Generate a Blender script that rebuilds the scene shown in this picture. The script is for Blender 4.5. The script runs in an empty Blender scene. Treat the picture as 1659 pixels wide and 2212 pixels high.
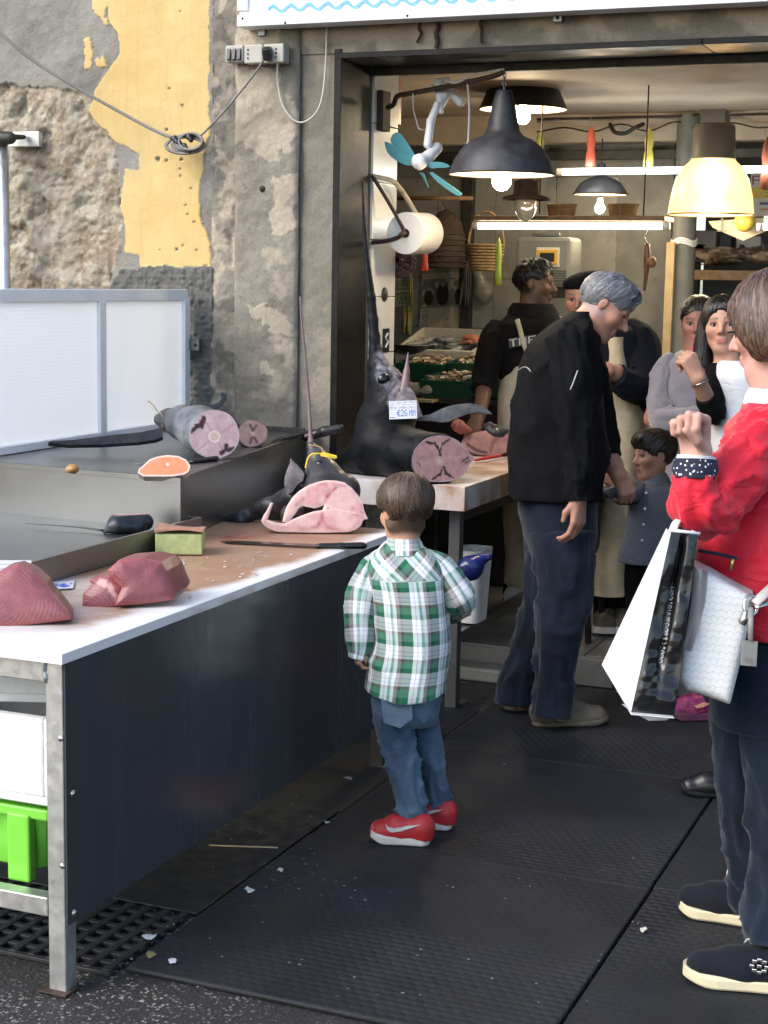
import bpy, bmesh, math, random
import numpy as np
from mathutils import Vector, Matrix, kdtree
random.seed(7)
rng = np.random.default_rng(7)
S = bpy.context.scene
COL = S.collection

# ------------------------------------------------------------------ camera
# The street frame: X runs along the shop front, Y goes into the shop, Z is up (metres).
FOC, CX, CY, CAMZ = 3450.0, 829.5, 1106.0, 1.62
def _u(v): return v / np.linalg.norm(v)
_yc = _u(np.array([2267 - CX, -(629 - CY), -FOC]))
_xc = _u(-np.array([-7500 - CX, -(455 - CY), -FOC]))
_xc = _u(_xc - _yc * _xc.dot(_yc))
CAMR = np.array([_xc, _yc, np.cross(_xc, _yc)])      # camera axes -> street axes
cam = bpy.data.cameras.new('camera'); camo = bpy.data.objects.new('camera', cam); COL.objects.link(camo)
cam.sensor_fit = 'VERTICAL'; cam.sensor_height = 36.0; cam.lens = 36.0 * FOC / 2212.0
cam.clip_start = 0.05; cam.clip_end = 500
mw = Matrix.Identity(4)
for i in range(3):
    for j in range(3): mw[i][j] = CAMR[i][j]
mw[2][3] = CAMZ
camo.matrix_world = mw
S.camera = camo

# ------------------------------------------------------------------ world, sun, exposure
SUN_AZ, SUN_EL = math.radians(231), math.radians(39)    # direction towards the sun, azimuth from +X ccw
w = bpy.data.worlds.new('World'); S.world = w; w.use_nodes = True
nt = w.node_tree
sky = nt.nodes.new('ShaderNodeTexSky'); sky.sky_type = 'NISHITA'; sky.sun_disc = False
sky.sun_elevation = SUN_EL; sky.sun_rotation = math.radians(90) - SUN_AZ
sky.air_density = 1.0; sky.dust_density = 1.6; sky.ozone_density = 0.7
nt.links.new(sky.outputs[0], nt.nodes['Background'].inputs[0])
nt.nodes['Background'].inputs[1].default_value = 0.15
sl = bpy.data.lights.new('sun', 'SUN'); so = bpy.data.objects.new('sun', sl); COL.objects.link(so)
sl.energy = 1.05; sl.angle = math.radians(40); sl.color = (1.0, 0.97, 0.93)
sd = Vector((math.cos(SUN_EL) * math.cos(SUN_AZ), math.cos(SUN_EL) * math.sin(SUN_AZ), math.sin(SUN_EL)))
so.rotation_euler = sd.to_track_quat('Z', 'Y').to_euler(); so.location = (-3, -3, 8)
S.view_settings.view_transform = 'Standard'; S.view_settings.look = 'None'
S.view_settings.exposure = 1.27; S.view_settings.gamma = 1.0
S.render.engine = 'CYCLES'
S.cycles.use_denoising = True; S.cycles.use_adaptive_sampling = True; S.cycles.adaptive_threshold = 0.03
S.cycles.max_bounces = 6; S.cycles.diffuse_bounces = 3; S.cycles.glossy_bounces = 3
S.cycles.transmission_bounces = 6; S.cycles.transparent_max_bounces = 8
S.cycles.sample_clamp_indirect = 6.0; S.cycles.caustics_reflective = False; S.cycles.caustics_refractive = False

# ------------------------------------------------------------------ survey helpers: sight lines of the photograph met with planes of the street
O = np.array([0, 0, CAMZ])
def ray(x, y): return CAMR @ np.array([(x - CX) / FOC, -(y - CY) / FOC, -1.0])
def P(x, y, X=None, Y=None, Z=None):
    r = ray(x, y)
    t = (X - O[0]) / r[0] if X is not None else (Y - O[1]) / r[1] if Y is not None else (Z - O[2]) / r[2]
    return O + r * t
def C(x, y, d): return O + ray(x, y) * d             # at distance d along the lens axis
def V(r, u, b=0.0): return CAMR @ np.array([r, u, b], float)
def depth(p): return float((CAMR.T @ (np.asarray(p) - O))[2] * -1)
def PIX(p):
    c = (np.asarray(p) - O) @ CAMR
    return CX + FOC * c[..., 0] / -c[..., 2], CY - FOC * c[..., 1] / -c[..., 2]
RIGHT = _u(V(1, 0) * np.array([1, 1, 0])); AWAY = np.array([-RIGHT[1], RIGHT[0], 0.0]); UP = np.array([0, 0, 1.0])

# ------------------------------------------------------------------ noise
def _hash(i, j, k, s):
    n = (i * 374761393 + j * 668265263 + k * 2147483647 + s * 974634221) & 0xffffffff
    n = ((n ^ (n >> 13)) * 1274126177) & 0xffffffff
    return ((n ^ (n >> 16)) & 0xffff) / 65535.0
def vn(p, sc=1.0, seed=0):
    p = np.asarray(p, float) * sc
    i = np.floor(p).astype(np.int64); f = p - i; f = f * f * (3 - 2 * f)
    r = 0
    for a in (0, 1):
        for b in (0, 1):
            for c in (0, 1):
                wgt = (f[..., 0] if a else 1 - f[..., 0]) * (f[..., 1] if b else 1 - f[..., 1]) * (f[..., 2] if c else 1 - f[..., 2])
                r = r + wgt * _hash(i[..., 0] + a, i[..., 1] + b, i[..., 2] + c, seed)
    return r * 2 - 1
def fbm(p, sc=1.0, seed=0, o=4):
    r = 0; a = 1.0
    for k in range(o): r = r + a * vn(p, sc * 2 ** k, seed + k); a *= 0.5
    return r
def smooth(a, b, x): t = np.clip((x - a) / (b - a), 0, 1); return t * t * (3 - 2 * t)

# ------------------------------------------------------------------ objects
def tag(o, label=None, cat=None, group=None, kind=None):
    for k, v in (('label', label), ('category', cat), ('group', group), ('kind', kind)):
        if v: o[k] = v
    return o
def thing(name, loc, label, cat, group=None):
    o = bpy.data.objects.new(name, None); COL.objects.link(o); o.location = [float(v) for v in loc]
    o.empty_display_size = 0.05
    return tag(o, label, cat, group)
def wloc(o):
    v = Vector(o.location)
    while o.parent: o = o.parent; v = v + Vector(o.location)
    return v
def link(name, me, mat=None, parent=None, base=None):
    """world-space mesh -> object with its origin at its base, parented by location only"""
    o = bpy.data.objects.new(name, me); COL.objects.link(o)
    if mat is not None and not me.materials: me.materials.append(mat)
    n = len(me.vertices)
    if base is None and n:
        a = np.empty(n * 3, np.float32); me.vertices.foreach_get('co', a); a = a.reshape(-1, 3)
        lo, hi = a.min(0), a.max(0); base = ((lo[0] + hi[0]) / 2, (lo[1] + hi[1]) / 2, lo[2])
    base = Vector([float(v) for v in base])
    me.transform(Matrix.Translation(-base))
    o.location = base
    if parent is not None: o.parent = parent; o.location = base - wloc(parent)
    return o
def mesh(name, v, f, mat=None, parent=None, sm=True, uv=None, col=None, label=None, cat=None, group=None, kind=None, fm=None, mats=None):
    me = bpy.data.meshes.new(name)
    v = np.asarray(v, float)
    me.from_pydata(v.tolist(), [], f if isinstance(f, list) else f.tolist())
    if uv is not None:
        a = me.attributes.new('cuv', 'FLOAT_VECTOR', 'POINT')
        u = np.zeros((len(v), 3), np.float32); u[:, :np.asarray(uv).shape[1]] = uv
        a.data.foreach_set('vector', u.ravel())
    if col is not None:
        a = me.color_attributes.new('Col', 'FLOAT_COLOR', 'POINT')
        c = np.ones((len(v), 4), np.float32); c[:, :3] = col
        a.data.foreach_set('color', c.ravel())
    if mats:
        for m in mats: me.materials.append(m)
    if fm is not None: me.polygons.foreach_set('material_index', np.asarray(fm, np.int32))
    if sm: me.polygons.foreach_set('use_smooth', [True] * len(me.polygons))
    me.update()
    return tag(link(name, me, mat, parent), label, cat, group, kind)

class MB:
    """collects faces of one piece"""
    def __init__(s): s.v = []; s.f = []
    def add(s, v, f):
        b = len(s.v); s.v += [tuple(map(float, q)) for q in v]; s.f += [tuple(b + i for i in q) for q in f]; return s
    def box(s, c, d, R=None, ch=0.0):
        """box centre c, size d, rotation R, chamfer ch"""
        hx, hy, hz = [q / 2 for q in d]
        if ch <= 0:
            v = np.array([(x, y, z) for x in (-hx, hx) for y in (-hy, hy) for z in (-hz, hz)])
            f = [(0, 1, 3, 2), (4, 6, 7, 5), (0, 4, 5, 1), (2, 3, 7, 6), (0, 2, 6, 4), (1, 5, 7, 3)]
        else:
            bm = bmesh.new(); bmesh.ops.create_cube(bm, size=1.0)
            for q in bm.verts: q.co = Vector((q.co.x * d[0], q.co.y * d[1], q.co.z * d[2]))
            bmesh.ops.bevel(bm, geom=list(bm.edges), offset=ch, segments=2, affect='EDGES', profile=0.5)
            bm.verts.ensure_lookup_table()
            v = np.array([q.co[:] for q in bm.verts]); f = [tuple(q.index for q in p.verts) for p in bm.faces]; bm.free()
        if R is not None: v = v @ np.asarray(R).T
        return s.add(v + np.asarray(c, float), f)
    def tube(s, pts, r, n=10, cap=True, flat=1.0):
        v, f = tube(pts, r, n, cap, flat)[:2]; return s.add(v, f)
    def lathe(s, c, prof, n=32, ax=None, cap=False):
        v, f = lathe(c, prof, n, ax, cap); return s.add(v, f)
    def out(s, name, mat, parent=None, sm=False, **k): return mesh(name, s.v, s.f, mat, parent, sm, **k)

def frame(z, x=None):
    z = _u(np.asarray(z, float))
    x = np.array([1.0, 0, 0]) if x is None else np.asarray(x, float)
    if abs(z.dot(_u(x))) > 0.95: x = np.array([0, 1.0, 0])
    x = _u(x - z * x.dot(z)); return np.stack([x, np.cross(z, x), z], 1)
def spline(pts, sub=6):
    p = np.asarray(pts, float); n = len(p)
    if n < 3: t = np.linspace(0, 1, sub + 1)[:, None]; return p[0] * (1 - t) + p[-1] * t
    q = np.vstack([2 * p[0] - p[1], p, 2 * p[-1] - p[-2]]); o = []
    for i in range(n - 1):
        a, b, c, d = q[i:i + 4]
        for t in np.arange(sub) / sub:
            o.append(0.5 * (2 * b + (c - a) * t + (2 * a - 5 * b + 4 * c - d) * t * t + (3 * b - a - 3 * c + d) * t ** 3))
    o.append(p[-1]); return np.array(o)
def tube(pts, r, n=10, cap=True, flat=1.0, up=None):
    p = np.asarray(pts, float); m = len(p)
    r = np.full(m, r) if np.isscalar(r) else np.asarray(r, float)
    t = np.gradient(p, axis=0); t /= np.maximum(np.linalg.norm(t, axis=1, keepdims=True), 1e-9)
    x = frame(t[0], up)[:, 0]; v = []; uv = []
    ang = np.linspace(0, 2 * np.pi, n, endpoint=False); ln = 0
    for i in range(m):
        x = _u(x - t[i] * x.dot(t[i])); y = np.cross(t[i], x)
        if i: ln += np.linalg.norm(p[i] - p[i - 1])
        v.append(p[i] + r[i] * (np.outer(np.cos(ang), x) + flat * np.outer(np.sin(ang), y)))
        uv.append(np.stack([(ang - np.pi) * r.mean(), np.full(n, ln)], 1))
    f = [(i * n + j, i * n + (j + 1) % n, (i + 1) * n + (j + 1) % n, (i + 1) * n + j) for i in range(m - 1) for j in range(n)]
    v = np.vstack(v); uv = np.vstack(uv)
    if cap: f += [tuple(range(n - 1, -1, -1)), tuple(range((m - 1) * n, m * n))]
    return v, f, uv
def lathe(c, prof, n=32, ax=None, cap=False):
    R = frame(ax) if ax is not None else np.eye(3)
    a = np.linspace(0, 2 * np.pi, n, endpoint=False); v = []
    for r, z in prof: v.append(np.stack([r * np.cos(a), r * np.sin(a), np.full(n, z)], 1))
    m = len(prof); v = np.vstack(v) @ R.T + np.asarray(c, float)
    f = [(i * n + j, i * n + (j + 1) % n, (i + 1) * n + (j + 1) % n, (i + 1) * n + j) for i in range(m - 1) for j in range(n)]
    if cap: f += [tuple(range(n - 1, -1, -1)), tuple(range((m - 1) * n, m * n))]
    return v, f
def rings(rs, cap=True):
    n = len(rs[0]); m = len(rs)
    f = [(i * n + j, i * n + (j + 1) % n, (i + 1) * n + (j + 1) % n, (i + 1) * n + j) for i in range(m - 1) for j in range(n)]
    if cap: f += [tuple(range(n - 1, -1, -1)), tuple(range((m - 1) * n, m * n))]
    return np.vstack(rs), f
def prism(poly, vec):
    """closed polygon (3-D points, in order) extruded by vec"""
    p = np.asarray(poly, float); n = len(p); v = np.vstack([p, p + np.asarray(vec, float)])
    return v, [tuple(range(n - 1, -1, -1)), tuple(range(n, 2 * n))] + [(i, (i + 1) % n, n + (i + 1) % n, n + i) for i in range(n)]
def normals(v, f):
    n = np.zeros_like(v)
    for q in f:
        a, b, c = v[q[0]], v[q[1]], v[q[2]]
        nn = np.cross(b - a, c - a)
        for i in q: n[i] += nn
    return n / np.maximum(np.linalg.norm(n, axis=1, keepdims=True), 1e-12)
def inpoly(px, py, poly):
    r = np.zeros(np.shape(px), bool); n = len(poly)
    for i in range(n):
        x1, y1 = poly[i]; x2, y2 = poly[(i + 1) % n]
        c = ((y1 > py) != (y2 > py)) & (px < (x2 - x1) * (py - y1) / ((y2 - y1) if y2 != y1 else 1e-9) + x1)
        r ^= c
    return r
def segd(px, py, pts):
    d = np.full(np.shape(px), 1e9)
    for (x1, y1), (x2, y2) in zip(pts[:-1], pts[1:]):
        l = (x2 - x1) ** 2 + (y2 - y1) ** 2 + 1e-12
        t = np.clip(((px - x1) * (x2 - x1) + (py - y1) * (y2 - y1)) / l, 0, 1)
        d = np.minimum(d, np.hypot(px - x1 - t * (x2 - x1), py - y1 - t * (y2 - y1)))
    return d

# ------------------------------------------------------------------ implicit surfaces
class Field:
    def __init__(s, h): s.h = h; s.q = []; s.post = []
    def grid(s):
        lo = np.min([q[0] for q in s.q if not q[4]], 0); hi = np.max([q[1] for q in s.q if not q[4]], 0)
        s.lo = lo - 4 * s.h; s.n = np.ceil((hi + 4 * s.h - s.lo) / s.h).astype(int) + 1
        s.d = np.full(s.n, 0.2, np.float32)
        for q in s.q: s._op(*q)
        for p_ in s.post: p_()
    def _sub(s, lo, hi):
        a = np.clip(np.floor((lo - s.lo) / s.h).astype(int), 0, s.n); b = np.clip(np.ceil((hi - s.lo) / s.h).astype(int) + 1, 0, s.n)
        if np.any(b <= a): return None
        sl = tuple(slice(i, j) for i, j in zip(a, b))
        g = [s.lo[i] + s.h * np.arange(a[i], b[i]) for i in range(3)]
        return sl, np.stack(np.meshgrid(*g, indexing='ij'), -1)
    def op(s, lo, hi, fn, k, cut=False): s.q.append((lo, hi, fn, k, cut))
    def _op(s, lo, hi, fn, k, cut):
        m = k + 2.5 * s.h; q = s._sub(np.asarray(lo) - m, np.asarray(hi) + m)
        if q is None: return
        sl, g = q; b = fn(g); a = s.d[sl]
        if cut:
            h = np.maximum(k - np.abs(a + b), 0) / max(k, 1e-9); s.d[sl] = np.maximum(a, -b) + h * h * k / 4
        else:
            h = np.maximum(k - np.abs(a - b), 0) / max(k, 1e-9); s.d[sl] = np.minimum(a, b) - h * h * k / 4
    def cone(s, a, b, ra, rb, k=0.02, cut=False):
        a = np.asarray(a, float); b = np.asarray(b, float); ba = b - a; L = max(ba.dot(ba), 1e-12)
        def fn(g):
            t = np.clip((g - a) @ ba / L, 0, 1); return np.linalg.norm(g - a - t[..., None] * ba, axis=-1) - (ra + (rb - ra) * t)
        s.op(np.minimum(a - ra, b - rb), np.maximum(a + ra, b + rb), fn, k, cut); return s
    def ell(s, c, r, R=None, k=0.02, cut=False):
        c = np.asarray(c, float); r = np.asarray(r, float); R = np.eye(3) if R is None else np.asarray(R)
        def fn(g):
            q = (g - c) @ R; k0 = np.linalg.norm(q / r, axis=-1); k1 = np.linalg.norm(q / (r * r), axis=-1)
            return k0 * (k0 - 1) / np.maximum(k1, 1e-6)
        e = np.sqrt((np.asarray(R) ** 2) @ (r * r)); s.op(c - e, c + e, fn, k, cut); return s
    def rbox(s, c, hs, rr, R=None, k=0.01, cut=False):
        c = np.asarray(c, float); hs = np.asarray(hs, float) - rr; R = np.eye(3) if R is None else np.asarray(R)
        def fn(g):
            q = np.abs((g - c) @ R) - hs
            return np.linalg.norm(np.maximum(q, 0), axis=-1) + np.minimum(q.max(-1), 0) - rr
        e = np.abs(R) @ (hs + rr); s.op(c - e, c + e, fn, k, cut); return s
    def half(s, p, n, amp=0.0):
        """keep only the side behind the plane through p with normal n"""
        n = _u(np.asarray(n, float))
        def run():
            g = s._sub(s.lo, s.lo + s.h * s.n)[1]; s.d = np.maximum(s.d, ((g - np.asarray(p)) @ n + (amp * vn(g, 55, 3) if amp else 0)).astype(np.float32))
        s.post.append(run); return s
    def warp(s, fn):
        def run():
            m = np.abs(s.d) < 0.03; i = np.argwhere(m); s.d[m] += fn(s.lo + s.h * i).astype(np.float32)
        s.post.append(run); return s
    def surf(s):
        s.grid(); d = s.d; ins = d < 0
        c = np.zeros(tuple(s.n - 1), np.int8)
        sl = [slice(None, -1), slice(1, None)]
        for i in (0, 1):
            for j in (0, 1):
                for k in (0, 1): c += ins[sl[i], sl[j], sl[k]]
        act = np.argwhere((c > 0) & (c < 8)); idx = np.full(c.shape, -1, np.int32); idx[tuple(act.T)] = np.arange(len(act))
        cs = [(i, j, k) for i in (0, 1) for j in (0, 1) for k in (0, 1)]
        val = np.stack([d[tuple((act + q).T)] for q in cs], 1)
        acc = np.zeros((len(act), 3)); cnt = np.zeros(len(act))
        for e0, e1 in [(0, 4), (1, 5), (2, 6), (3, 7), (0, 2), (1, 3), (4, 6), (5, 7), (0, 1), (2, 3), (4, 5), (6, 7)]:
            a, b = val[:, e0], val[:, e1]; m = (a < 0) != (b < 0)
            t = np.where(m, a / np.where(m, a - b, 1), 0)[:, None]
            acc += np.where(m[:, None], np.array(cs[e0]) * (1 - t) + np.array(cs[e1]) * t, 0); cnt += m
        v = s.lo + s.h * (act + acc / cnt[:, None]); F = []
        for ax in range(3):
            o1, o2 = [(1, 2), (2, 0), (0, 1)][ax]
            A = [slice(1, -1)] * 3; B = [slice(1, -1)] * 3; A[ax] = slice(0, -1); B[ax] = slice(1, None)
            x, y = ins[tuple(A)], ins[tuple(B)]
            e = np.argwhere(x != y); flip = x[tuple(e.T)]
            off = np.ones(3, int); off[ax] = 0; e = e + off
            u1 = np.zeros(3, int); u1[o1] = 1; u2 = np.zeros(3, int); u2[o2] = 1
            q = np.stack([idx[tuple((e - u1 - u2).T)], idx[tuple((e - u2).T)], idx[tuple(e.T)], idx[tuple((e - u1).T)]], 1)
            q[~flip] = q[~flip][:, ::-1]; F.append(q)
        return v, np.vstack(F)
# ------------------------------------------------------------------ materials
def rgb(r, g, b):
    f = lambda c: (c / 255 / 12.92) if c / 255 <= 0.04045 else ((c / 255 + 0.055) / 1.055) ** 2.4
    return (f(r), f(g), f(b), 1.0)
class G:
    def __init__(s, name):
        s.m = bpy.data.materials.new(name); s.m.use_nodes = True; s.t = s.m.node_tree; s.b = s.t.nodes['Principled BSDF']
    def n(s, ty, props=None, **inp):
        n = s.t.nodes.new('ShaderNode' + ty)
        for k, v in (props or {}).items(): setattr(n, k, v)
        for k, v in inp.items():
            k = k.replace('_', ' ') if not k.startswith('i_') else int(k[2:])
            s.set(n.inputs[k], v)
        return n
    def set(s, sock, v):
        if isinstance(v, bpy.types.NodeSocket): s.t.links.new(v, sock)
        else: sock.default_value = v
    def p(s, **k):
        for a, v in k.items(): s.set(s.b.inputs[a.replace('_', ' ')], v)
        return s
    def obj(s, sc=None):
        c = s.n('TexCoord').outputs['Object']
        return s.n('Mapping', Vector=c, Scale=sc).outputs[0] if sc else c
    def attr(s, a='Col', out='Color'): return s.n('Attribute', {'attribute_name': a}).outputs[out]
    def noise(s, sc=5, de=4, ro=0.6, vec=None, out='Fac', dist=0.0):
        return s.n('TexNoise', Vector=vec if vec is not None else s.obj(), Scale=sc, Detail=de, Roughness=ro, Distortion=dist).outputs[out]
    def vor(s, sc=5, vec=None, out='Distance', feat='F1'):
        return s.n('TexVoronoi', {'feature': feat}, Vector=vec if vec is not None else s.obj(), Scale=sc).outputs[out]
    def ramp(s, fac, st, interp='LINEAR'):
        n = s.n('ValToRGB', Fac=fac); e = n.color_ramp.elements; n.color_ramp.interpolation = interp
        while len(e) < len(st): e.new(0.5)
        for q, (pos, c) in zip(e, st):
            q.position = pos; q.color = c if not np.isscalar(c) else (c, c, c, 1)
        return n.outputs['Color']
    def mix(s, fac, a, b, mode='MIX'):
        n = s.n('Mix', {'data_type': 'RGBA', 'blend_type': mode})
        s.set(n.inputs[0], fac); s.set(n.inputs[6], a); s.set(n.inputs[7], b); return n.outputs[2]
    def math(s, op, a, b=0.0, cl=False):
        n = s.n('Math', {'operation': op, 'use_clamp': cl}); s.set(n.inputs[0], a); s.set(n.inputs[1], b); return n.outputs[0]
    def sep(s, v): return s.n('SeparateXYZ', Vector=v).outputs
    def bump(s, h, st=0.3, d=0.01): 
        n = s.n('Bump', Height=h, Strength=st, Distance=d); s.t.links.new(n.outputs[0], s.b.inputs['Normal']); return n.outputs[0]
def mat(name, c, rough=0.6, metal=0.0, var=0.12, vs=6.0, bump=0.0, bs=80.0, spec=0.5, vc=False, coat=0.0, sheen=0.0, emit=0.0, ec=None, sub=0.0, dirt=None, trans=0.0, alpha=1.0, rv=0.0):
    g = G(name); c = tuple(c) if len(c) == 4 else tuple(c) + (1,)
    base = c
    if vc: base = g.attr('Col')
    f = g.noise(vs, 5, 0.65)
    lo = tuple(max(0, 1 - var * 1.6) for _ in range(3)) + (1,); hi = tuple(1 + var * 0.9 for _ in range(3)) + (1,)
    col = g.mix(1.0, base, g.ramp(f, [(0.3, lo), (0.7, hi)]), 'MULTIPLY')
    if dirt:
        dc, amt, ds = dirt
        col = g.mix(g.ramp(g.noise(ds, 6, 0.7), [(0.62 - amt * 0.3, 0), (0.82 - amt * 0.3, min(1, 0.4 + amt))]), col, dc)
    g.p(Base_Color=col, Roughness=rough, Metallic=metal, Specular_IOR_Level=spec)
    if rv: g.p(Roughness=g.ramp(g.noise(vs * 2.3, 4), [(0.3, max(0.02, rough - rv)), (0.7, min(1, rough + rv))]))
    if coat: g.p(Coat_Weight=coat, Coat_Roughness=0.08)
    if sheen: g.p(Sheen_Weight=sheen, Sheen_Roughness=0.5)
    if emit: g.p(Emission_Color=ec or c, Emission_Strength=emit)
    if sub: g.p(Subsurface_Weight=sub, Subsurface_Radius=(0.02, 0.008, 0.005), Subsurface_Scale=0.5)
    if trans: g.p(Transmission_Weight=trans)
    if alpha < 1: g.p(Alpha=alpha)
    if bump: g.bump(g.noise(bs, 6, 0.6), bump, 0.004)
    return g.m
M = {}
M['white_paint'] = mat('white_paint', (0.84, 0.85, 0.86), 0.4, var=0.05, bump=0.05)
M['alu'] = mat('aluminium', (0.62, 0.62, 0.60), 0.38, 0.85, var=0.12, vs=14, bump=0.06, bs=30, rv=0.12, dirt=((0.35, 0.32, 0.27, 1), 0.12, 9))
M['steel'] = mat('steel', (0.21, 0.218, 0.222), 0.36, 0.95, var=0.05, vs=2.5, rv=0.03)
M['iron'] = mat('iron', (0.05, 0.047, 0.043), 0.55, 0.5, var=0.3, vs=30, bump=0.2, bs=90)
M['rust'] = mat('rust', (0.06, 0.036, 0.025), 0.75, 0.2, var=0.4, vs=40, bump=0.3, bs=120)
M['black_plastic'] = mat('black_plastic', (0.012, 0.012, 0.013), 0.35, var=0.1)
M['white_plastic'] = mat('white_plastic', (0.82, 0.82, 0.82), 0.4, var=0.04)
M['cable_grey'] = mat('cable_grey', (0.2, 0.19, 0.175), 0.6, var=0.1)
M['cable_white'] = mat('cable_white', (0.55, 0.53, 0.48), 0.55)
M['styro'] = mat('styrofoam', (0.8, 0.8, 0.77), 0.8, var=0.06, vs=25, bump=0.18, bs=220, dirt=((0.45, 0.42, 0.34, 1), 0.06, 6))
M['styro_dim'] = mat('styrofoam_used', (0.62, 0.57, 0.46), 0.8, var=0.1, vs=25, bump=0.15, bs=220)
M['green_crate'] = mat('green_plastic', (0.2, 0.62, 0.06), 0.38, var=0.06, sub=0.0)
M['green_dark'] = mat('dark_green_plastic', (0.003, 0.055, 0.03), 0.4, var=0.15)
M['denim'] = None
def fabric(name, c, var=0.15, sheen=0.1, bump=0.5, bs=240, rough=0.85, wr=0.35, spec=0.2):
    g = G(name); c = tuple(c) + (1,)
    f = g.noise(7, 5, 0.6)
    col = g.mix(1.0, c, g.ramp(f, [(0.3, 1 - var), (0.7, 1 + var)]), 'MULTIPLY')
    g.p(Base_Color=col, Roughness=rough, Sheen_Weight=sheen, Specular_IOR_Level=spec)
    h = g.math('ADD', g.math('MULTIPLY', g.noise(bs, 3), 0.15), g.math('MULTIPLY', g.noise(16, 4, 0.55, g.obj((1, 1, 1.9)), dist=0.7), wr * 3))
    g.bump(h, bump, 0.01); return g.m
def denim(name, c, fade, c2=None):
    g = G(name); v = g.attr('cuv', 'Vector')
    f = g.noise(5, 5, 0.6)
    col = g.mix(g.ramp(f, [(0.36, 0), (0.68, 1)]), tuple(c) + (1,), tuple(fade) + (1,))
    fine = g.noise(1, 2, 0.5, g.n('Mapping', Vector=v, Scale=(900, 120, 1)).outputs[0])
    col = g.mix(1.0, col, g.ramp(fine, [(0.3, 0.72), (0.7, 1.22)]), 'MULTIPLY')
    g.p(Base_Color=col, Roughness=0.9, Sheen_Weight=0.15, Specular_IOR_Level=0.2)
    h = g.math('ADD', g.math('MULTIPLY', fine, 0.12), g.noise(20, 3, 0.55, g.obj((1, 1, 2.2)), dist=0.5))
    g.bump(h, 0.28, 0.012); return g.m
M['denim_boy'] = denim('blue_denim', (0.028, 0.055, 0.10), (0.115, 0.18, 0.26))
M['denim_dark'] = denim('dark_denim', (0.004, 0.007, 0.014), (0.010, 0.016, 0.030))
M['denim_navy'] = denim('navy_denim', (0.005, 0.009, 0.018), (0.011, 0.020, 0.036))
M['black_cloth'] = fabric('black_cloth', (0.0035, 0.0038, 0.0045), sheen=0.0, spec=0.12, bump=0.5)
M['black_trouser'] = fabric('black_trousers', (0.004, 0.004, 0.005), sheen=0.0, spec=0.1)
M['hoodie'] = fabric('charcoal_hoodie', (0.007, 0.0065, 0.0065), sheen=0.02, spec=0.12)
M['navy_cloth'] = fabric('navy_cloth', (0.0045, 0.006, 0.011), sheen=0.02, spec=0.12)
M['apron'] = fabric('cream_apron', (0.5, 0.44, 0.33), var=0.12, sheen=0.05)
M['apron2'] = fabric('stained_apron', (0.47, 0.39, 0.26), var=0.25, sheen=0.05)
M['fleece'] = fabric('lilac_grey_fleece', (0.17, 0.16, 0.19), sheen=0.5, bs=400)
M['pink'] = fabric('pink_cloth', (0.45, 0.06, 0.12))
M['white_shirt'] = fabric('white_shirt', (0.62, 0.63, 0.65), var=0.05)
M['white_cloth'] = fabric('white_tee', (0.62, 0.62, 0.63), var=0.05)
M['red_jacket'] = fabric('red_jacket', (0.56, 0.012, 0.03), var=0.1, sheen=0.15, rough=0.5, bump=0.5, wr=0.5)
M['red_shoe'] = mat('red_leather', (0.42, 0.02, 0.022), 0.5, var=0.1, bump=0.1)
M['white_rubber'] = mat('white_rubber', (0.62, 0.59, 0.55), 0.6, var=0.1, vs=30)
M['cream_rubber'] = mat('cream_rubber', (0.66, 0.58, 0.38), 0.6, var=0.08)
M['suede'] = mat('worn_suede', (0.13, 0.105, 0.075), 0.95, var=0.25, vs=25, bump=0.2)
M['navy_shoe'] = fabric('navy_canvas', (0.006, 0.007, 0.013), bump=0.15)
M['lace'] = mat('grey_lace', (0.45, 0.45, 0.45), 0.8)
M['silver'] = mat('silver', (0.6, 0.58, 0.55), 0.25, 1.0)
M['gold'] = mat('gold', (0.6, 0.4, 0.15), 0.3, 1.0)
# rubber, asphalt, stone
def asphalt():
    g = G('asphalt'); o = g.obj()
    wv_ = g.n('VectorMath', {'operation': 'ADD'}, i_0=o, i_1=g.n('VectorMath', {'operation': 'SCALE'}, i_0=g.noise(70, 3, 0.6, None, 'Color'), Scale=0.018).outputs[0]).outputs[0]
    sp = g.vor(105, wv_, 'Color'); d = g.vor(105, wv_)
    pick = g.sep(sp)
    stone = g.math('MULTIPLY', g.math('GREATER_THAN', pick[0], 0.62), g.math('LESS_THAN', d, 0.42))
    base = g.mix(g.noise(2.5, 5), (0.010, 0.010, 0.010, 1), (0.030, 0.027, 0.025, 1))
    fines = g.noise(130, 3)
    base = g.mix(1.0, base, g.ramp(fines, [(0.3, 0.5), (0.7, 1.5)]), 'MULTIPLY')
    sc = g.mix(pick[1], (0.10, 0.085, 0.075, 1), (0.42, 0.37, 0.33, 1))
    wear = g.ramp(g.noise(3.2, 4), [(0.42, 0.1), (0.62, 1)])
    g.p(Base_Color=g.mix(g.math('MULTIPLY', stone, wear), base, sc), Roughness=0.7)
    g.bump(g.math('SUBTRACT', g.noise(90, 4), g.math('MULTIPLY', d, 0.6)), 0.6, 0.006); return g.m
M['asphalt'] = asphalt()
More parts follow.
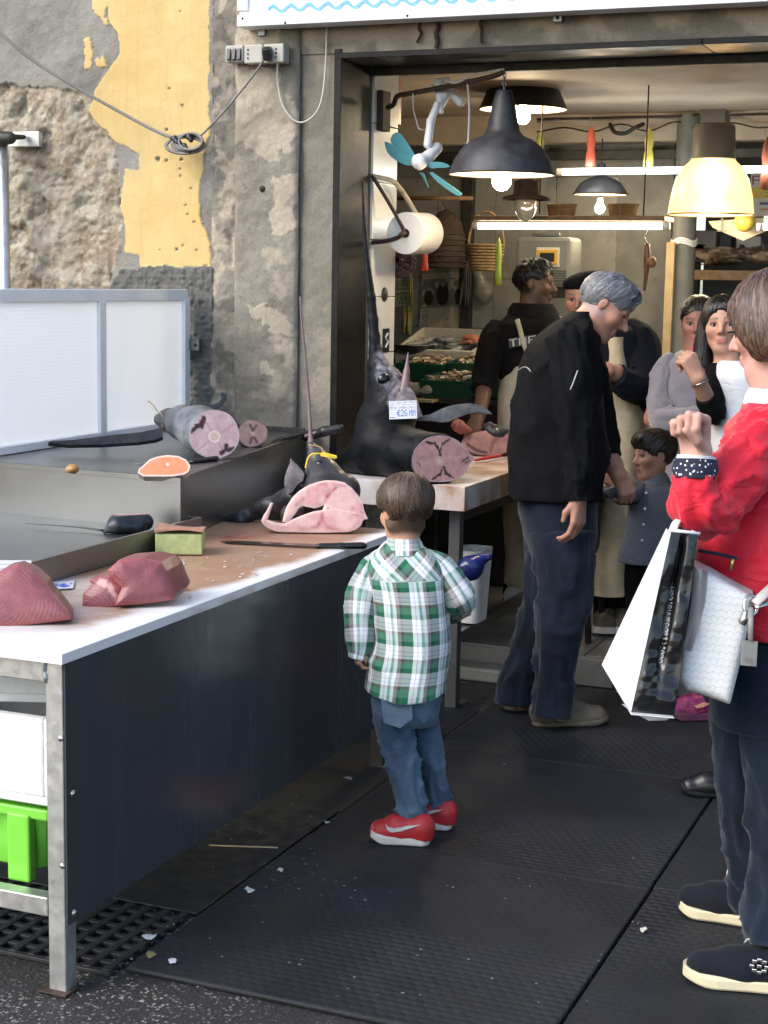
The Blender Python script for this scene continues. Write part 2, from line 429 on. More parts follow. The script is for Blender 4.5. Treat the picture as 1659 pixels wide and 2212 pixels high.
def rubber():
    g = G('rubber_mat'); o = g.obj()
    w_ = g.noise(3, 4)
    base = g.mix(g.ramp(w_, [(0.3, 0), (0.7, 1)]), (0.010, 0.0112, 0.013, 1), (0.022, 0.024, 0.028, 1))
    grit = g.noise(260, 2); g1 = g.noise(1.6, 4)
    base = g.mix(g.math('MULTIPLY', g.ramp(grit, [(0.66, 0), (0.78, 1)]), g.ramp(g1, [(0.4, 0.1), (0.65, 0.7)])), base, (0.16, 0.155, 0.145, 1))
    g.p(Base_Color=base, Roughness=g.ramp(g.noise(5, 4), [(0.3, 0.48), (0.7, 0.72)]), Specular_IOR_Level=0.28)
    # raised scales in offset rows
    s = g.sep(o)
    u = g.math('MULTIPLY', s[0], 30.0); v = g.math('MULTIPLY', s[1], 40.0)
    row = g.math('FLOOR', v); off = g.math('MULTIPLY', g.math('MODULO', row, 2.0), 0.5)
    fu = g.math('SUBTRACT', g.math('FRACT', g.math('ADD', u, off)), 0.5); fv = g.math('SUBTRACT', g.math('FRACT', v), 0.5)
    r2 = g.math('ADD', g.math('MULTIPLY', fu, fu), g.math('MULTIPLY', fv, g.math('MULTIPLY', fv, 1.1)))
    dome = g.math('SUBTRACT', 1.0, g.math('MULTIPLY', r2, 3.6), True)
    wornm = g.ramp(g.noise(1.3, 3), [(0.40, 0.05), (0.62, 1.0)])
    h = g.math('ADD', g.math('MULTIPLY', dome, wornm), g.math('MULTIPLY', g.noise(150, 3), 0.35))
    g.bump(h, 0.6, 0.005); return g.m
M['rubber'] = rubber()
M['rubber_plain'] = mat('rubber_plain', (0.016, 0.016, 0.016), 0.55, var=0.3, vs=8, bump=0.3, bs=90)
M['wet_mat'] = mat('wet_mat', (0.011, 0.0112, 0.0115), 0.5, var=0.5, vs=9, bump=0.2, bs=60, rv=0.15)
def marble():
    g = G('black_marble'); n = g.noise(7, 6, 0.7, dist=1.0)
    g.p(Base_Color=g.ramp(n, [(0.35, (0.004, 0.004, 0.004, 1)), (0.75, (0.018, 0.017, 0.015, 1))]), Roughness=g.ramp(g.noise(4, 5), [(0.3, 0.28), (0.7, 0.5)]), Specular_IOR_Level=0.18); g.bump(g.noise(60, 4), 0.06); return g.m
M['marble'] = marble()
def panel():
    """dark laminate, streaked by wiping"""
    g = G('dark_panel'); st = g.noise(1, 5, 0.65, g.obj((9, 9, 0.9))); sc = g.noise(1, 4, 0.7, g.obj((60, 60, 4))); sp = g.noise(160, 3)
    c = g.mix(g.ramp(st, [(0.3, 0), (0.7, 1)]), (0.044, 0.0465, 0.050, 1), (0.056, 0.059, 0.063, 1))
    c = g.mix(g.ramp(sp, [(0.72, 0), (0.78, 0.4)]), c, (0.2, 0.2, 0.2, 1))
    g.p(Base_Color=c, Roughness=g.ramp(g.math('ADD', g.math('MULTIPLY', st, 0.6), g.math('MULTIPLY', sc, 0.4)), [(0.35, 0.13), (0.65, 0.30)]), Specular_IOR_Level=0.5); return g.m
M['panel'] = panel()
def board():
    """white polyethylene, stained along the grain of the knife cuts"""
    g = G('cutting_board'); o = g.obj(); st = g.attr('Col'); s = g.sep(st)
    lines = g.noise(1, 5, 0.7, g.obj((7, 150, 7)))
    blot = g.noise(4.5, 5, 0.65)
    k = g.math('ADD', g.math('MULTIPLY', lines, 0.75), g.math('MULTIPLY', blot, 0.5))
    amt = g.math('MULTIPLY', g.ramp(k, [(0.42, 0.0), (0.75, 1.0)]), s[0])
    amt2 = g.math('ADD', g.math('MULTIPLY', amt, 0.75), g.math('MULTIPLY', s[0], 0.62), True)
    stain = g.mix(g.noise(9, 4), (0.27, 0.13, 0.075, 1), (0.42, 0.26, 0.16, 1))
    col = g.mix(amt2, (0.78, 0.77, 0.74, 1), stain)
    col = g.mix(g.math('MULTIPLY', s[1], g.ramp(g.noise(14, 4), [(0.4, 0.2), (0.6, 1)])), col, (0.30, 0.045, 0.04, 1))
    g.p(Base_Color=col, Roughness=g.ramp(blot, [(0.3, 0.3), (0.7, 0.55)])); g.bump(lines, 0.2, 0.004); return g.m
M['board'] = board()
def vcol(name, rough=0.5, var=0.1, vs=20, bump=0.0, bs=100, spec=0.5, coat=0.0, sub=0.0, sheen=0.0, metal=0.0):
    return mat(name, (1, 1, 1), rough, metal, var, vs, bump, bs, spec, True, coat, sheen, 0, None, sub)
M['skin'] = vcol('skin', 0.5, 0.06, 40, 0.08, 220, 0.35, sub=0.12)
M['flesh'] = vcol('fish_flesh', 0.42, 0.10, 45, 0.2, 90, 0.4, coat=0.12, sub=0.12)
M['fishskin'] = vcol('fish_skin', 0.38, 0.35, 26, 0.25, 70, 0.4, coat=0.08)
M['darkskin'] = vcol('dark_fish_skin', 0.42, 0.45, 30, 0.25, 110, 0.10)
M['hair'] = vcol('hair', 0.42, 0.15, 60, 0.0, 100, 0.4)
M['vpaint'] = vcol('printed', 0.55, 0.04, 20)
M['vmatte'] = vcol('dull_colour', 0.8, 0.12, 30, 0.12, 140)
M['eye'] = vcol('eye', 0.12, 0.0, 20)
def plaid():
    """green, white and grey check; cuv holds metres across and along the cloth"""
    g = G('plaid_cotton'); v = g.sep(g.attr('cuv', 'Vector'))
    def bands(x, per):
        return g.math('FRACT', g.math('DIVIDE', x, per))
    def strip(f, st): return g.ramp(f, st, 'CONSTANT')
    W = (0.78, 0.80, 0.80, 1); GL = (0.15, 0.34, 0.25, 1); GD = (0.004, 0.10, 0.045, 1); K = (0.004, 0.005, 0.010, 1); BR = (0.20, 0.16, 0.15, 1); LB = (0.40, 0.46, 0.62, 1)
    A = strip(bands(v[0], 0.083), [(0.0, GD), (0.30, W), (0.42, LB), (0.45, W), (0.56, GL), (0.64, LB), (0.67, W), (0.78, BR), (0.90, K)])
    B = strip(bands(v[1], 0.075), [(0.0, (0.03, 0.16, 0.09, 1)), (0.17, GL), (0.40, BR), (0.52, W), (0.62, LB), (0.65, W), (0.78, LB), (0.81, W)])
    fu = g.math('FRACT', g.math('MULTIPLY', g.math('ADD', v[0], v[1]), 330.0))
    col = g.mix(g.math('ADD', 0.34, g.math('MULTIPLY', g.math('GREATER_THAN', fu, 0.5), 0.12)), A, B)
    col = g.mix(1.0, col, g.ramp(g.noise(6, 4), [(0.3, 0.9), (0.7, 1.08)]), 'MULTIPLY')
    g.p(Base_Color=col, Roughness=0.85, Sheen_Weight=0.15, Specular_IOR_Level=0.2)
    g.bump(g.noise(18, 4, 0.55, g.obj((1, 1, 0.8)), dist=0.8), 0.3, 0.012); return g.m
M['plaid'] = plaid()
def gingham():
    g = G('fine_check'); v = g.sep(g.attr('cuv', 'Vector'))
    a = g.math('GREATER_THAN', g.math('FRACT', g.math('MULTIPLY', v[0], 160.0)), 0.5); b = g.math('GREATER_THAN', g.math('FRACT', g.math('MULTIPLY', v[1], 160.0)), 0.5)
    f = g.math('MULTIPLY', g.math('ADD', a, b), 0.5)
    g.p(Base_Color=g.mix(f, (0.055, 0.06, 0.075, 1), (0.17, 0.18, 0.21, 1)), Roughness=0.85, Specular_IOR_Level=0.2)
    g.bump(g.noise(18, 4, 0.55, dist=0.8), 0.35, 0.012); return g.m
M['gingham'] = gingham()
def dots():
    g = G('navy_polka_dots'); v = g.attr('cuv', 'Vector')
    d = g.vor(1, g.n('Mapping', Vector=v, Scale=(105, 105, 1)).outputs[0])
    g.p(Base_Color=g.mix(g.math('LESS_THAN', d, 0.27), (0.008, 0.011, 0.032, 1), (0.7, 0.7, 0.7, 1)), Roughness=0.8); return g.m
M['dots'] = dots()
M['dots_white'] = fabric('white_dotted_collar', (0.7, 0.7, 0.72), var=0.05)
def emis(name, c, s):
    g = G(name); g.p(Base_Color=tuple(c) + (1,), Emission_Color=tuple(c) + (1,), Emission_Strength=s); return g.m
M['bulb'] = emis('lit_bulb', (1.0, 0.83, 0.55), 14.0)
M['tube_warm'] = emis('lit_tube_warm', (1.0, 0.95, 0.82), 7.0)
M['tube_cool'] = emis('lit_tube_cool', (0.86, 0.96, 1.0), 9.0)
M['glass'] = mat('clear_glass', (0.8, 0.75, 0.6), 0.12, trans=0.6, var=0.05)
def plaster():
    """wall: Col.r = yellow paint, Col.g = rubble, Col.b = dark rough stucco; the rest is grey render"""
    g = G('weathered_wall'); s = g.sep(g.attr('Col'))
    n1 = g.noise(5, 6, 0.65); n2 = g.noise(22, 5, 0.65); n3 = g.noise(90, 4, 0.6)
    grey = g.mix(g.ramp(n1, [(0.35, 0), (0.65, 1)]), (0.19, 0.18, 0.155, 1), (0.29, 0.275, 0.24, 1))
    grey = g.mix(g.ramp(n3, [(0.62, 0), (0.75, 0.6)]), grey, (0.48, 0.45, 0.38, 1))
    rub = g.mix(g.ramp(g.noise(9, 6, 0.7), [(0.34, 0), (0.6, 1)]), (0.22, 0.165, 0.105, 1), (0.38, 0.34, 0.265, 1))
    rub = g.mix(g.ramp(g.noise(26, 5, 0.7), [(0.55, 0), (0.68, 0.8)]), rub, (0.50, 0.47, 0.40, 1))
    rub = g.mix(g.ramp(g.noise(3.3, 3, 0.5), [(0.58, 0), (0.68, 0.6)]), rub, (0.30, 0.19, 0.135, 1))
    yel = g.mix(g.ramp(n1, [(0.3, 0), (0.7, 1)]), (0.58, 0.40, 0.155, 1), (0.64, 0.48, 0.225, 1))
    yel = g.mix(g.ramp(n2, [(0.60, 0), (0.74, 0.5)]), yel, (0.66, 0.54, 0.34, 1))
    yel = g.mix(g.ramp(g.noise(2.2, 6, 0.75), [(0.56, 0), (0.72, 0.45)]), yel, (0.42, 0.34, 0.21, 1))
    stk = g.noise(1, 5, 0.7, g.obj((26, 26, 2.4))); yel = g.mix(g.ramp(stk, [(0.52, 0), (0.74, 0.45)]), yel, (0.47, 0.32, 0.13, 1)); yel = g.mix(g.ramp(g.noise(55, 5, 0.7), [(0.66, 0), (0.72, 0.55)]), yel, (0.36, 0.30, 0.21, 1))
    stu = g.mix(n2, (0.085, 0.083, 0.075, 1), (0.17, 0.165, 0.15, 1))
    col = g.mix(s[1], grey, rub); col = g.mix(s[2], col, stu); col = g.mix(s[0], col, yel)
    g.p(Base_Color=col, Roughness=0.9, Specular_IOR_Level=0.2)
    g.bump(g.math('ADD', n3, g.math('MULTIPLY', n2, 0.8)), g.math('SUBTRACT', 0.6, g.math('MULTIPLY', s[0], 0.32)), 0.006); return g.m
M['wall'] = plaster()
def concrete(name, a, b, c, amt=0.5):
    """old concrete with pale limewash left in patches; Col.r = limewash, Col.g = grime"""
    g = G(name); s = g.sep(g.attr('Col'))
    n1 = g.noise(6, 6, 0.7); n2 = g.noise(40, 5, 0.65); n3 = g.noise(120, 3)
    col = g.mix(g.ramp(n1, [(0.35, 0), (0.65, 1)]), a, b)
    col = g.mix(g.ramp(n2, [(0.6, 0), (0.7, 0.5)]), col, (0.055, 0.052, 0.045, 1))
    col = g.mix(s[0], col, c)
    col = g.mix(g.math('MULTIPLY', s[1], g.ramp(n1, [(0.3, 0.4), (0.7, 1)])), col, (0.075, 0.07, 0.062, 1))
    col = g.mix(1.0, col, g.ramp(n3, [(0.3, 0.85), (0.7, 1.12)]), 'MULTIPLY')
    g.p(Base_Color=col, Roughness=0.88, Specular_IOR_Level=0.25); g.bump(g.math('ADD', n2, g.math('MULTIPLY', n3, 0.4)), 0.55, 0.005); return g.m
M['concrete'] = concrete('old_concrete', (0.185, 0.168, 0.135, 1), (0.265, 0.24, 0.195, 1), (0.42, 0.36, 0.275, 1))
M['tile'] = mat('white_tile', (0.78, 0.77, 0.73), 0.22, var=0.08, vs=3)
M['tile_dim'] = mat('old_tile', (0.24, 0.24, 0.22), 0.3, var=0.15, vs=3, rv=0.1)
M['grout'] = mat('grout', (0.22, 0.2, 0.17), 0.9)
M['floor_tile'] = mat('floor_tile', (0.15, 0.145, 0.135), 0.35, var=0.2, vs=6)
M['ceiling'] = mat('yellowed_ceiling', (0.47, 0.39, 0.30), 0.7, var=0.15, vs=3, bump=0.1, bs=12)
M['inner_wall'] = mat('greasy_wall', (0.18, 0.18, 0.16), 0.55, var=0.3, vs=3, bump=0.15, bs=20, dirt=((0.06, 0.06, 0.05, 1), 0.1, 7))
M['wood'] = mat('wood', (0.25, 0.15, 0.075), 0.6, var=0.25, vs=18, bump=0.15)
M['wicker'] = mat('wicker', (0.27, 0.17, 0.075), 0.75, var=0.4, vs=60, bump=0.3, bs=150)
M['wicker_dark'] = mat('dark_wicker', (0.06, 0.04, 0.03), 0.85, var=0.35, vs=60, bump=0.5, bs=120)
def polycarb():
    g = G('twinwall_sheet'); s = g.sep(g.obj())
    w = g.math('SINE', g.math('MULTIPLY', s[2], 480.0)); g.p(Base_Color=(0.86, 0.87, 0.88, 1), Roughness=0.3); g.bump(w, 0.12, 0.003)
    t = g.n('BsdfTranslucent', Color=(0.96, 0.97, 0.98, 1)); mx = g.n('MixShader', i_0=0.62); g.t.links.new(g.b.outputs[0], mx.inputs[1]); g.t.links.new(t.outputs[0], mx.inputs[2])
    g.t.links.new(mx.outputs[0], g.t.nodes['Material Output'].inputs[0]); return g.m
M['polycarb'] = polycarb()
# ------------------------------------------------------------------ ground and mats
W = 5.85                      # plane of the shop front
def sheet(name, x0, x1, y0, y1, z, mat_, **k):
    return mesh(name, [(x0, y0, z), (x1, y0, z), (x1, y1, z), (x0, y1, z)], [(0, 1, 2, 3)], mat_, None, False, **k)
sheet('ground', -60, 60, -60, 60, 0.0, M['asphalt'], kind='structure')
def slab(name, x0, x1, y0, y1, z0, z1, mat_, ch=0.004, parent=None, skew=0.0, **k):
    R = [[math.cos(skew), -math.sin(skew), 0], [math.sin(skew), math.cos(skew), 0], [0, 0, 1]]
    return MB().box(((x0 + x1) / 2, (y0 + y1) / 2, (z0 + z1) / 2), (x1 - x0, y1 - y0, z1 - z0), R, ch).out(name, mat_, parent, False, **k)
def wavy(o, amp, seed):
    for v in o.data.vertices: v.co.z += amp * float(vn(np.array([[v.co.x * 3, v.co.y * 3, seed]]))[0])
rows = [(3.06, 4.059), (4.062, 5.06), (5.063, 6.06)]
names = ['nearest row, left of the seam by the table leg', 'middle row under the boy in plaid', 'far row along the shop step, left']
for i, (y0, y1) in enumerate(rows):
    slab('rubber_mat', -1.885 + 0.01 * i, -0.878, y0, y1, 0.003, 0.016, M['rubber'], 0.005, skew=0.004 * (i - 1),
         label='black rubber floor mat, ' + names[i], cat='mat', group='black rubber floor mats')
for i, (y0, y1) in enumerate(rows):
    slab('rubber_mat', -0.870, 0.55, y0 + 0.02, y1 + 0.02, 0.003, 0.015, M['rubber'], 0.005, skew=-0.003,
         label='black rubber floor mat, ' + ['nearest row right of the seam, under the red-jacketed woman', 'middle row right of the seam', 'far row right of the seam by the step'][i], cat='mat', group='black rubber floor mats')
# perforated mat: a lattice of ribs round square holes
mb = MB(); x0, x1, y0, y1, px, py = -2.86, -1.90, 3.03, 3.405, 0.052, 0.048
for i in range(int((x1 - x0) / px) + 1): mb.box((x0 + i * px, (y0 + y1) / 2, 0.009), (0.02, y1 - y0, 0.012), None, 0.002)
for j in range(int((y1 - y0) / py) + 1): mb.box(((x0 + x1) / 2 - 0.006, y0 + j * py, 0.0075), (x1 - x0, 0.017, 0.011), None, 0.002)
mb.out('perforated_mat', M['rubber_plain'], None, label='perforated black rubber mat with square holes under the counter leg', cat='mat')
slab('drain_plate', -2.80, -1.895, 3.42, 4.30, 0.003, 0.012, M['wet_mat'], 0.003, label='smooth wet dark plate beside the counter panel', cat='plate')
sheet('wet_pavement', -2.9, -1.89, 4.31, 5.6, 0.004, M['rubber_plain'], kind='structure')
# shop floor: one step up
slab('shop_floor', -5.2, 2.5, 6.16, 10.2, 0.0, 0.118, M['grout'], 0.006, kind='structure')
fl = bpy.data.objects['shop_floor']
tm = None
for i in range(14):
    for j in range(5):
        cx, cy = -3.6 + i * 0.302, 6.315 + j * 0.302
        if tm is None:
            o = MB().box((cx, cy, 0.121), (0.298, 0.298, 0.012), None, 0.002).out('tile', M['floor_tile'], fl); tm = o; b0 = np.array([cx, cy])
        else:
            o = tm.copy(); COL.objects.link(o); o.location = tm.location + Vector((cx - b0[0], cy - b0[1], random.uniform(-.0008, .0008)))
for i in range(10):
    o = MB().box((-3.3 + i * 0.402, 6.152, 0.062), (0.398, 0.014, 0.11), None, 0.002).out('riser_tile', M['floor_tile'], fl)
slab('kerb_stone', -2.25, -1.82, 6.02, 6.135, 0.002, 0.06, M['inner_wall'], 0.012, label='worn kerb stone at the foot of the shop step', cat='kerb')

# ------------------------------------------------------------------ shop front
bld = thing('shop_building', (-3.4, W, 0), 'old shop front of peeling yellow paint, grey render and bare rubble', 'building')
def relief(name, x0, x1, z0, z1, res, fn, mat_, parent, y=W):
    """wall face as a fine grid; fn(X, Z, px, py) -> depth offset (m, + = out of the wall), colours"""
    xs = np.arange(x0, x1 + res / 2, res); zs = np.arange(z0, z1 + res / 2, res); X, Z = np.meshgrid(xs, zs)
    p = np.stack([X, np.full_like(X, y), Z], -1); a, b = PIX(p); dep, col = fn(X, Z, a, b)
    p[..., 1] -= dep; n, m = X.shape
    v = p.reshape(-1, 3); i = (np.arange(n - 1)[:, None] * m + np.arange(m - 1)).ravel()
    f = np.stack([i, i + 1, i + m + 1, i + m], 1)
    return mesh(name, v, f, mat_, parent, True, col=col.reshape(-1, 3))
YEL = [(235, -60), (236, 0), (242, 50), (258, 75), (262, 110), (245, 140), (225, 165), (208, 195), (195, 240), (210, 265), (240, 295), (285, 320), (302, 335), (298, 365), (272, 365), (265, 400), (262, 440), (272, 490), (267, 542), (300, 546), (302, 572), (454, 577), (453, 520), (432, 470), (429, 400), (440, 340), (452, 290), (453, -60)]
YI = [[(205, -10), (236, -10), (240, 15), (228, 50), (212, 35)], [(175, 85), (188, 80), (193, 138), (181, 138)], [(202, 128), (225, 124), (228, 136), (210, 140)], [(228, 42), (238, 40), (238, 56), (230, 54)]]
RUB = [(-420, 230), (-200, 205), (-80, 190), (30, 180), (60, 185), (110, 192), (150, 190), (185, 205), (205, 255), (240, 300), (255, 370), (258, 440), (265, 520), (252, 560), (238, 640), (236, 1100), (-420, 1100)]
STU = [(262, 575), (480, 578), (480, 1300), (238, 1300), (240, 620), (258, 590)]
def wallfn(X, Z, a, b):
    q = np.stack([X, Z, 0 * X], -1)
    ja = a + 9 * fbm(q, 9, 3) + 3 * vn(q, 70, 5); jb = b + 9 * fbm(q, 9, 11) + 3 * vn(q, 70, 8)
    y = inpoly(a + 3.5 * fbm(q, 18, 4), b + 3.5 * fbm(q, 18, 9), YEL)
    for k in YI: y |= inpoly(ja, jb, k)
    holes = (vn(q, 40, 31) > 0.97) & y
    for hx, hy, hr in [(342, 344, 5), (360, 346, 3), (392, 345, 3), (360, 280, 3), (394, 228, 2.5), (389, 365, 2.5), (400, 443, 2.5), (405, 463, 2), (382, 538, 2.5), (395, 531, 2), (420, 480, 2)]:
        holes |= (np.hypot(a - hx, b - hy) < hr)
    y = y & ~holes
    r = inpoly(ja, jb, RUB) & ~y; s = inpoly(ja, jb, STU) & ~y & ~r
    n1 = fbm(q, 10, 40, 5); n2 = fbm(q, 34, 50, 4)
    stones = np.maximum(0, vn(q, 16, 61)) ** 0.7
    dep = 0.004 * fbm(q, 6, 70) + 0.0015 * n2
    cr = np.exp(-(np.abs(fbm(q, 7, 83, 3)) / 0.012) ** 2) * (vn(q, 3, 90) > 0.1)
    dep = np.where(y, 0.0035 + 0.004 * fbm(q, 5, 77) - 0.002 * cr, dep)
    dep = np.where(holes, -0.008, dep)
    pit = np.minimum(0, n1 + 0.15)
    dep = np.where(r, -0.010 + 0.011 * n1 + 0.006 * n2 + 0.012 * stones - 0.022 * pit ** 2, dep)
    dep = np.where(s, 0.004 + 0.010 * np.abs(vn(q * np.array([1, 0.8, 1]), 55, 95)) + 0.004 * n2, dep)
    return dep, np.stack([y * (1 - .5 * cr), r * 1.0, s * 1.0], -1)
relief('facade_wall', -4.5, -3.175, 0.95, 2.80, 0.0052, wallfn, M['wall'], bld)
def edgefn(X, Z, a, b):        # narrow plaster strip between paint and pilaster
    q = np.stack([X, Z, 0 * X], -1); n = fbm(q, 10, 5, 5)
    lime = smooth(0.05, 0.35, n + 0.25 * vn(q, 3, 8) + 0.12); grime = smooth(0.2, 0.5, fbm(q, 14, 17)) * 0.8
    return 0.004 + 0.005 * fbm(q, 22, 6) + 0.006 * vn(q, 4, 3), np.stack([lime * 0.9, grime, 0 * n], -1)
relief('plaster_strip', -3.18, -3.055, 0.95, 2.80, 0.006, edgefn, M['concrete'], bld)
LIME = [[(560, 660), (600, 650), (640, 690), (652, 730), (610, 725), (575, 700)], [(575, 790), (600, 785), (608, 815), (580, 822)], [(515, 160), (600, 150), (655, 250), (655, 330), (560, 320), (515, 300)], [(600, 380), (655, 380), (655, 510), (600, 500)], [(515, 60), (620, 60), (610, 110), (515, 140)], [(590, 680), (630, 690), (645, 720), (600, 715)], [(540, 300), (620, 300), (600, 345), (545, 330)]]
def pilfn(X, Z, a, b):
    q = np.stack([X, Z, 0 * X], -1); ja = a + 14 * fbm(q, 14, 3); jb = b + 14 * fbm(q, 14, 6)
    l = np.zeros(X.shape)
    for k in LIME: l = np.maximum(l, inpoly(ja, jb, k) * 1.0)
    l = np.maximum(l * 0.85, smooth(0.5, 0.8, fbm(q, 7, 23)) * 0.6)
    g_ = smooth(0.1, 0.6, fbm(q, 6, 29)) * 0.45 + 0.5 * smooth(600, 900, b) * smooth(0, .4, vn(q, 8, 4))
    e = np.minimum(X + 3.06, -2.772 - X)
    dep = 0.045 - 0.02 * np.exp(-np.maximum(e, 0) / 0.008) + 0.003 * fbm(q, 25, 9) + 0.004 * vn(q, 5, 7) + 0.003 * l
    return dep, np.stack([l, np.clip(g_, 0, 1), 0 * l], -1)
relief('pilaster', -3.06, -2.772, 0.3, 2.62, 0.0055, pilfn, M['concrete'], bld)
MB().box((-2.916, W + 0.06, 1.46), (0.285, 0.14, 2.3)).out('pilaster_core', M['concrete'], bld)
def rightfn(X, Z, a, b):
    q = np.stack([X, Z, 0 * X], -1); n = fbm(q, 6, 15, 5)
    return 0.012 + 0.004 * vn(q, 5, 2) + 0.002 * fbm(q, 30, 3), np.stack([smooth(0.3, 0.7, n) * 0.5, 0.25 + 0 * n, 0 * n], -1)
relief('plaster_strip', -2.775, -2.605, 0.3, 2.60, 0.007, rightfn, M['concrete'], bld)
def lintfn(X, Z, a, b):
    q = np.stack([X, Z, 0 * X], -1); n = fbm(q, 6, 35, 5)
    l = smooth(-0.15, 0.25, n + (Z - 2.53) * 6); g_ = smooth(2.56, 2.50, Z) * 0.5 + 0.3 * smooth(0.1, 0.5, vn(q, 9, 3))
    return 0.02 + 0.004 * vn(q, 5, 2) + 0.002 * fbm(q, 30, 3), np.stack([l * 0.85, np.clip(g_, 0, 1), 0 * n], -1)
relief('lintel', -3.06, 0.9, 2.485, 2.95, 0.009, lintfn, M['concrete'], bld)
MB().box((-1.1, W + 0.16, 2.72), (4.6, 0.30, 0.46)).out('lintel_core', M['concrete'], bld)
# body of the wall behind the faces, and the storey over it, so that nothing shines through
MB().box((-3.70, W + 0.19, 1.4), (2.15, 0.30, 2.8)).out('wall_core', M['inner_wall'], bld)
MB().box((-1.2, W + 2.2, 3.4), (8.0, 4.3, 0.9)).out('upper_storey', M['inner_wall'], bld)
# black marble lining of the opening
JX = -2.605
for z0, z1 in ((0.02, 1.02), (1.023, 2.46)):
    MB().box((JX - 0.01, W + 0.125, (z0 + z1) / 2), (0.022, 0.29, z1 - z0), None, 0.002).out('marble_slab', M['marble'], bld)
for z0, z1 in ((0.02, 1.02), (1.023, 2.50)):
    MB().box((JX - 0.008, W - 0.022, (z0 + z1) / 2), (0.030, 0.014, z1 - z0), None, 0.002).out('marble_edge', M['marble'], bld)
for x0, x1 in ((JX - 0.022, -1.2), (-1.197, 0.9)):
    MB().box(((x0 + x1) / 2, W + 0.115, 2.474), (x1 - x0, 0.29, 0.022), None, 0.002).out('marble_soffit', M['marble'], bld)
MB().box(((JX + 0.9) / 2, W + 0.285, 2.452), (0.9 - JX, 0.03, 0.035), None, 0.003).out('shutter_rail', M['iron'], bld)

# ------------------------------------------------------------------ inside of the shop
def wallbox(name, c, d, m, **k): return MB().box(c, d).out(name, m, None, **k)
wallbox('ceiling', (-1.2, 7.35, 2.56), (7.6, 2.52, 0.08), M['ceiling'], kind='structure')
wallbox('ceiling_rear', (-1.2, 9.4, 2.50), (7.6, 1.6, 0.08), M['ceiling'], kind='structure')
BW = 8.75
wallbox('wall_back', (-3.35, BW + 0.1, 1.35), (2.85, 0.2, 2.5), M['inner_wall'], kind='structure')
wallbox('wall_back_right', (0.6, 10.15, 1.35), (5.2, 0.2, 2.6), M['inner_wall'], kind='structure')
wallbox('wall_side_left', (-4.85, 7.9, 1.35), (0.2, 3.6, 2.5), M['inner_wall'], kind='structure')
wallbox('wall_side_right', (1.35, 7.9, 1.35), (0.2, 4.4, 2.6), M['inner_wall'], kind='structure')
pier = wallbox('wall_pier', (JX - 0.17, 6.30, 1.30), (0.32, 0.26, 2.44), M['grout'], kind='structure')
for z in np.arange(0.14, 2.45, 0.235):
    MB().box((JX - 0.004, 6.30, z + 0.115), (0.012, 0.262, 0.231), None, 0.0015).out('tile', M['tile'], pier)
# downstand beam and conduit line under the ceiling
tag(MB().box((-1.2, 8.62, 2.45), (7.4, 0.12, 0.16), None, 0.006).out('ceiling_beam', M['ceiling'], None), 'painted concrete beam across the shop ceiling behind the lamps', 'beam')
tag(MB().box((-1.2, 8.66, 2.31), (7.4, 0.05, 0.05), None, 0.004).out('beam_rail', M['iron'], None), 'dark steel rail running below the ceiling beam', 'rail')
# tiles of the back wall, as far as they show
wb = bpy.data.objects['wall_back']; t0 = None
for i in range(9):
    for j in range(7):
        c = np.array([-4.52 + i * 0.353, BW - 0.004, 0.36 + j * 0.283])
        if c[2] > 2.2 or c[0] > -2.1: continue
        if t0 is None: t0 = MB().box(c, (0.349, 0.012, 0.279), None, 0.0015).out('tile', M['tile_dim'], wb); c0 = c
        else:
            o = t0.copy(); COL.objects.link(o); o.location = t0.location + Vector(c - c0)
# round column at the end of the back wall
cc = P(1474, 600, Y=8.55)
col_ = thing('column', (cc[0], 8.55, 0.12), 'grey round column with a wooden batten beside the dried fish shelf', 'column')
MB().lathe((cc[0], 8.55, 0), [(0.062, 0.12), (0.062, 2.5)], 24).out('shaft', M['inner_wall'], col_, True)
MB().box((cc[0] - 0.05, 8.47, 0.98), (0.045, 0.03, 1.72), None, 0.003).out('batten', mat('pale_wood', (0.5, 0.37, 0.2), 0.6, var=0.15), col_)
mbw = MB()
for k in range(3): mbw.tube(spline([(cc[0] + 0.066 * math.cos(a), 8.55 + 0.066 * math.sin(a), 1.83 + 0.012 * k + 0.01 * math.sin(3 * a)) for a in np.linspace(0, 2 * math.pi, 12)], 3), 0.006, 6)
mbw.out('tape', M['white_plastic'], col_, True)
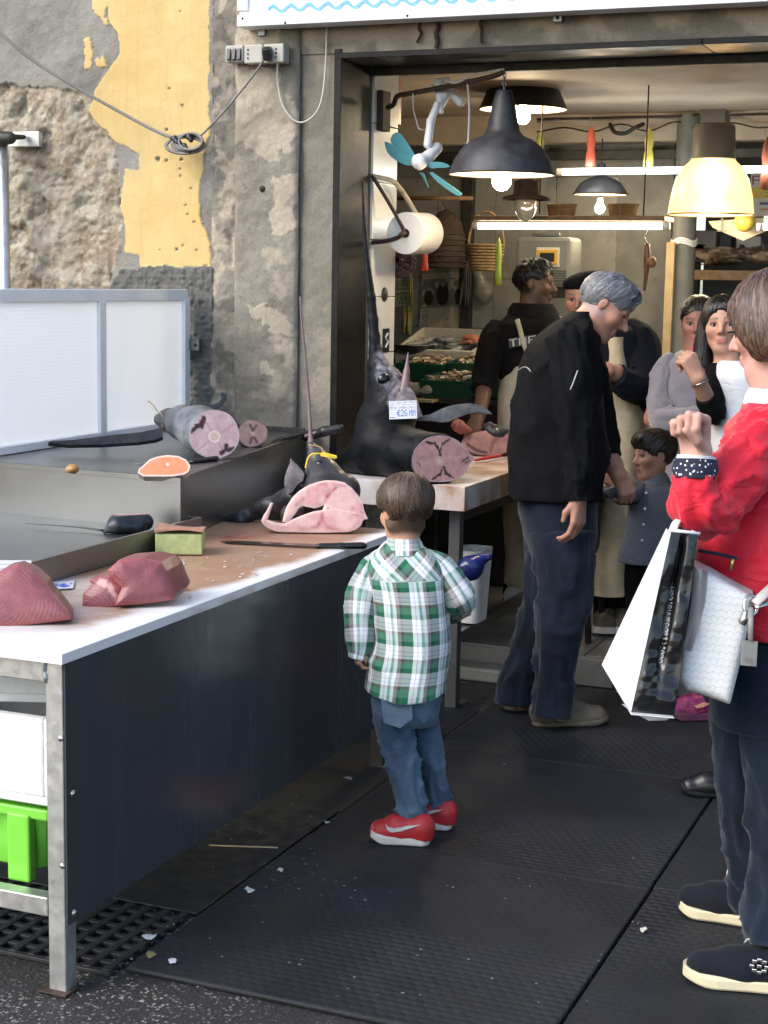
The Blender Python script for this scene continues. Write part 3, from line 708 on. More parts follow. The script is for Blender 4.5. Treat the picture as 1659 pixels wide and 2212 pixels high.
# ------------------------------------------------------------------ front counter
CXR, ZB = -1.942, 0.80
def gridtop(name, x0, x1, y0, y1, z0, z1, colfn, mat_, parent, res=0.012):
    """board: fine top sheet (with colour attribute) over side faces"""
    xs = np.linspace(x0, x1, int((x1 - x0) / res) + 2); ys = np.linspace(y0, y1, int((y1 - y0) / res) + 2); X, Y = np.meshgrid(xs, ys)
    n, m = X.shape; Z = np.full_like(X, z1)
    e = np.minimum(np.minimum(X - x0, x1 - X), np.minimum(Y - y0, y1 - Y)); Z -= 0.003 * np.exp(-e / 0.004)
    v = np.stack([X, Y, Z], -1).reshape(-1, 3); c = colfn(X, Y).reshape(-1, 3)
    i = (np.arange(n - 1)[:, None] * m + np.arange(m - 1)).ravel(); f = np.stack([i, i + 1, i + m + 1, i + m], 1).tolist()
    b = [*range(m)], [*range(m - 1, n * m, m)], [*range(n * m - 1, (n - 1) * m - 1, -1)], [*range((n - 1) * m, -1, -m)]
    loop = b[0][:-1] + b[1][:-1] + b[2][:-1] + b[3][:-1]; k = len(v)
    low = v[loop].copy(); low[:, 2] = z0; v = np.vstack([v, low]); L = len(loop)
    qn = fbm(v[loop], 14, 5); cl = np.clip(c[loop] * 0.45 + np.stack([.25 + .5 * qn, 0 * qn, 0 * qn], -1) * smooth(3.2, 3.8, v[loop][:, 1])[:, None], 0, 1); c = np.vstack([c, cl])
    f += [(loop[j], k + j, k + (j + 1) % L, loop[(j + 1) % L]) for j in range(L)] + [tuple(k + j for j in range(L - 1, -1, -1))]
    return mesh(name, v, f, mat_, parent, False, col=c)
ct = thing('fish_counter', (-2.35, 3.86, 0), 'long metal framed fish counter with white cutting board and dark side panel', 'counter')
def stain1(X, Y):
    q = np.stack([X, Y, 0 * X], -1); n = fbm(q, 5, 3)
    s = smooth(3.02, 3.25, Y + 0.10 * n) * smooth(-1.955, -2.03, X + 0.05 * n) ; s = np.clip(s * (0.55 + 0.55 * smooth(3.2, 4.0, Y) + 0.3 * n), 0, 1)
    b = np.exp(-((X + 2.33) / 0.06) ** 2 - ((Y - 4.47) / 0.10) ** 2) + 0.3 * np.exp(-((X + 2.15) / 0.12) ** 2 - ((Y - 4.55) / 0.05) ** 2)
    return np.stack([s, np.clip(b * 1.3, 0, 1), 0 * s], -1)
gridtop('cutting_board', -2.84, CXR + 0.006, 2.885, 4.86, ZB - 0.026, ZB, stain1, M['board'], ct)
gl = 0.045
for lx in (CXR - 0.028, -2.80):
    for ly in (2.925, 4.80):
        MB().box((lx, ly, 0.385), (gl, gl, 0.77), None, 0.003).out('leg', M['alu'] if ly < 3 else M['iron'], ct)  # dark iron on the far legs: shade at that end put into the colour
for z, hh in ((0.748, 0.05), (0.2, 0.045)):
    for ly in (2.925, 4.80): MB().box(((CXR - 2.83) / 2 - 0.0, ly, z), (0.78, 0.04, hh), None, 0.003).out('rail', M['alu'], ct)
    for lx in (CXR - 0.03, -2.80): MB().box((lx, 3.86, z), (0.038, 1.83, hh), None, 0.003).out('rail', M['alu'], ct)
MB().box((CXR + 0.001, 3.86, 0.475), (0.005, 1.92, 0.615), None, 0.001).out('side_panel', M['panel'], ct)
for z, s in ((0.60, -0.012), (0.47, 0.006), (0.305, -0.012), (0.19, 0.006)):
    MB().lathe((CXR + s * 0.3 + (0.003 if s > 0 else -0.009), 2.905 if s < 0 else 2.925, z), [(0.0, 0.004), (0.005, 0.004), (0.008, 0.001), (0.009, -0.003)], 12, (0, -1, 0) if s < 0 else (1, 0, 0)).out('bolt', M['silver'], ct, True)
mw_ = Field(0.003)
for k in range(14): mw_.cone((-1.993 + random.uniform(-.004, .004), 2.902, 0.725 + k * 0.0045), (-1.993 + random.uniform(-.004, .004), 2.900, 0.728 + k * 0.0045), 0.004, 0.004, 0.004)
vv, ff = mw_.surf(); mesh('weld_seam', vv, ff, M['alu'], ct)
MB().box((-1.975, 2.915, 0.006), (0.075, 0.06, 0.006), None, 0.002).out('foot_plate', M['rust'], ct)
# boxes stored below
def foam_box(name, c, d, rz, t, label, m=M['styro'], h0=0.02):
    R = np.array([[math.cos(rz), -math.sin(rz), 0], [math.sin(rz), math.cos(rz), 0], [0, 0, 1]]); c = np.array(c, float)
    bt = thing(name, c, label, 'box'); w, l, h = d
    pos = lambda x, y, z: c + R @ np.array([x, y, z])
    MB().box(pos(0, 0, h0 / 2), (w, l, h0), R, 0.004).out('base', m, bt)
    for s in (-1, 1):
        MB().box(pos(s * (w - t) / 2, 0, h0 / 2 + h / 2), (t, l - 0.001, h - h0), R, 0.006).out('side', m, bt)
        MB().box(pos(0, s * (l - t) / 2, h0 / 2 + h / 2 - 0.001), (w - 2 * t, t, h - h0), R, 0.006).out('end', m, bt)
    return bt
foam_box('foam_box', (-2.27, 3.16, 0.415), (0.52, 0.40, 0.205), 0.0, 0.03, 'large white foam box resting on the green crate under the counter')
foam_box('foam_box', (-2.24, 3.22, 0.615), (0.40, 0.32, 0.115), 0.38, 0.025, 'small turned white foam box on top of the large foam box')
gc = thing('green_crate', (-2.33, 3.22, 0.225), 'bright green plastic crate with a notched rim under the counter', 'crate')
def trough(w0, l0, w1, l1, z0, z1, c, t=0.006):
    rs = []
    def ring(w, l, z):
        r = 0.03; pts = []
        for sx, sy, a0 in ((1, 1, 0), (-1, 1, 90), (-1, -1, 180), (1, -1, 270)):
            for a in np.radians(np.linspace(a0, a0 + 90, 5)): pts.append((c[0] + sx * (w / 2 - r) + r * math.cos(a), c[1] + sy * (l / 2 - r) + r * math.sin(a), z))
        return np.array(pts)
    for w, l, z in ((w0 - t, l0 - t, z0), (w0, l0, z0 + 0.004), (w1, l1, z1), (w1 - 2 * t, l1 - 2 * t, z1), (w0 - 2 * t, l0 - 2 * t, z0 + t)): rs.append(ring(w, l, z))
    return rings(rs)
v, f = trough(0.50, 0.36, 0.56, 0.42, 0.235, 0.395, (-2.33, 3.20, 0)); mesh('shell', v, f, M['green_crate'], gc, False)
mb = MB()
for s in (-1, 1):
    mb.box((-2.33, 3.20 + s * 0.213, 0.385), (0.58, 0.022, 0.028), None, 0.006); mb.box((-2.33 + s * 0.283, 3.20, 0.385), (0.022, 0.40, 0.028), None, 0.006)
mb.out('rim', M['green_crate'], gc)
for sx in (-0.2, 0.21):
    MB().box((-2.33 + sx, 2.985, 0.30), (0.062, 0.03, 0.165), None, 0.006).out('stacking_foot', M['green_crate'], gc)
# ------------------------------------------------------------------ steel tray and steel box on the left
tr = thing('steel_tray', (-2.95, 3.85, ZB), 'shallow wet stainless tray with raised rim beside the cutting board', 'tray')
MB().box((-2.93, 3.66, 0.832), (1.0, 1.44, 0.006), None, 0.001).out('floor', M['steel'], tr)
for a, b, c_, d_ in ((-2.425, 3.66, 0.014, 1.46), (-3.44, 3.66, 0.014, 1.46)):
    MB().box((a, b, 0.835), (c_, d_, 0.068), None, 0.003).out('rim', M['steel'], tr)
for b in (2.935, 4.385): MB().box((-2.93, b, 0.8345), (1.0, 0.014, 0.067), None, 0.003).out('rim', M['steel'], tr)
FRc, BRc, BLc, FLc = np.array([-2.444, 4.298]), np.array([-2.728, 5.80]), np.array([-3.30, 5.80]), np.array([-3.30, 4.37])
sb = thing('steel_box', (-2.95, 5.05, 0.885), 'large brushed steel display box carrying the cut swordfish tail', 'display')
q = [FRc, BRc, BLc, FLc]; cen = sum(q) / 4
rs = [np.array([(*(cen + (p - cen) * s), z) for p in q]) for s, z in ((0.995, 0.70), (0.995, 0.985), (1.0, 0.986), (1.0, 1.0), (0.992, 1.002))]
v, f = rings(rs); mesh('casing', v, f, M['steel'], sb, False)
for p0, p1 in ((BRc, BLc), (BLc, FLc)):
    dd = _u(p1 - p0); R = np.array([[dd[0], -dd[1], 0], [dd[1], dd[0], 0], [0, 0, 1]])
    MB().box((*((p0 + p1) / 2), 1.012), (np.linalg.norm(p1 - p0), 0.012, 0.022), R, 0.002).out('splash_rim', M['iron'], sb)
# ------------------------------------------------------------------ cutting table in the doorway
B2 = P(1004, 1051, X=CXR); ZT = B2[2]
M['leg_grey'] = mat('grey_leg', (0.10, 0.10, 0.098), 0.45, 0.4, var=0.15)
t2 = thing('cutting_table', (-2.25, 6.1, 0), 'cutting table with thick white plastic block in the shop doorway', 'table')
def stain2(X, Y):
    q = np.stack([X, Y, 0 * X], -1); n = fbm(q, 5, 13)
    s = np.clip(0.35 + 0.5 * n + 0.3 * smooth(5.5, 6.0, Y) - 0.6 * smooth(-2.3, -2.5, X) * smooth(5.9, 5.6, Y), 0, 1); return np.stack([s, 0.25 * smooth(0.2, 0.6, fbm(q, 7, 3)), 0 * s], -1)
gridtop('block', -2.585, CXR, B2[1], 6.85, ZT - 0.093, ZT, stain2, M['board'], t2)
for lx, ly in ((CXR - 0.065, B2[1] + 0.10), (CXR - 0.065, 6.75), (-2.53, B2[1] + 0.10), (-2.53, 6.75)):
    MB().box((lx, ly, (ZT - 0.10) / 2), (0.045, 0.045, ZT - 0.10), None, 0.003).out('leg', M['iron'] if lx < -2.2 else M['leg_grey'], t2)
for lx in (CXR - 0.065, -2.53): MB().box((lx, (B2[1] + 6.85) / 2, 0.27), (0.035, 6.75 - B2[1] - 0.15, 0.04), None, 0.003).out('rail', M['steel'], t2)
for lx in (CXR - 0.065, -2.53): MB().box((lx, (B2[1] + 6.85) / 2, ZT - 0.125), (0.04, 6.7 - B2[1] - 0.15, 0.05), None, 0.003).out('apron_rail', M['iron'], t2)
# stool beyond the table
st = thing('stool', (-1.98, 6.35, 0.12), 'dark round topped stool behind the cutting table', 'stool')
MB().lathe((-1.80, 6.50, 0), [(0, 0.735), (0.17, 0.735), (0.18, 0.745), (0.18, 0.76), (0.165, 0.768), (0, 0.768)], 28).out('seat', M['iron'], st, True)
for a in np.radians((45, 135, 225, 315)):
    MB().tube([(-1.80 + 0.10 * math.cos(a), 6.5 + 0.10 * math.sin(a), 0.74), (-1.80 + 0.17 * math.cos(a), 6.5 + 0.17 * math.sin(a), 0.125)], 0.014, 8).out('leg', M['iron'], st, True)
# white bin on the table rail with a blue bag in it
bn = thing('foam_bin', (-2.03, 5.83, 0.29), 'white foam bin hung between table legs, behind the boy', 'bin')
bc_ = C(1020, 1300, depth(P(1020, 1380, X=-1.97)) + 0.1); v, f = trough(0.09, 0.14, 0.115, 0.175, 0.295, 0.585, (bc_[0], bc_[1], 0), 0.016); mesh('shell', v, f, M['styro'], bn, False)
F = Field(0.005)
a, b = C(985, 1245, 5.85), C(1048, 1208, 5.85)
F.cone(a, (a + b) / 2, 0.03, 0.044, 0.02).cone((a + b) / 2, b - V(.012, 0), 0.044, 0.02, 0.02).cone(b, b + V(0.014, 0.007), 0.011, 0.013, 0.01)
F.warp(lambda g: 0.003 * fbm(g, 25, 3)); v, f = F.surf()
mesh('blue_bag', v, f, mat('blue_plastic', (0.012, 0.02, 0.11), 0.22, var=0.2, bump=0.15, bs=25), None, label='glossy dark blue tied plastic bag poking out of the foam bin', cat='bag')
# white twin-wall screen standing on the far left side of the steel box
sc_ = thing('screen', (-3.36, 5.2, 1.0), 'white framed translucent screen standing behind the steel box', 'screen')
ZS0, ZS1, sx, y0s, y1s = 1.0, 1.565, -3.27, 4.30, 5.79
MB().box((sx, (y0s + y1s) / 2, ZS1 - 0.022), (0.03, y1s - y0s, 0.044), None, 0.002).out('top_bar', M['white_paint'], sc_)
MB().box((sx, (y0s + y1s) / 2, ZS0 + 0.018), (0.03, y1s - y0s, 0.028), None, 0.002).out('bottom_bar', M['white_paint'], sc_)
for yy in (4.32, P(215, 760, X=sx)[1], 5.78): MB().box((sx + 0.001, yy, (ZS0 + ZS1) / 2 - 0.008), (0.034, 0.042 if yy != 4.32 else 0.03, ZS1 - ZS0 - 0.07), None, 0.002).out('post', M['white_paint'], sc_)
ym = P(215, 760, X=sx)[1]
for ya, yb in ((4.335, ym - 0.021), (ym + 0.021, 5.757)):
    MB().box((sx, (ya + yb) / 2, (ZS0 + ZS1) / 2 - 0.006), (0.008, yb - ya - 0.002, ZS1 - ZS0 - 0.078)).out('pane', M['polycarb'], sc_)
pb = P(425, 745, Y=W - 0.03)
br = thing('wall_bracket', (pb[0], W, pb[2] - 0.05), 'galvanised bracket fixing the screen post to the dark stucco', 'bracket')
MB().box((pb[0] + 0.002, W - 0.045, pb[2]), (0.05, 0.03, 0.045), None, 0.002).out('plate', M['steel'], br)
MB().box((pb[0] - 0.06, W - 0.05, pb[2] + 0.03), (0.07, 0.04, 0.02), None, 0.002).out('clamp', M['steel'], br)
MB().box((pb[0] - 0.06, W - 0.045, pb[2] - 0.03), (0.03, 0.03, 0.06), None, 0.002).out('block', M['white_plastic'], br)
MB().lathe((pb[0] + 0.01, W - 0.062, pb[2]), [(0, 0.003), (0.006, 0.002), (0.007, 0)], 10, (0, -1, 0)).out('screw', M['iron'], br, True)
# ------------------------------------------------------------------ shop sign
def wp(x, y, o=0.06): return P(x, y, Y=W - o)
SY = 5.70; sa = P(512, 58, Y=SY); zs = sa[2]
sg = thing('shop_sign', (-1.3, SY, zs), 'white framed shop sign with a blue wave line over the doorway', 'sign')
sxr = 0.75
MB().box(((sa[0] + sxr) / 2, SY + 0.055, zs + 0.35), (sxr - sa[0] - 0.01, 0.085, 0.69)).out('panel', M['white_plastic'], sg)
MB().box(((sa[0] + sxr) / 2, SY + 0.05, zs + 0.022), (sxr - sa[0], 0.10, 0.044), None, 0.003).out('frame_bar', M['white_paint'], sg)
MB().box((sa[0] + 0.022, SY + 0.05, zs + 0.38), (0.044, 0.098, 0.64), None, 0.003).out('frame_bar', M['white_paint'], sg)
wz = P(640, 19, Y=SY)[2] + 0.006; xs = np.arange(-2.86, 0.5, 0.006); per = 0.077
top = np.array([(x, SY + 0.0095, wz + 0.011 * math.sin(2 * math.pi * (x + 2.86) / per)) for x in xs])
th = np.array([(0, 0, 0.0055 + 0.003 * abs(math.cos(2 * math.pi * (x + 2.86) / per + 0.6))) for x in xs])
v = np.vstack([top - th, top + th, top - th + [0, 0.004, 0], top + th + [0, 0.004, 0]]); n = len(xs)
f = [(i, i + 1, n + i + 1, n + i) for i in range(n - 1)] + [(n + i, n + i + 1, 3 * n + i + 1, 3 * n + i) for i in range(n - 1)] + [(2 * n + i, 2 * n + i + 1, i + 1, i) for i in range(n - 1)]
mesh('wave_line', v, f, mat('wave_blue', (0.16, 0.42, 0.72), 0.5, var=0.04), sg, False)
for x, y in ((524, 40), (616, 49), (880, 34)):
    q = P(x, y, Y=SY); MB().lathe(q - [0, 0.001, 0], [(0, 0.003), (0.004, 0.002), (0.005, 0)], 10, (0, -1, 0)).out('screw', M['iron'], sg, True)
q = wp(1207, 40, 0.05); bk = thing('sign_bracket', q, 'small grey camera-like bracket hanging under the sign', 'bracket')
MB().box(q, (0.035, 0.035, 0.03), None, 0.004).out('box', M['steel'], bk); MB().tube([q, q + [0, 0, 0.06]], 0.006, 8).out('stem', M['steel'], bk, True)
MB().lathe(q - [0, 0.018, 0], [(0.0, 0.003), (0.006, 0.002), (0.007, 0)], 12, (0, -1, 0)).out('lens', M['black_plastic'], bk, True)
for i, pts in enumerate(([(908, 46), (905, 62), (910, 72), (903, 88), (900, 92)], [(943, 42), (947, 58), (942, 72), (945, 90), (941, 104)], [(1047, 38), (1037, 50), (1040, 66), (1039, 88), (1043, 92)])):
    MB().tube(spline([wp(x, y, 0.035) for x, y in pts], 5), 0.006 if i != 1 else 0.009, 8).out('hook', M['rust'], None, True,
        label=['rusty twisted hook, left of three under the sign', 'thick rusty hook, middle of three under the sign', 'rusty curved hook, right of three under the sign'][i], cat='hook', group='rusty hooks under the sign')
# ------------------------------------------------------------------ sockets and cables on the wall
q0, q1 = wp(497, 143), wp(628, 97); ec = (q0 + q1) / 2; ew, eh = q1[0] - q0[0], q1[2] - q0[2]
eb = thing('socket_box', (ec[0], W - 0.06, q0[2]), 'pale grey socket box with plug and switches on the pilaster', 'socket box')
grey_p = mat('grey_plastic', (0.42, 0.40, 0.35), 0.5, var=0.1)
for k, (c, wd) in enumerate(((0.17, 0.30), (0.485, 0.31), (0.815, 0.33))):
    x = q0[0] + ew * c; MB().box((x, W - 0.085, ec[2] + (0.004 if k == 0 else 0)), (ew * wd, 0.055, eh * (0.9 if k == 0 else 1.0)), None, 0.006).out('module', grey_p, eb)
for k in range(3): MB().box((q0[0] + ew * (0.09 + 0.085 * k), W - 0.115, ec[2]), (ew * 0.06, 0.012, eh * 0.6), [[1, 0, 0], [0, 1, .2], [0, -.2, 1]], 0.002).out('switch', M['black_plastic'], eb)
for c in (0.40, 0.74, 0.86):
    for k in (-1, 0, 1): MB().lathe((q0[0] + ew * c, W - 0.1135, ec[2] + 0.016 * k), [(0, 0.0015), (0.004, 0.0015), (0.004, 0)], 8, (0, -1, 0)).out('pin_hole', M['black_plastic'], eb)
pl = wp(577, 116, 0.13)
mb = MB().box(pl, (0.034, 0.05, 0.05), frame(_u(np.array([0.3, -1, -0.3]))), 0.008); mb.out('plug', M['black_plastic'], eb)
MB().tube(spline([pl - [0, 0.02, 0], wp(560, 145, 0.14), wp(500, 222, 0.11), wp(452, 275, 0.10), wp(428, 298, 0.10)], 6), 0.0045, 8).out('cable', M['cable_grey'], None, True, label='thin grey cable from the plug down to the coiled bundle', cat='cable')
MB().tube(spline([P(-40, 35, Y=W - 0.25), P(60, 122, Y=W - 0.2), P(150, 180, Y=W - 0.16), P(250, 237, Y=W - 0.12), P(330, 280, Y=W - 0.10), P(372, 298, Y=W - 0.10)], 6), 0.0068, 8).out('cable', M['cable_grey'], None, True, label='grey cable sagging from the upper left edge to the coiled bundle', cat='cable')
bc = P(403, 303, Y=W - 0.09); cb = thing('cable_coil', bc, 'flattened coil of grey cable bound with black tape on yellow paint', 'cable coil')
for k in range(6):
    a = np.linspace(0, 2 * np.pi, 24); j = rng.normal(0, 0.004, 3); sx_ = 0.088 - 0.007 * k
    pts = [bc + [0.008 * k - 0.01 + sx_ * math.cos(t), -0.004 * k + 0.012 * math.sin(t), -0.02 + 0.02 * math.sin(t) + 0.016 * math.sin(t + 0.6) - 0.25 * 0.05 * math.cos(t) + 0.003 * k] + j for t in a]
    MB().tube(pts, 0.0052, 7, False).out('loop', M['cable_grey'], cb, True)
F = Field(0.004)
for dx, dz, r in ((-0.045, 0.006, 0.014), (-0.025, -0.012, 0.012), (0.02, 0.012, 0.014), (0.0, -0.02, 0.009), (0.015, -0.04, 0.006)): F.cone(bc + [dx, -0.015, dz], bc + [dx + 0.012, -0.02, dz - 0.014], r, r * .7, 0.01)
v, f = F.surf(); mesh('tape', v, f, M['black_plastic'], cb)
MB().tube(spline([wp(600, 130, 0.1), wp(600, 175, 0.07), wp(610, 225, 0.065), wp(632, 257, 0.06), wp(655, 264, 0.05), wp(682, 245, 0.04), wp(697, 205, 0.035), wp(704, 130, 0.035), wp(706, 55, 0.035)], 6), 0.0038, 8).out('cable', M['cable_white'], None, True, label='pale cable hanging in a loop between socket box and sign', cat='cable')
MB().box(wp(567, 70, 0.055), (0.03, 0.02, 0.03), None, 0.003).out('junction_clip', M['steel'], None, label='small metal clip above the socket box', cat='clip')
pp = P(8, 460, Y=W - 0.12); po = thing('pole', (pp[0], W - 0.12, 0), 'grey metal pole at the left edge with bolted wall bracket', 'pole')
MB().tube([(pp[0], W - 0.12, 0.0), (pp[0], W - 0.12, P(8, 312, Y=W - 0.12)[2])], 0.024, 16).out('tube', M['alu'], po, True)
b0, b1 = wp(22, 320, .02), wp(88, 283, .02)
MB().box(((b0[0] + b1[0]) / 2, W - 0.02, (b0[2] + b1[2]) / 2), (b1[0] - b0[0], 0.03, (b1[2] - b0[2]) * 0.9), None, 0.003).out('wall_plate', M['alu'], po)
F = Field(0.005); a = P(-10, 300, Y=W - 0.14); F.cone(a, P(22, 298, Y=W - 0.14), 0.036, 0.026, 0.02).cone(P(22, 296, Y=W - 0.13), P(52, 296, Y=W - 0.05), 0.014, 0.01, 0.01); v, f = F.surf(); mesh('clamp', v, f, M['iron'], po)
q = P(567, 408, Y=W - 0.045); MB().lathe(q, [(0, 0.012), (0.011, 0.008), (0.014, 0)], 10, (0, -1, 0)).out('wall_stud', M['rust'], None, True, label='rusty stud sticking out of the pilaster', cat='stud')

# ------------------------------------------------------------------ lamps
M['enamel'] = mat('dark_enamel', (0.032, 0.032, 0.036), 0.5, var=0.45, vs=14, bump=0.15, bs=40, dirt=((0.12, 0.10, 0.085, 1), 0.1, 12))
M['enamel_in'] = mat('white_enamel', (0.8, 0.76, 0.66), 0.35)
def pointlight(p, e, c=(1.0, 0.78, 0.5), r=0.03, nm='lamp_light', par=None):
    l = bpy.data.lights.new(nm, 'POINT'); l.energy = e; l.color = c; l.shadow_soft_size = r
    o = bpy.data.objects.new(nm, l); COL.objects.link(o); o.location = [float(k) for k in p]
    if par: o.parent = par; o.location = Vector([float(k) for k in p]) - wloc(par)
def shade_lamp(x, y, Y, prof, bulb, label, e, name='pendant_lamp', cap=None):
    """prof: (radius, height above rim) in picture units at that distance"""
    c = P(x, y, Y=Y); s = depth(c) / FOC
    t = thing(name, c, label, 'lamp')
    pr = [(r * s, h * s) for r, h in prof]
    MB().lathe(c, pr, 40).out('shade', M['enamel'], t, True)
    MB().lathe(c, [(max(r - 0.004, 0.001), h - (0.0 if i == 0 else 0.004)) for i, (r, h) in enumerate(pr)], 40).out('lining', M['enamel_in'], t, True)
    MB().tube([c + [pr[0][0] * math.cos(a), pr[0][0] * math.sin(a), 0] for a in np.linspace(0, 2 * np.pi, 41)], 0.004, 6, False).out('rim', M['rust'], t, True)
    MB().lathe(c, [(pr[-1][0], pr[-1][1]), (pr[-1][0] * 0.9, pr[-1][1] + 0.01), (0.001, pr[-1][1] + 0.012)], 24).out('cap', M['enamel'], t, True)
    if bulb:
        br_, bz = bulb; br_ *= s; bz *= s
        F = Field(0.004); F.ell(c + [0, 0, bz], (br_, br_, br_), None).cone(c + [0, 0, bz], c + [0, 0, bz + br_ * 2.0], br_ * 0.7, br_ * 0.45, 0.01); v, f = F.surf(); mesh('bulb', v, f, M['bulb'], t)
        pointlight(c + [0, 0, bz - br_ - 0.012], e, r=0.03, par=t)
    return t, c, s
t, c, s = shade_lamp(1084, 377, 6.02, [(115, 0), (113, 6), (104, 30), (88, 55), (66, 73), (44, 82), (36, 92), (30, 120), (24, 150), (18, 172)], (21, -14), 'large dark enamel pendant lamp with glowing bulb hanging nearest the doorway', 5)
hk = P(1088, 156, Y=6.02)
mb = MB()
for k in range(4): mb.tube([c + [0.006 * math.cos(a) * (k % 2), 0.006 * math.cos(a) * (1 - k % 2), 172 * s + 0.015 + k * 0.017 + 0.011 * math.sin(a)] for a in np.linspace(0, 2 * np.pi, 11)], 0.0022, 5, False)
mb.tube([c + [0, 0, 172 * s + 0.07], hk], 0.003, 6); mb.out('chain', M['steel'], t, True)
shade_lamp(1130, 236, 7.45, [(95, 0), (92, 8), (80, 35), (62, 52), (40, 58), (34, 60), (34, 74)], (16, -16), 'dark enamel lamp close under the ceiling behind the large pendant', 6)
t, c, s = shade_lamp(1297, 420, 8.2, [(59, 0), (55, 8), (44, 24), (28, 33), (15, 38), (11, 48), (9, 62)], (11, -30), 'small dark pendant lamp with bare bulb in front of baskets', 4)
MB().tube([c + [0, 0, 62 * s], c + [0, 0, 118 * s]], 0.004, 6).out('cord', M['iron'], t, True)
MB().tube([c + [0, 0, -2 * s], c + [0, 0, -18 * s]], 0.012, 10).out('socket', M['black_plastic'], t, True)
# glass pendant
c = P(1535, 464, Y=7.55); s = depth(c) / FOC
gl_ = thing('glass_pendant', c, 'big bell shaped lamp of glowing amber glass with grey body', 'lamp')
gm = G('amber_glass'); gm.p(Base_Color=(0.95, 0.77, 0.52, 1), Roughness=0.35, Transmission_Weight=0.75, Emission_Color=(1.0, 0.62, 0.27, 1), Emission_Strength=0.28); 
pr = [(92, 0), (91, 8), (87, 40), (78, 75), (62, 102), (50, 112), (47, 118)]
MB().lathe(c, [(r * s, h * s) for r, h in pr] + [((r - 2) * s, h * s) for r, h in pr[::-1]], 48).out('glass', gm.m, gl_, True)
MB().lathe(c, [(47 * s, 116 * s), (47 * s, 122 * s), (44 * s, 185 * s), (40 * s, 190 * s), (2 * s, 190 * s)], 40).out('body', mat('grey_metal', (0.2, 0.19, 0.18), 0.5, var=0.1), gl_, True)
MB().box(c + [0, 0, 205 * s], (56 * s, 50 * s, 30 * s), None, 0.004).out('gear_box', M['steel'], gl_)
MB().tube([c + [92 * s * math.cos(a), 92 * s * math.sin(a), 0] for a in np.linspace(0, 2 * np.pi, 49)], 0.004, 6, False).out('rim', mat('brass', (0.25, 0.17, 0.07), 0.4, 0.6), gl_, True)
F = Field(0.006); F.ell(c + [0, 0, 75 * s], (30 * s, 30 * s, 40 * s)); v, f = F.surf(); mesh('bulb', v, f, emis('lit_bulb_large', (1.0, 0.85, 0.6), 3.0), gl_)
pointlight(c + [0, 0, -0.03], 6, r=0.06, par=gl_)
# jar lamp, unlit
c = P(1136, 432, Y=6.9); s = depth(c) / FOC
jl = thing('jar_lamp', c, 'unlit old lamp with clear egg shaped glass below a rusty disc', 'lamp')
MB().lathe(c, [(53 * s, 0), (50 * s, 6 * s), (28 * s, 12 * s), (26 * s, 40 * s), (8 * s, 46 * s), (8 * s, 80 * s)], 32).out('hood', M['rust'], jl, True)
MB().lathe(c, [(24 * s, 0), (25 * s, -8 * s), (22 * s, -25 * s), (14 * s, -40 * s), (1 * s, -47 * s)], 28).out('glass_globe', M['glass'], jl, True)
# fluorescent tubes
def tube_lamp(x0, x1, y0, y1, Y, m, label, fix=True, e=0):
    a, b = P(x0, y0, Y=Y), P(x1, y1, Y=Y); t = thing('tube_light', (a + b) / 2, label, 'lamp', 'fluorescent tubes')
    MB().tube([a, b], 0.016, 14).out('tube', m, t, True)
    d = _u(b - a)
    for p_, sg_ in ((a, -1), (b, 1)): MB().tube([p_, p_ + sg_ * d * 0.03], 0.018, 12).out('end_cap', M['white_plastic'], t, True)
    if fix: MB().box((a + b) / 2 + [0, 0.02, 0.032], (np.linalg.norm(b - a), 0.05, 0.028), None, 0.003).out('fitting', M['white_plastic'], t)
    return a, b
ta, tb = tube_lamp(1034, 1432, 488, 488, 7.3, M['tube_warm'], 'long lit fluorescent tube under the hanging basket shelf', False)
tube_lamp(1216, 1700, 371, 365, 8.0, M['tube_cool'], 'cool white fluorescent tube behind the amber glass lamp', False)
tube_lamp(1650, 1790, 490, 486, 7.6, M['tube_cool'], 'short stretch of fluorescent tube at the right edge beside yellow ball')
# basket shelf over the first tube
sh = thing('hanging_shelf', (ta + tb) / 2, 'narrow brown hanging shelf above the long tube', 'shelf')
MB().box((ta + tb) / 2 + [0, 0.06, 0.034], (np.linalg.norm(tb - ta) + 0.03, 0.20, 0.022), None, 0.003).out('board', M['wood'], sh)
for x in (1165, 1390):
    q = P(x, 470, Y=7.36); MB().tube([q, [q[0], q[1], 2.515]], 0.0035, 8).out('hanger', M['rust'], sh, True)
def basket(c, r, h, label, m=None, name='basket', handle=0.0, group=None):
    m = m or M['wicker']; t = thing(name, c, label, 'basket', group); n = 9
    for k in range(n):
        z = h * k / (n - 1); rr = r * (0.82 + 0.18 * k / (n - 1))
        MB().tube([np.array(c) + [rr * math.cos(a) * (1 + 0.015 * math.sin(a * 14 + (k % 2) * np.pi)), 0.8 * rr * math.sin(a) * (1 + 0.015 * math.sin(a * 14 + (k % 2) * np.pi)), z] for a in np.linspace(0, 2 * np.pi, 57)], h / n * 0.56, 6, False).out('coil', m, t, True)
    MB().lathe(c, [(0.001, 0.004), (r * 0.8, 0.004), (r * 0.8, 0.0), (0.001, 0.0)], 24).out('bottom', m, t, True)
    if handle: MB().tube([np.array(c) + [r * math.cos(a), 0, h + handle * math.sin(a)] for a in np.linspace(0, np.pi, 21)], 0.007, 8).out('handle', m, t, True)
    return t
for x, lb in ((1213, 'small wicker basket on the hanging shelf, left of the small lamp'), (1345, 'small wicker basket on the hanging shelf, behind the bare bulb')):
    q = P(x, 470, Y=7.40); q[2] = (ta[2] + tb[2]) / 2 + 0.047; basket(q, 0.072, 0.055, lb, group='baskets on the hanging shelf')
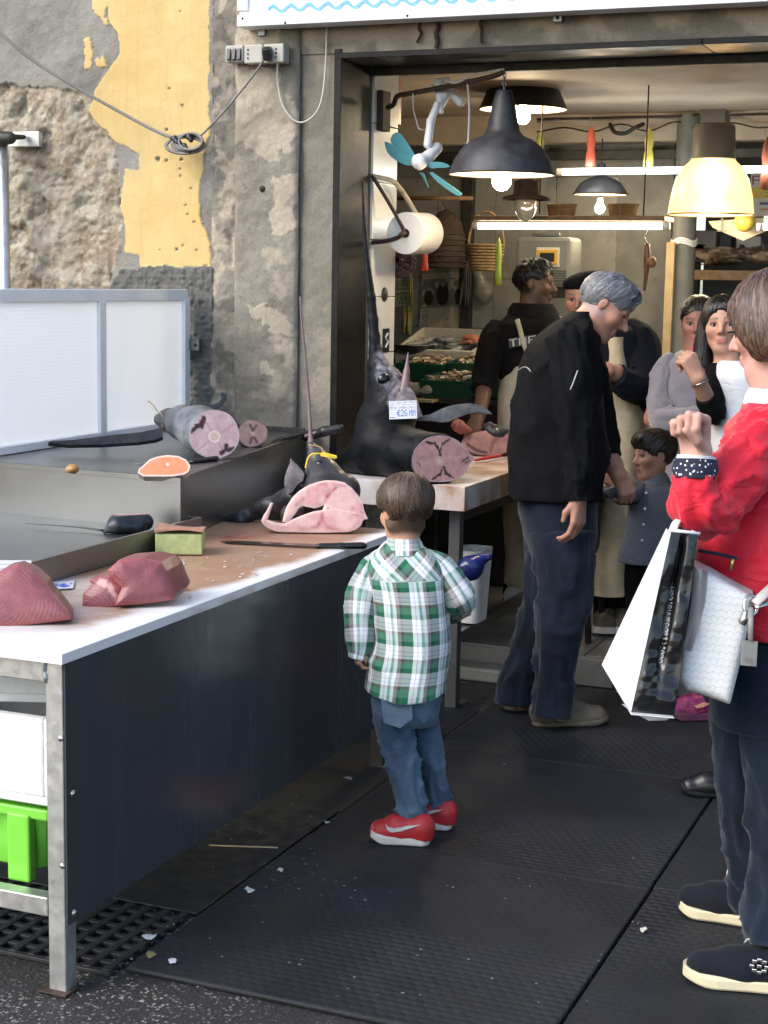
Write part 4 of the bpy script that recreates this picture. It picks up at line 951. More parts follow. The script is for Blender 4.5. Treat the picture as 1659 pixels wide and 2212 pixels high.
# iron arm carrying the large pendant, clip fan hanging from it
q = [P(838, 232, Y=6.22), P(850, 226, Y=6.18), P(858, 208, Y=6.15), P(880, 203, Y=6.13), P(960, 188, Y=6.10), P(1060, 166, Y=6.04), hk]
am = thing('lamp_arm', q[0], 'rusty iron arm from the doorway wall carrying the large pendant', 'arm')
MB().tube(spline(q, 5), 0.0105, 10).out('bar', M['rust'], am, True)
q2 = P(833, 240, Y=6.24); MB().box(q2 + [-0.01, 0, 0], (0.03, 0.09, 0.16), None, 0.004).out('wall_plate', M['rust'], am)
MB().tube(spline([P(955, 172, Y=6.09), P(985, 178, Y=6.07), P(1020, 163, Y=6.05), P(1060, 155, Y=6.04), hk + [0, 0, 0.01]], 5), 0.006, 8).out('cable', M['cable_white'], None, True, label='white cable strapped along the lamp arm to the fan', cat='cable')
MB().tube(spline([P(1010, 180, Y=6.07), P(1014, 230, Y=6.08), P(1012, 300, Y=6.1), P(1008, 312, Y=6.1)], 5), 0.005, 8).out('cable', M['cable_white'], None, True, label='white cord hanging straight down beside the large pendant', cat='cable')
D0 = depth(P(930, 300, Y=6.12)); fn = thing('clip_fan', C(912, 352, D0), 'white clip fan with pale blue blades hanging from the lamp arm', 'fan')
def blob(name, cones, m, par, h=0.004, k=0.01, warp=None, **kw):
    F = Field(h)
    for c_ in cones: F.cone(c_[0], c_[1], c_[2], c_[3], k)
    if warp: F.warp(warp)
    v, f = F.surf(); return mesh(name, v, f, m, par, **kw)
cp = lambda x, y, dd=0.0: C(x, y, D0 + dd); px = D0 / FOC
blob('clip', [(cp(946, 178), cp(952, 240, -.02), 9 * px, 7 * px), (cp(946, 178), cp(968, 172), 8 * px, 6 * px), (cp(958, 205), cp(955, 225), 13 * px, 8 * px)], M['white_plastic'], fn)
blob('clip_jaw', [(cp(975, 200, .02), cp(995, 222, .02), 9 * px, 9 * px), (cp(962, 200), cp(975, 204, .02), 8 * px, 8 * px), (cp(930, 187), cp(920, 196), 4 * px, 4 * px)], M['white_plastic'], fn)
blob('arm', [(cp(944, 226, -.03), cp(930, 262, -.03), 7.5 * px, 8 * px), (cp(930, 262, -.03), cp(924, 312, -.03), 8 * px, 9.5 * px)], M['white_plastic'], fn)
ax = _u(V(-0.55, -0.42, 0.72)); hub = cp(905, 350, -0.06)
blob('motor', [(cp(943, 320, 0.0), cp(926, 338, -.03), 13 * px, 13 * px), (cp(926, 338, -.03), hub - 0.01 * ax, 12 * px, 15 * px)], M['white_plastic'], fn)
MB().lathe(hub, [(17 * px, -0.012), (17.5 * px, 0.004), (13 * px, 0.014), (0.001, 0.018)], 28, ax).out('hub_cap', M['white_plastic'], fn, True)
def onplane(x, y, p0, n_): r = ray(x, y); t_ = (p0 - O).dot(n_) / r.dot(n_); return O + r * t_
teal = mat('pale_blue_blade', (0.13, 0.40, 0.45), 0.3, var=0.05, trans=0.15)
zz = lambda l: [(740.6 + 0.186 * a, 137 + 0.186 * b) for a, b in l]
for k, (poly, dl) in enumerate(((zz([(800, 1190), (720, 1178), (640, 1140), (560, 1085), (515, 1030), (490, 960), (484, 905), (560, 935), (640, 985), (720, 1040), (830, 1110)]), 0.0),
        (zz([(850, 1090), (790, 1090), (700, 1035), (620, 975), (560, 925), (552, 880), (575, 825), (620, 802), (665, 812), (700, 850), (760, 940), (810, 1020)]), 0.012),
        (zz([(920, 1165), (1000, 1150), (1080, 1143), (1160, 1150), (1215, 1172), (1242, 1200), (1180, 1212), (1100, 1212), (1030, 1222)]), 0.012),
        (zz([(1000, 1270), (1035, 1262), (1120, 1320), (1250, 1415), (1385, 1515), (1365, 1542), (1320, 1532), (1210, 1462), (1090, 1370)]), 0.0),
        (zz([(880, 1268), (915, 1300), (950, 1360), (985, 1400), (992, 1445), (965, 1360), (950, 1300), (930, 1270)]), 0.018))):
    p0 = hub - ax * (0.004 + dl); v, f = prism([onplane(x, y, p0, ax) for x, y in poly], -ax * 0.002); mesh('blade', v, f, teal, fn, False)
MB().tube(spline([cp(905, 208), cp(893, 200), cp(893, 235, .01), cp(900, 262, .01), cp(905, 278), cp(918, 281)], 5), 0.003, 6).out('cable', M['cable_white'], fn, True)
# paper roll on its iron holder
Y1 = 6.16; RT = lambda x, y, dd=0: P(x, y, Y=Y1 + dd)
ro = thing('paper_roll', RT(877, 548), 'big roll of white paper on an iron wall holder', 'paper roll')
rc = RT(876, 504); axr = _u(RIGHT * 0.42 + AWAY * 0.9 + UP * 0.03); L = 0.20; R0 = 45 * depth(rc) / FOC
MB().lathe(rc, [(0.018, 0), (R0 * 0.985, 0), (R0, 0.003), (R0, L - 0.003), (R0 * 0.985, L), (0.018, L), (0.018, 0)], 56, axr).out('paper', mat('tissue_paper', (0.72, 0.7, 0.65), 0.9, var=0.04), ro, False)
MB().lathe(rc - axr * 0.001, [(0.0185, 0.0), (0.0155, 0.0), (0.0155, L), (0.0185, L)], 24, axr).out('core', mat('card', (0.12, 0.08, 0.05), 0.9), ro, True)
rh = thing('roll_holder', RT(803, 378), 'chipped dark iron bracket holding the paper roll', 'holder')
MB().tube(spline([RT(803, 378), RT(838, 435), RT(868, 488), rc - axr * 0.02], 4), 0.008, 8).out('bar', M['rust'], rh, True)
MB().tube(spline([RT(803, 524), RT(838, 520), RT(862, 512), rc - axr * 0.02, rc + axr * (L + 0.02)], 4), 0.009, 8).out('bar', M['rust'], rh, True)
MB().tube(spline([RT(803, 380), RT(845, 390, .05), RT(862, 405, .1), RT(884, 437, .18), rc + axr * (L + 0.02)], 4), 0.010, 8).out('bar', mat('pale_bar', (0.4, 0.35, 0.28), 0.5, var=0.3, vs=30), rh, True)
# ------------------------------------------------------------------ small things on the pier and the back wall
def disc(name, c, r, n_, m, th=0.006, par=None, **k): return MB().lathe(c, [(0, th), (r * 0.9, th), (r, th * 0.5), (r, 0)], 28, n_).out(name, m, par, True, **k)
q = P(830, 636, X=JX + 0.003); disc('vent', q, 0.030, (1, 0, 0), M['iron'], label='round black vent on the white pier tiles', cat='vent')
q = P(833, 735, X=JX + 0.003); v, f = prism([q + [0, -0.035, -0.05], q + [0, 0.035, -0.05], q + [0, 0.035, 0.05], q + [0, -0.035, 0.05]], (0.003, 0, 0)); sk = mesh('sticker', v, f, M['black_plastic'], None, False, label='small black sticker with white swirl on pier tiles', cat='sticker')
MB().tube(spline([q + [0.004, 0.012, 0.03], q + [0.004, -0.012, 0.012], q + [0.004, 0.012, -0.006], q + [0.004, -0.014, -0.03]], 5), 0.0055, 6, flat=0.4).out('swirl', M['white_paint'], sk, True)
q = P(850, 205, Y=6.47); MB().box(q, (0.012, 0.16, 0.24), None, 0.004).out('red_sign', mat('red_plate', (0.32, 0.03, 0.03), 0.4, var=0.15), None, label='red fire sign on the wall behind the lamp arm', cat='sign')
pf = thing('wall_fan', P(870, 572, Y=6.5), 'small dusty pink caged fan below the paper roll', 'fan'); fc = P(872, 570, Y=6.5); fa = _u(V(-0.5, 0.15, 0.85)); FR_ = frame(fa); fr = 30 * depth(fc) / FOC
mf = mat('dusty_pink', (0.10, 0.045, 0.055), 0.6, var=0.3)
for rr, dz in ((1.0, 0.0), (0.97, 0.03), (0.62, 0.05), (0.3, 0.058)):
    MB().tube([fc + FR_ @ np.array([fr * rr * math.cos(a), fr * rr * math.sin(a), dz]) for a in np.linspace(0, 2 * np.pi, 29)], 0.003, 5, False).out('ring', mf, pf, True)
for a in np.linspace(0, 2 * np.pi, 20, endpoint=False):
    MB().tube([fc + FR_ @ np.array([fr * rr * math.cos(a), fr * rr * math.sin(a), dz]) for rr, dz in ((1, 0), (0.97, 0.03), (0.62, 0.05), (0.15, 0.06))], 0.0018, 5).out('wire', mf, pf, True)
MB().lathe(fc, [(fr * 0.28, 0.055), (fr * 0.28, -0.05), (0.001, -0.055)], 16, fa).out('motor', mf, pf, True)
for k in range(3):
    a = k * 2.09; v, f = prism([fc + FR_ @ np.array([fr * r_ * math.cos(a + b), fr * r_ * math.sin(a + b), 0.015 + z_]) for r_, b, z_ in ((0.2, 0, 0), (0.85, -0.3, -.01), (0.9, 0.35, .02), (0.25, 0.4, .01))], fa * 0.002); mesh('blade', v, f, mf, pf, False)
blob('red_clip', [(P(918, 552, Y=6.6), P(914, 582, Y=6.6), .010, .008), (P(918, 552, Y=6.6), P(922, 582, Y=6.6), .010, .008)], mat('red_plastic', (0.5, 0.04, 0.03), 0.4), None, label='red plastic clip hanging beside the small pink fan', cat='clip')
YB = BW - 0.02
MB().tube([P(858, 428, Y=8.3), P(1022, 428, Y=8.3)], 0.012, 10).out('rail_pole', M['wood'], None, True, label='wooden pole fixed across the corner behind the fan blades', cat='pole')
MB().box(P(1011, 520, Y=YB - 0.03) + [0, 0, -0.15], (0.06, 0.05, 1.9), None, 0.004).out('wall_post', M['iron'], None, label='dark upright post on the back wall by the calendar', cat='post')
c = P(962, 576, Y=8.35); s = depth(c) / FOC; dm = thing('fish_trap', c, 'tall dark woven fish trap hanging behind the paper roll', 'basket')
MB().lathe(c, [(42 * s, 0), (43 * s, 20 * s), (41 * s, 60 * s), (33 * s, 95 * s), (18 * s, 115 * s), (2 * s, 122 * s)], 36).out('weave', M['wicker_dark'], dm, True)
MB().tube([c + [42 * s * math.cos(a), 42 * s * math.sin(a), 0] for a in np.linspace(0, 2 * np.pi, 33)], 0.010, 7, False).out('rim', M['wicker_dark'], dm, True)
for k in range(1, 9): MB().tube([c + [(43.5 - max(0, k - 4) ** 2 * 0.95) * s * math.cos(a), (43.5 - max(0, k - 4) ** 2 * 0.95) * s * math.sin(a), k * 11.5 * s] for a in np.linspace(0, 2 * np.pi, 33)], 0.005, 5, False).out('hoop', M['wicker_dark'], dm, True)
MB().tube([c + [0, 0, 120 * s], P(952, 428, Y=8.3)], 0.004, 6).out('cord', M['wicker_dark'], dm, True)
# printed sheets: fine grids carrying their print as colour
def print_sheet(name, p00, p10, p01, fn_, nx, ny, par=None, m=None, th=0.002, **k):
    """p00 lower left, p10 lower right, p01 upper left"""
    u, v_ = np.meshgrid(np.linspace(0, 1, nx), np.linspace(0, 1, ny)); p00, p10, p01 = map(np.asarray, (p00, p10, p01))
    pts = p00 + u[..., None] * (p10 - p00) + v_[..., None] * (p01 - p00); n_ = _u(np.cross(p10 - p00, p01 - p00)) * th
    col = fn_(u, v_).reshape(-1, 3); i = (np.arange(ny - 1)[:, None] * nx + np.arange(nx - 1)).ravel()
    f = np.stack([i, i + 1, i + nx + 1, i + nx], 1).tolist(); v = pts.reshape(-1, 3); b = len(v); cs = [0, nx - 1, nx * ny - 1, nx * (ny - 1)]
    v = np.vstack([v + n_, v[cs]]); col = np.vstack([col, col[cs]])
    f += [(b + 3, b + 2, b + 1, b)]
    return mesh(name, v, f, m or M['vpaint'], par, False, col=col, **k)
def rect(X, Y, x0, x1, y0, y1): return (X >= x0) & (X <= x1) & (Y >= y0) & (Y <= y1)
GL5 = {'A': '01110100011000111111100011000110001', 'B': '11110100011000111110100011000111110', 'C': '01110100011000010000100001000101110', 'D': '11110100011000110001100011000111110', 'E': '11111100001000011110100001000011111', 'F': '11111100001000011110100001000010000', 'G': '01110100011000010111100011000101111', 'H': '10001100011000111111100011000110001', 'I': '01110001000010000100001000010001110', 'L': '10000100001000010000100001000011111', 'M': '10001110111010110101100011000110001', 'N': '10001110011010110011100011000110001', 'O': '01110100011000110001100011000101110', 'P': '11110100011000111110100001000010000', 'R': '11110100011000111110101001001010001', 'S': '01111100001000001110000010000111110', 'T': '11111001000010000100001000010000100', 'U': '10001100011000110001100011000101110', 'Z': '11111000010001000100010001000011111', '0': '01110100011001110101110011000101110', '2': '01110100010000100010001000100011111', '3': '11110000010000101110000010000111110', '5': '11111100001111000001000011000101110', '6': '01110100001000011110100011000101110', '/': '00001000010001000100010001000010000', '€': '00111010001111001000111100100000111', ',': '00000000000000000000001100010001000', '.': '00000000000000000000000000110001100', ' ': '0' * 35, 'l': '01000010000100001000010000100000110', 'w': '00000000001000110001101011010101010', 'i': '00100000000110000100001000010001110', 'a': '00000000000111000001011111000101111', 'b': '10000100001011011001100011000111110', 'd': '00001000010110110011100011000101111', 'n': '00000000001011011001100011000110001', 'o': '00000000000111010001100011000101110', 'c': '00000000000111010000100001000101110', 'm': '00000000001101010101101011000110001', 'e': '00000000000111010001111111000001110'}
def text(X, Y, s_, x0, x1, y0, y1):
    """5x7 lettering of string s_ in the rectangle, as a mask"""
    n_ = len(s_); u = (X - x0) / (x1 - x0) * (n_ * 6 - 1); v_ = (y1 - Y) / (y1 - y0) * 7
    ok = (u >= 0) & (u < n_ * 6 - 1) & (v_ >= 0) & (v_ < 7); ch = np.clip((u // 6).astype(int), 0, n_ - 1); cx = np.clip((u % 6).astype(int), 0, 5); cy = np.clip(v_.astype(int), 0, 6)
    T = np.zeros((n_, 7, 6), bool)
    for i, g_ in enumerate(s_): T[i, :, :5] = np.array(list(GL5.get(g_, GL5[' '])), int).reshape(7, 5) > 0
    return ok & T[ch, cy, cx]
def paint(shape, *layers):
    c_ = np.zeros(shape + (3,))
    for m_, col in layers: c_[m_] = col
    return c_
def cal_fn(u, v):
    n = fbm(np.stack([u * 6, v * 6, 0 * u], -1), 1.4, 3); ph = v > 0.52
    c_ = paint(u.shape, (u > -1, (0.42, 0.37, 0.28)), (v > 0.93, (0.36, 0.34, 0.30)))
    p_ = np.where(n > 0.25, 0.32, 0.12); fig = (np.hypot((u - 0.5) / 0.14, (v - 0.68) / 0.17) < 1) | (np.hypot((u - 0.18) / 0.10, (v - 0.64) / 0.12) < 1) | (np.hypot((u - 0.86) / 0.08, (v - 0.64) / 0.12) < 1)
    p_ = np.where(fig, 0.012, p_); c_[ph & (v < 0.92)] = (p_[..., None] * [1, 0.97, 0.95])[ph & (v < 0.92)]
    for dx in (0.5, 0.18, 0.86): c_[np.hypot(u - dx, (v - 0.83 + 0.05 * (dx != 0.5)) * 1.4) < 0.05] = (0.25, 0.18, 0.14)
    c_[(v > 0.485) & (v < 0.52)] = (0.2, 0.22, 0.12)
    tx = (v < 0.46) & (v > 0.03) & (((v * 33) % 1) > 0.45) & (rect(u, v, .05, .20, 0, 1) | rect(u, v, .55, .70, 0, 1)) & (fbm(np.stack([u * 60, v * 90, 0 * u], -1), 1, 5) > -0.1); c_[tx] = (0.12, 0.10, 0.09); return c_
a, b, d_ = P(905, 737, Y=YB), P(998, 733, Y=YB), P(912, 592, Y=YB); print_sheet('calendar', a, b, d_, cal_fn, 80, 120, label='wall calendar with dark group photo above the day columns', cat='calendar')
def poster_fn(u, v): return paint(u.shape, (u > -1, (0.30, 0.27, 0.22)), (rect(u, v, 0, 1, .55, .98) | rect(u, v, 0, 1, .05, .45), (0.10, 0.14, 0.10)), (text(u, v, 'ATELLI', .02, .98, .6, .92) | text(u, v, 'MUCCI', .02, .98, .1, .4), (0.3, 0.29, 0.24)))
a, b, d_ = P(848, 662, Y=YB - .2), P(886, 660, Y=YB - .2), P(848, 598, Y=YB - .2); print_sheet('poster', a, b, d_, poster_fn, 60, 50, label='small green lettered poster behind the yellow raffia', cat='poster')
def bunch(name, x, y0, y1, Y, wd, c_, label, n=14, cat='raffia'):
    mb = MB(); a = P(x, y0, Y=Y); z1 = P(x, y1, Y=Y)[2]
    for k in range(n):
        j = rng.normal(0, wd * 0.4); j2 = j + rng.normal(0, wd * 0.25)
        mb.tube(spline([a + [0, 0, 0], a + [j * 0.8, rng.normal(0, .012), (z1 - a[2]) * 0.3], [a[0] + j2, a[1] + rng.normal(0, .012), z1 + rng.uniform(0, .03)]], 4), 0.006, 5)
    o = mb.out(name, mat(name + '_col', c_, 0.6, var=0.25, vs=30), None, True, label=label, cat=cat); o['kind'] = 'stuff' if n > 300 else ''; del o['kind']; return o
bunch('raffia', 886, 585, 727, YB - 0.15, 0.03, (0.42, 0.36, 0.09), 'long hank of yellow raffia hanging beside the calendar')
bunch('cord_hank', 1010, 560, 664, YB - 0.1, 0.03, (0.06, 0.06, 0.055), 'dark grey hank of cord hanging right of the calendar', cat='cord')
blob('plastic_bag', [(P(1032, 580, Y=YB - .05), P(1046, 632, Y=YB - .05), 0.03, 0.055)], mat('clear_bag', (0.30, 0.31, 0.26), 0.3, var=0.1, alpha=0.6), None, 0.008, warp=lambda g: 0.008 * fbm(g, 22, 3), label='clear plastic bag hanging on the tiles below the handled basket', cat='bag')
q = P(1048, 583, Y=7.9); basket(q, 0.095, 0.125, 'round wicker basket with tall handle hanging left of the scale', None, 'handled_basket', 0.17)
def charm(name, x, y0, y1, Y, c_, label, w0=0.016):
    a, b = P(x, y0, Y=Y), P(x, y1, Y=Y); t = thing(name, b, label, 'charm'); h = a[2] - b[2]
    MB().lathe(b, [(0.002, 0), (w0 * 1.1, h * 0.03), (w0, h * 0.3), (w0 * 0.75, h * 0.45), (w0 * 1.0, h * 0.62), (w0 * 0.7, h * 0.85), (0.002, h)], 14).out('body', mat(name + '_col', c_, 0.5, var=0.2), t, True)
    MB().tube([a, a + [0, 0, 0.05]], 0.002, 5).out('string', M['cable_grey'], t, True)
charm('tassel', 1075, 512, 617, 7.28, (0.42, 0.55, 0.06), 'yellow green tassel hanging from the left end of the long tube')
hn = thing('lucky_horn', P(1398, 600, Y=7.28), 'brown carved horn with a small onion hanging under the long tube', 'charm')
MB().tube(spline([P(1398, 525, Y=7.28), P(1398, 560, Y=7.28), P(1396, 590, Y=7.28), P(1392, 628, Y=7.28)], 5), np.interp(np.linspace(0, 1, 16), [0, .3, 1], [0.012, 0.017, 0.006]), 10).out('horn', mat('horn', (0.16, 0.07, 0.04), 0.4), hn, True)
F = Field(0.005); F.ell(P(1408, 566, Y=7.26), (0.022, 0.02, 0.026)); v, f = F.surf(); mesh('onion', v, f, mat('onion_skin', (0.3, 0.14, 0.05), 0.5, var=0.3), hn)
MB().tube(spline([P(1398, 525, Y=7.28), P(1392, 512, Y=7.28), P(1398, 505, Y=7.28), P(1402, 490, Y=7.28)], 4), 0.003, 6).out('hook', M['steel'], hn, True)
for x, y0, y1, c_, lb in ((1275, 272, 362, (0.5, 0.09, 0.05), 'red paper streamer hanging above the small pendant'), (1400, 275, 362, (0.5, 0.42, 0.09), 'yellow paper streamer hanging left of the amber glass lamp'), (1166, 285, 345, (0.22, 0.25, 0.05), 'olive paper streamer behind the large pendant'), (1652, 295, 410, (0.35, 0.10, 0.05), 'rust red streamer at the right edge')):
    charm('streamer', x, y0, y1, 8.05, c_, lb, 0.024)
for i, (y0, dr, lb) in enumerate(((252, 0.0, 'straight black conduit along the shop ceiling'), (262, 0.05, 'drooping thin wire under the ceiling conduit'), (248, 0.025, 'second loose wire clipped along the ceiling'))):
    MB().tube(spline([P(1160 + 60 * k, y0 + 6 - 1.4 * k, Y=8.5) - [0, 0, dr * abs(math.sin(k * 1.7 + i))] for k in range(10)], 4), 0.007 if i == 0 else 0.0045, 6).out('ceiling_wire', M['rust'] if i != 2 else M['cable_grey'], None, True, label=lb, cat='wire')
MB().tube(spline([P(1318, 268, Y=8.45), P(1328, 285, Y=8.4), P(1350, 288, Y=8.4), P(1372, 276, Y=8.4), P(1390, 268, Y=8.45)], 4), 0.011, 7).out('ceiling_wire', M['iron'], None, True, label='thick black cable sagging in a hump below the conduit', cat='wire')
MB().tube([P(1170, 290, Y=8.3), P(1160, 430, Y=8.3)], 0.01, 8).out('wall_pipe', M['rust'], None, True, label='thin rusty upright pipe behind the large pendant', cat='pipe')
# scale machine
a, b = P(1112, 615, Y=8.1), P(1235, 512, Y=8.1); m_ = (a + b) / 2; ww, hh = b[0] - a[0], b[2] - a[2]
sm = thing('scale', (m_[0], 8.1, a[2]), 'grey boxy market scale with yellow framed display above the vendors', 'scale')
gm_ = mat('grey_casing', (0.17, 0.18, 0.165), 0.45, var=0.08)
MB().box((m_[0], 8.2, m_[2]), (ww, 0.22, hh), None, 0.02).out('casing', gm_, sm)
MB().box((m_[0] + ww * 0.10, 8.085, m_[2] + hh * 0.08), (ww * 0.42, 0.012, hh * 0.40), None, 0.004).out('display_frame', mat('pale_frame', (0.55, 0.53, 0.45), 0.5), sm)
MB().box((m_[0] + ww * 0.10, 8.078, m_[2] + hh * 0.08), (ww * 0.36, 0.010, hh * 0.30), None, 0.003).out('display_border', mat('yellow_frame', (0.60, 0.36, 0.03), 0.5), sm)
MB().box((m_[0] + ww * 0.10, 8.072, m_[2] + hh * 0.08), (ww * 0.26, 0.006, hh * 0.18), None, 0.001).out('display', M['black_plastic'], sm)
MB().box((m_[0] - ww * 0.3, 8.086, m_[2] + hh * 0.02), (ww * 0.16, 0.008, hh * 0.05), None, 0.002).out('badge', mat('red_badge', (0.4, 0.1, 0.08), 0.4), sm)
for k in range(5): MB().box((m_[0] + ww * 0.3, 8.088, m_[2] - hh * (0.2 + 0.05 * k)), (ww * 0.28, 0.006, hh * 0.015)).out('vent_slot', M['iron'], sm)
MB().box((m_[0], 8.2, a[2] - 0.035), (ww * 0.5, 0.16, 0.06), None, 0.004).out('bracket', M['iron'], sm)
MB().box((m_[0] + 0.0, 8.2, b[2] + 0.012), (ww * 0.5, 0.12, 0.02), None, 0.004).out('tray', M['steel'], sm)
# right rear: shelf with dried fish, parcels, arrow board, posters
YS = 8.9; a, b = P(1487, 588, Y=YS), P(1800, 588, Y=YS)
sf = thing('rear_shelf', ((a + b) / 2), 'heavy rear shelf board carrying a heap of dried fish', 'shelf')
MB().box((a + b) / 2 + [0, 0.15, -0.02], (b[0] - a[0], 0.4, 0.055), None, 0.004).out('board', M['wood'], sf)
for x in (1500, 1700): MB().box(P(x, 640, Y=YS + 0.25) + [0, 0, -.4], (0.05, 0.05, 1.2)).out('post', M['iron'], sf)
def fish_heap(name, c, sx_, sy_, h, n, L_, label, cols, par=None, kind='stuff', flat=0.5, seed=1, cat='fish'):
    """many small fish laid over each other: one heap"""
    r = np.random.default_rng(seed); V_, F_, K_ = [], [], []
    prof = [(0.02, -1.0), (0.16, -0.86), (0.05, -0.62), (0.55, -0.2), (0.8, 0.2), (0.7, 0.6), (0.35, 0.9), (0.03, 1.0)]
    for k in range(n):
        a0 = r.uniform(0, np.pi * 2) if flat < 0.9 else r.normal(0.5, 0.5); l = L_ * r.uniform(0.7, 1.2); p = np.array([r.uniform(-1, 1), r.uniform(-1, 1)])
        z = h * (1 - 0.6 * (p ** 2).mean()) * r.uniform(0.5, 1.0)
        d = np.array([math.cos(a0), math.sin(a0), r.normal(0, .12)]); v, f = lathe((0, 0, 0), [(q * l * 0.16, t * l * 0.5) for q, t in prof], 6, d)
        v = v * [1, 1, 1]; v = v + np.array([p[0] * sx_, p[1] * sy_, z]) + c
        kc = np.array(cols[r.integers(len(cols))]) * r.uniform(0.7, 1.3); cc_ = np.tile(kc, (len(v), 1)); cc_[v[:, 2] < v[:, 2].mean()] *= 1.5
        b_ = sum(map(len, V_)); V_.append(v); F_ += [tuple(b_ + i for i in q) for q in f]; K_.append(cc_)
    return mesh(name, np.vstack(V_), F_, M['fishskin'], par, True, col=np.clip(np.vstack(K_), 0, 1), label=label, cat=cat, kind=kind)
fish_heap('dried_fish', (a + b) / 2 + [0, 0.1, 0.02], (b[0] - a[0]) / 2 - 0.08, 0.14, 0.12, 130, 0.2, 'heap of dried brown fish on the rear shelf', [(0.20, 0.14, 0.09), (0.30, 0.24, 0.17), (0.10, 0.07, 0.05)], seed=3)
for x, y, w_, h_, c_, lb in ((1520, 540, 0.16, 0.11, (0.35, 0.30, 0.28), 'pale parcel standing behind the dried fish'), (1508, 545, 0.12, 0.05, (0.35, 0.05, 0.09), 'pink wrapped parcel behind the dried fish'), (1570, 540, 0.07, 0.13, (0.03, 0.04, 0.05), 'dark carton behind the dried fish'), (1620, 545, 0.14, 0.09, (0.32, 0.34, 0.36), 'pale blue carton behind the dried fish')):
    MB().box(P(x, y, Y=9.35) + [0, 0, h_ / 2], (w_, 0.12, h_), None, 0.006).out('parcel', mat('parcel_' + str(x), c_, 0.6), None, label=lb, cat='parcel')
ab = [P(x, y, Y=7.9) for x, y in ((1530, 478), (1652, 470), (1652, 500), (1605, 520), (1540, 492))]
v, f = prism(ab, (0, 0.006, 0)); bo = mesh('hanging_board', v, f, mat('cream_board', (0.5, 0.42, 0.3), 0.6), None, False, label='cream pointed board with black T under the amber lamp', cat='sign')
q = P(1560, 485, Y=7.895); MB().box(q, (0.012, 0.006, 0.06)).out('letter', M['black_plastic'], bo); MB().box(q + [0, 0, -0.03], (0.045, 0.0055, 0.007)).out('letter', M['black_plastic'], bo)
F = Field(0.006); q = P(1609, 478, Y=7.8); F.ell(q, (0.05, 0.05, 0.05)); v, f = F.surf(); mesh('yellow_ball', v, f, mat('yellow_ball', (0.45, 0.33, 0.05), 0.5), None, label='yellow ball hanging below the rim of the amber lamp', cat='ball')
def pul_fn(u, v): return paint(u.shape, (u > -1, (0.45, 0.43, 0.40)), (rect(u, v, 0, 1, .42, .68), (0.5, 0.36, 0.05)), (text(u, v, 'PULC', .03, .97, .74, .95), (0.16, 0.05, 0.12)), (text(u, v, '3,50', .3, .98, .46, .62), (0.10, 0.08, 0.05)), (rect(u, v, .2, .8, .26, .33), (0.05, 0.06, 0.15)), (rect(u, v, .2, .8, .14, .18), (0.4, 0.2, 0.1)))
a, b, d_ = P(1622, 468, Y=9.0), P(1720, 466, Y=9.0), P(1622, 375, Y=9.0); print_sheet('price_poster', a, b, d_, pul_fn, 90, 90, label='white and yellow price poster right of the amber lamp', cat='poster')
# ------------------------------------------------------------------ stand with crates at the back left
sd_ = thing('rear_stand', (-2.75, 7.85, 0.12), 'dark stand at the back carrying the fish crates', 'stand')
for x_, y_, Y_, w_ in ((968, 772, 8.1, 0.52), (985, 818, 7.78, 0.66), (1030, 855, 7.5, 0.60)):
    q = P(x_, y_, Y=Y_); MB().box((q[0], Y_, q[2] - 0.02), (w_, 0.32, 0.03), None, 0.003).out('tier', M['iron'], sd_)
    MB().box((q[0], Y_ + 0.02, (q[2] - 0.04 + 0.13) / 2), (w_ - 0.04, 0.24, q[2] - 0.175)).out('support', M['black_plastic'], sd_)
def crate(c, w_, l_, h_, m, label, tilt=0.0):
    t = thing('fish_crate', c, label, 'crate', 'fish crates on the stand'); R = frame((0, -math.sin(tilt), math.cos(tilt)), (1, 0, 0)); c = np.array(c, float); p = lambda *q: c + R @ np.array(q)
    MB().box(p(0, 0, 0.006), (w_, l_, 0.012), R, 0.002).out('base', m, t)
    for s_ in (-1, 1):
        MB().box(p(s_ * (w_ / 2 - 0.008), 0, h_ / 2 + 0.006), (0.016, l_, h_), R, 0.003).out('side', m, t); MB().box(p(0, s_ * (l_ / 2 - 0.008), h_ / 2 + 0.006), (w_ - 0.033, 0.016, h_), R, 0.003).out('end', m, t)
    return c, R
SILV = [(0.34, 0.34, 0.33), (0.10, 0.11, 0.12), (0.45, 0.44, 0.40)]; BRN = [(0.33, 0.25, 0.16), (0.42, 0.36, 0.26), (0.2, 0.14, 0.09)]
q = P(968, 770, Y=8.05); crate(q, 0.44, 0.42, 0.09, M['styro_dim'], 'cream foam tray of anchovies raised at the back', 0.25); fish_heap('anchovies', q + [-0.03, 0, 0.03], 0.15, 0.14, 0.07, 90, 0.13, 'small silver anchovies in the cream foam tray', SILV, seed=5, flat=1)
q = P(1040, 768, Y=8.0); fish_heap('red_mullet', q + [-0.02, 0, 0.045], 0.05, 0.12, 0.06, 30, 0.12, 'reddish fish beside the anchovies', [(0.45, 0.15, 0.08), (0.4, 0.22, 0.14)], seed=6)
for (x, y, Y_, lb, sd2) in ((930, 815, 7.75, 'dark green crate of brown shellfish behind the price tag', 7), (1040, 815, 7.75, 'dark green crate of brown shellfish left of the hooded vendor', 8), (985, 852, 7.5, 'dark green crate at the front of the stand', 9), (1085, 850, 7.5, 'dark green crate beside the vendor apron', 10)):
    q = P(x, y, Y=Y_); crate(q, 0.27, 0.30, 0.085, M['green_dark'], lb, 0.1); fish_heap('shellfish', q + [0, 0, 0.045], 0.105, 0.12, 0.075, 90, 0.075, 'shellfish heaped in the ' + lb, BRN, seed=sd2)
pd = P(888, 768, Y=7.9); ds = thing('scale_dish', pd, 'hanging steel weighing dish behind the swordfish bill', 'dish')
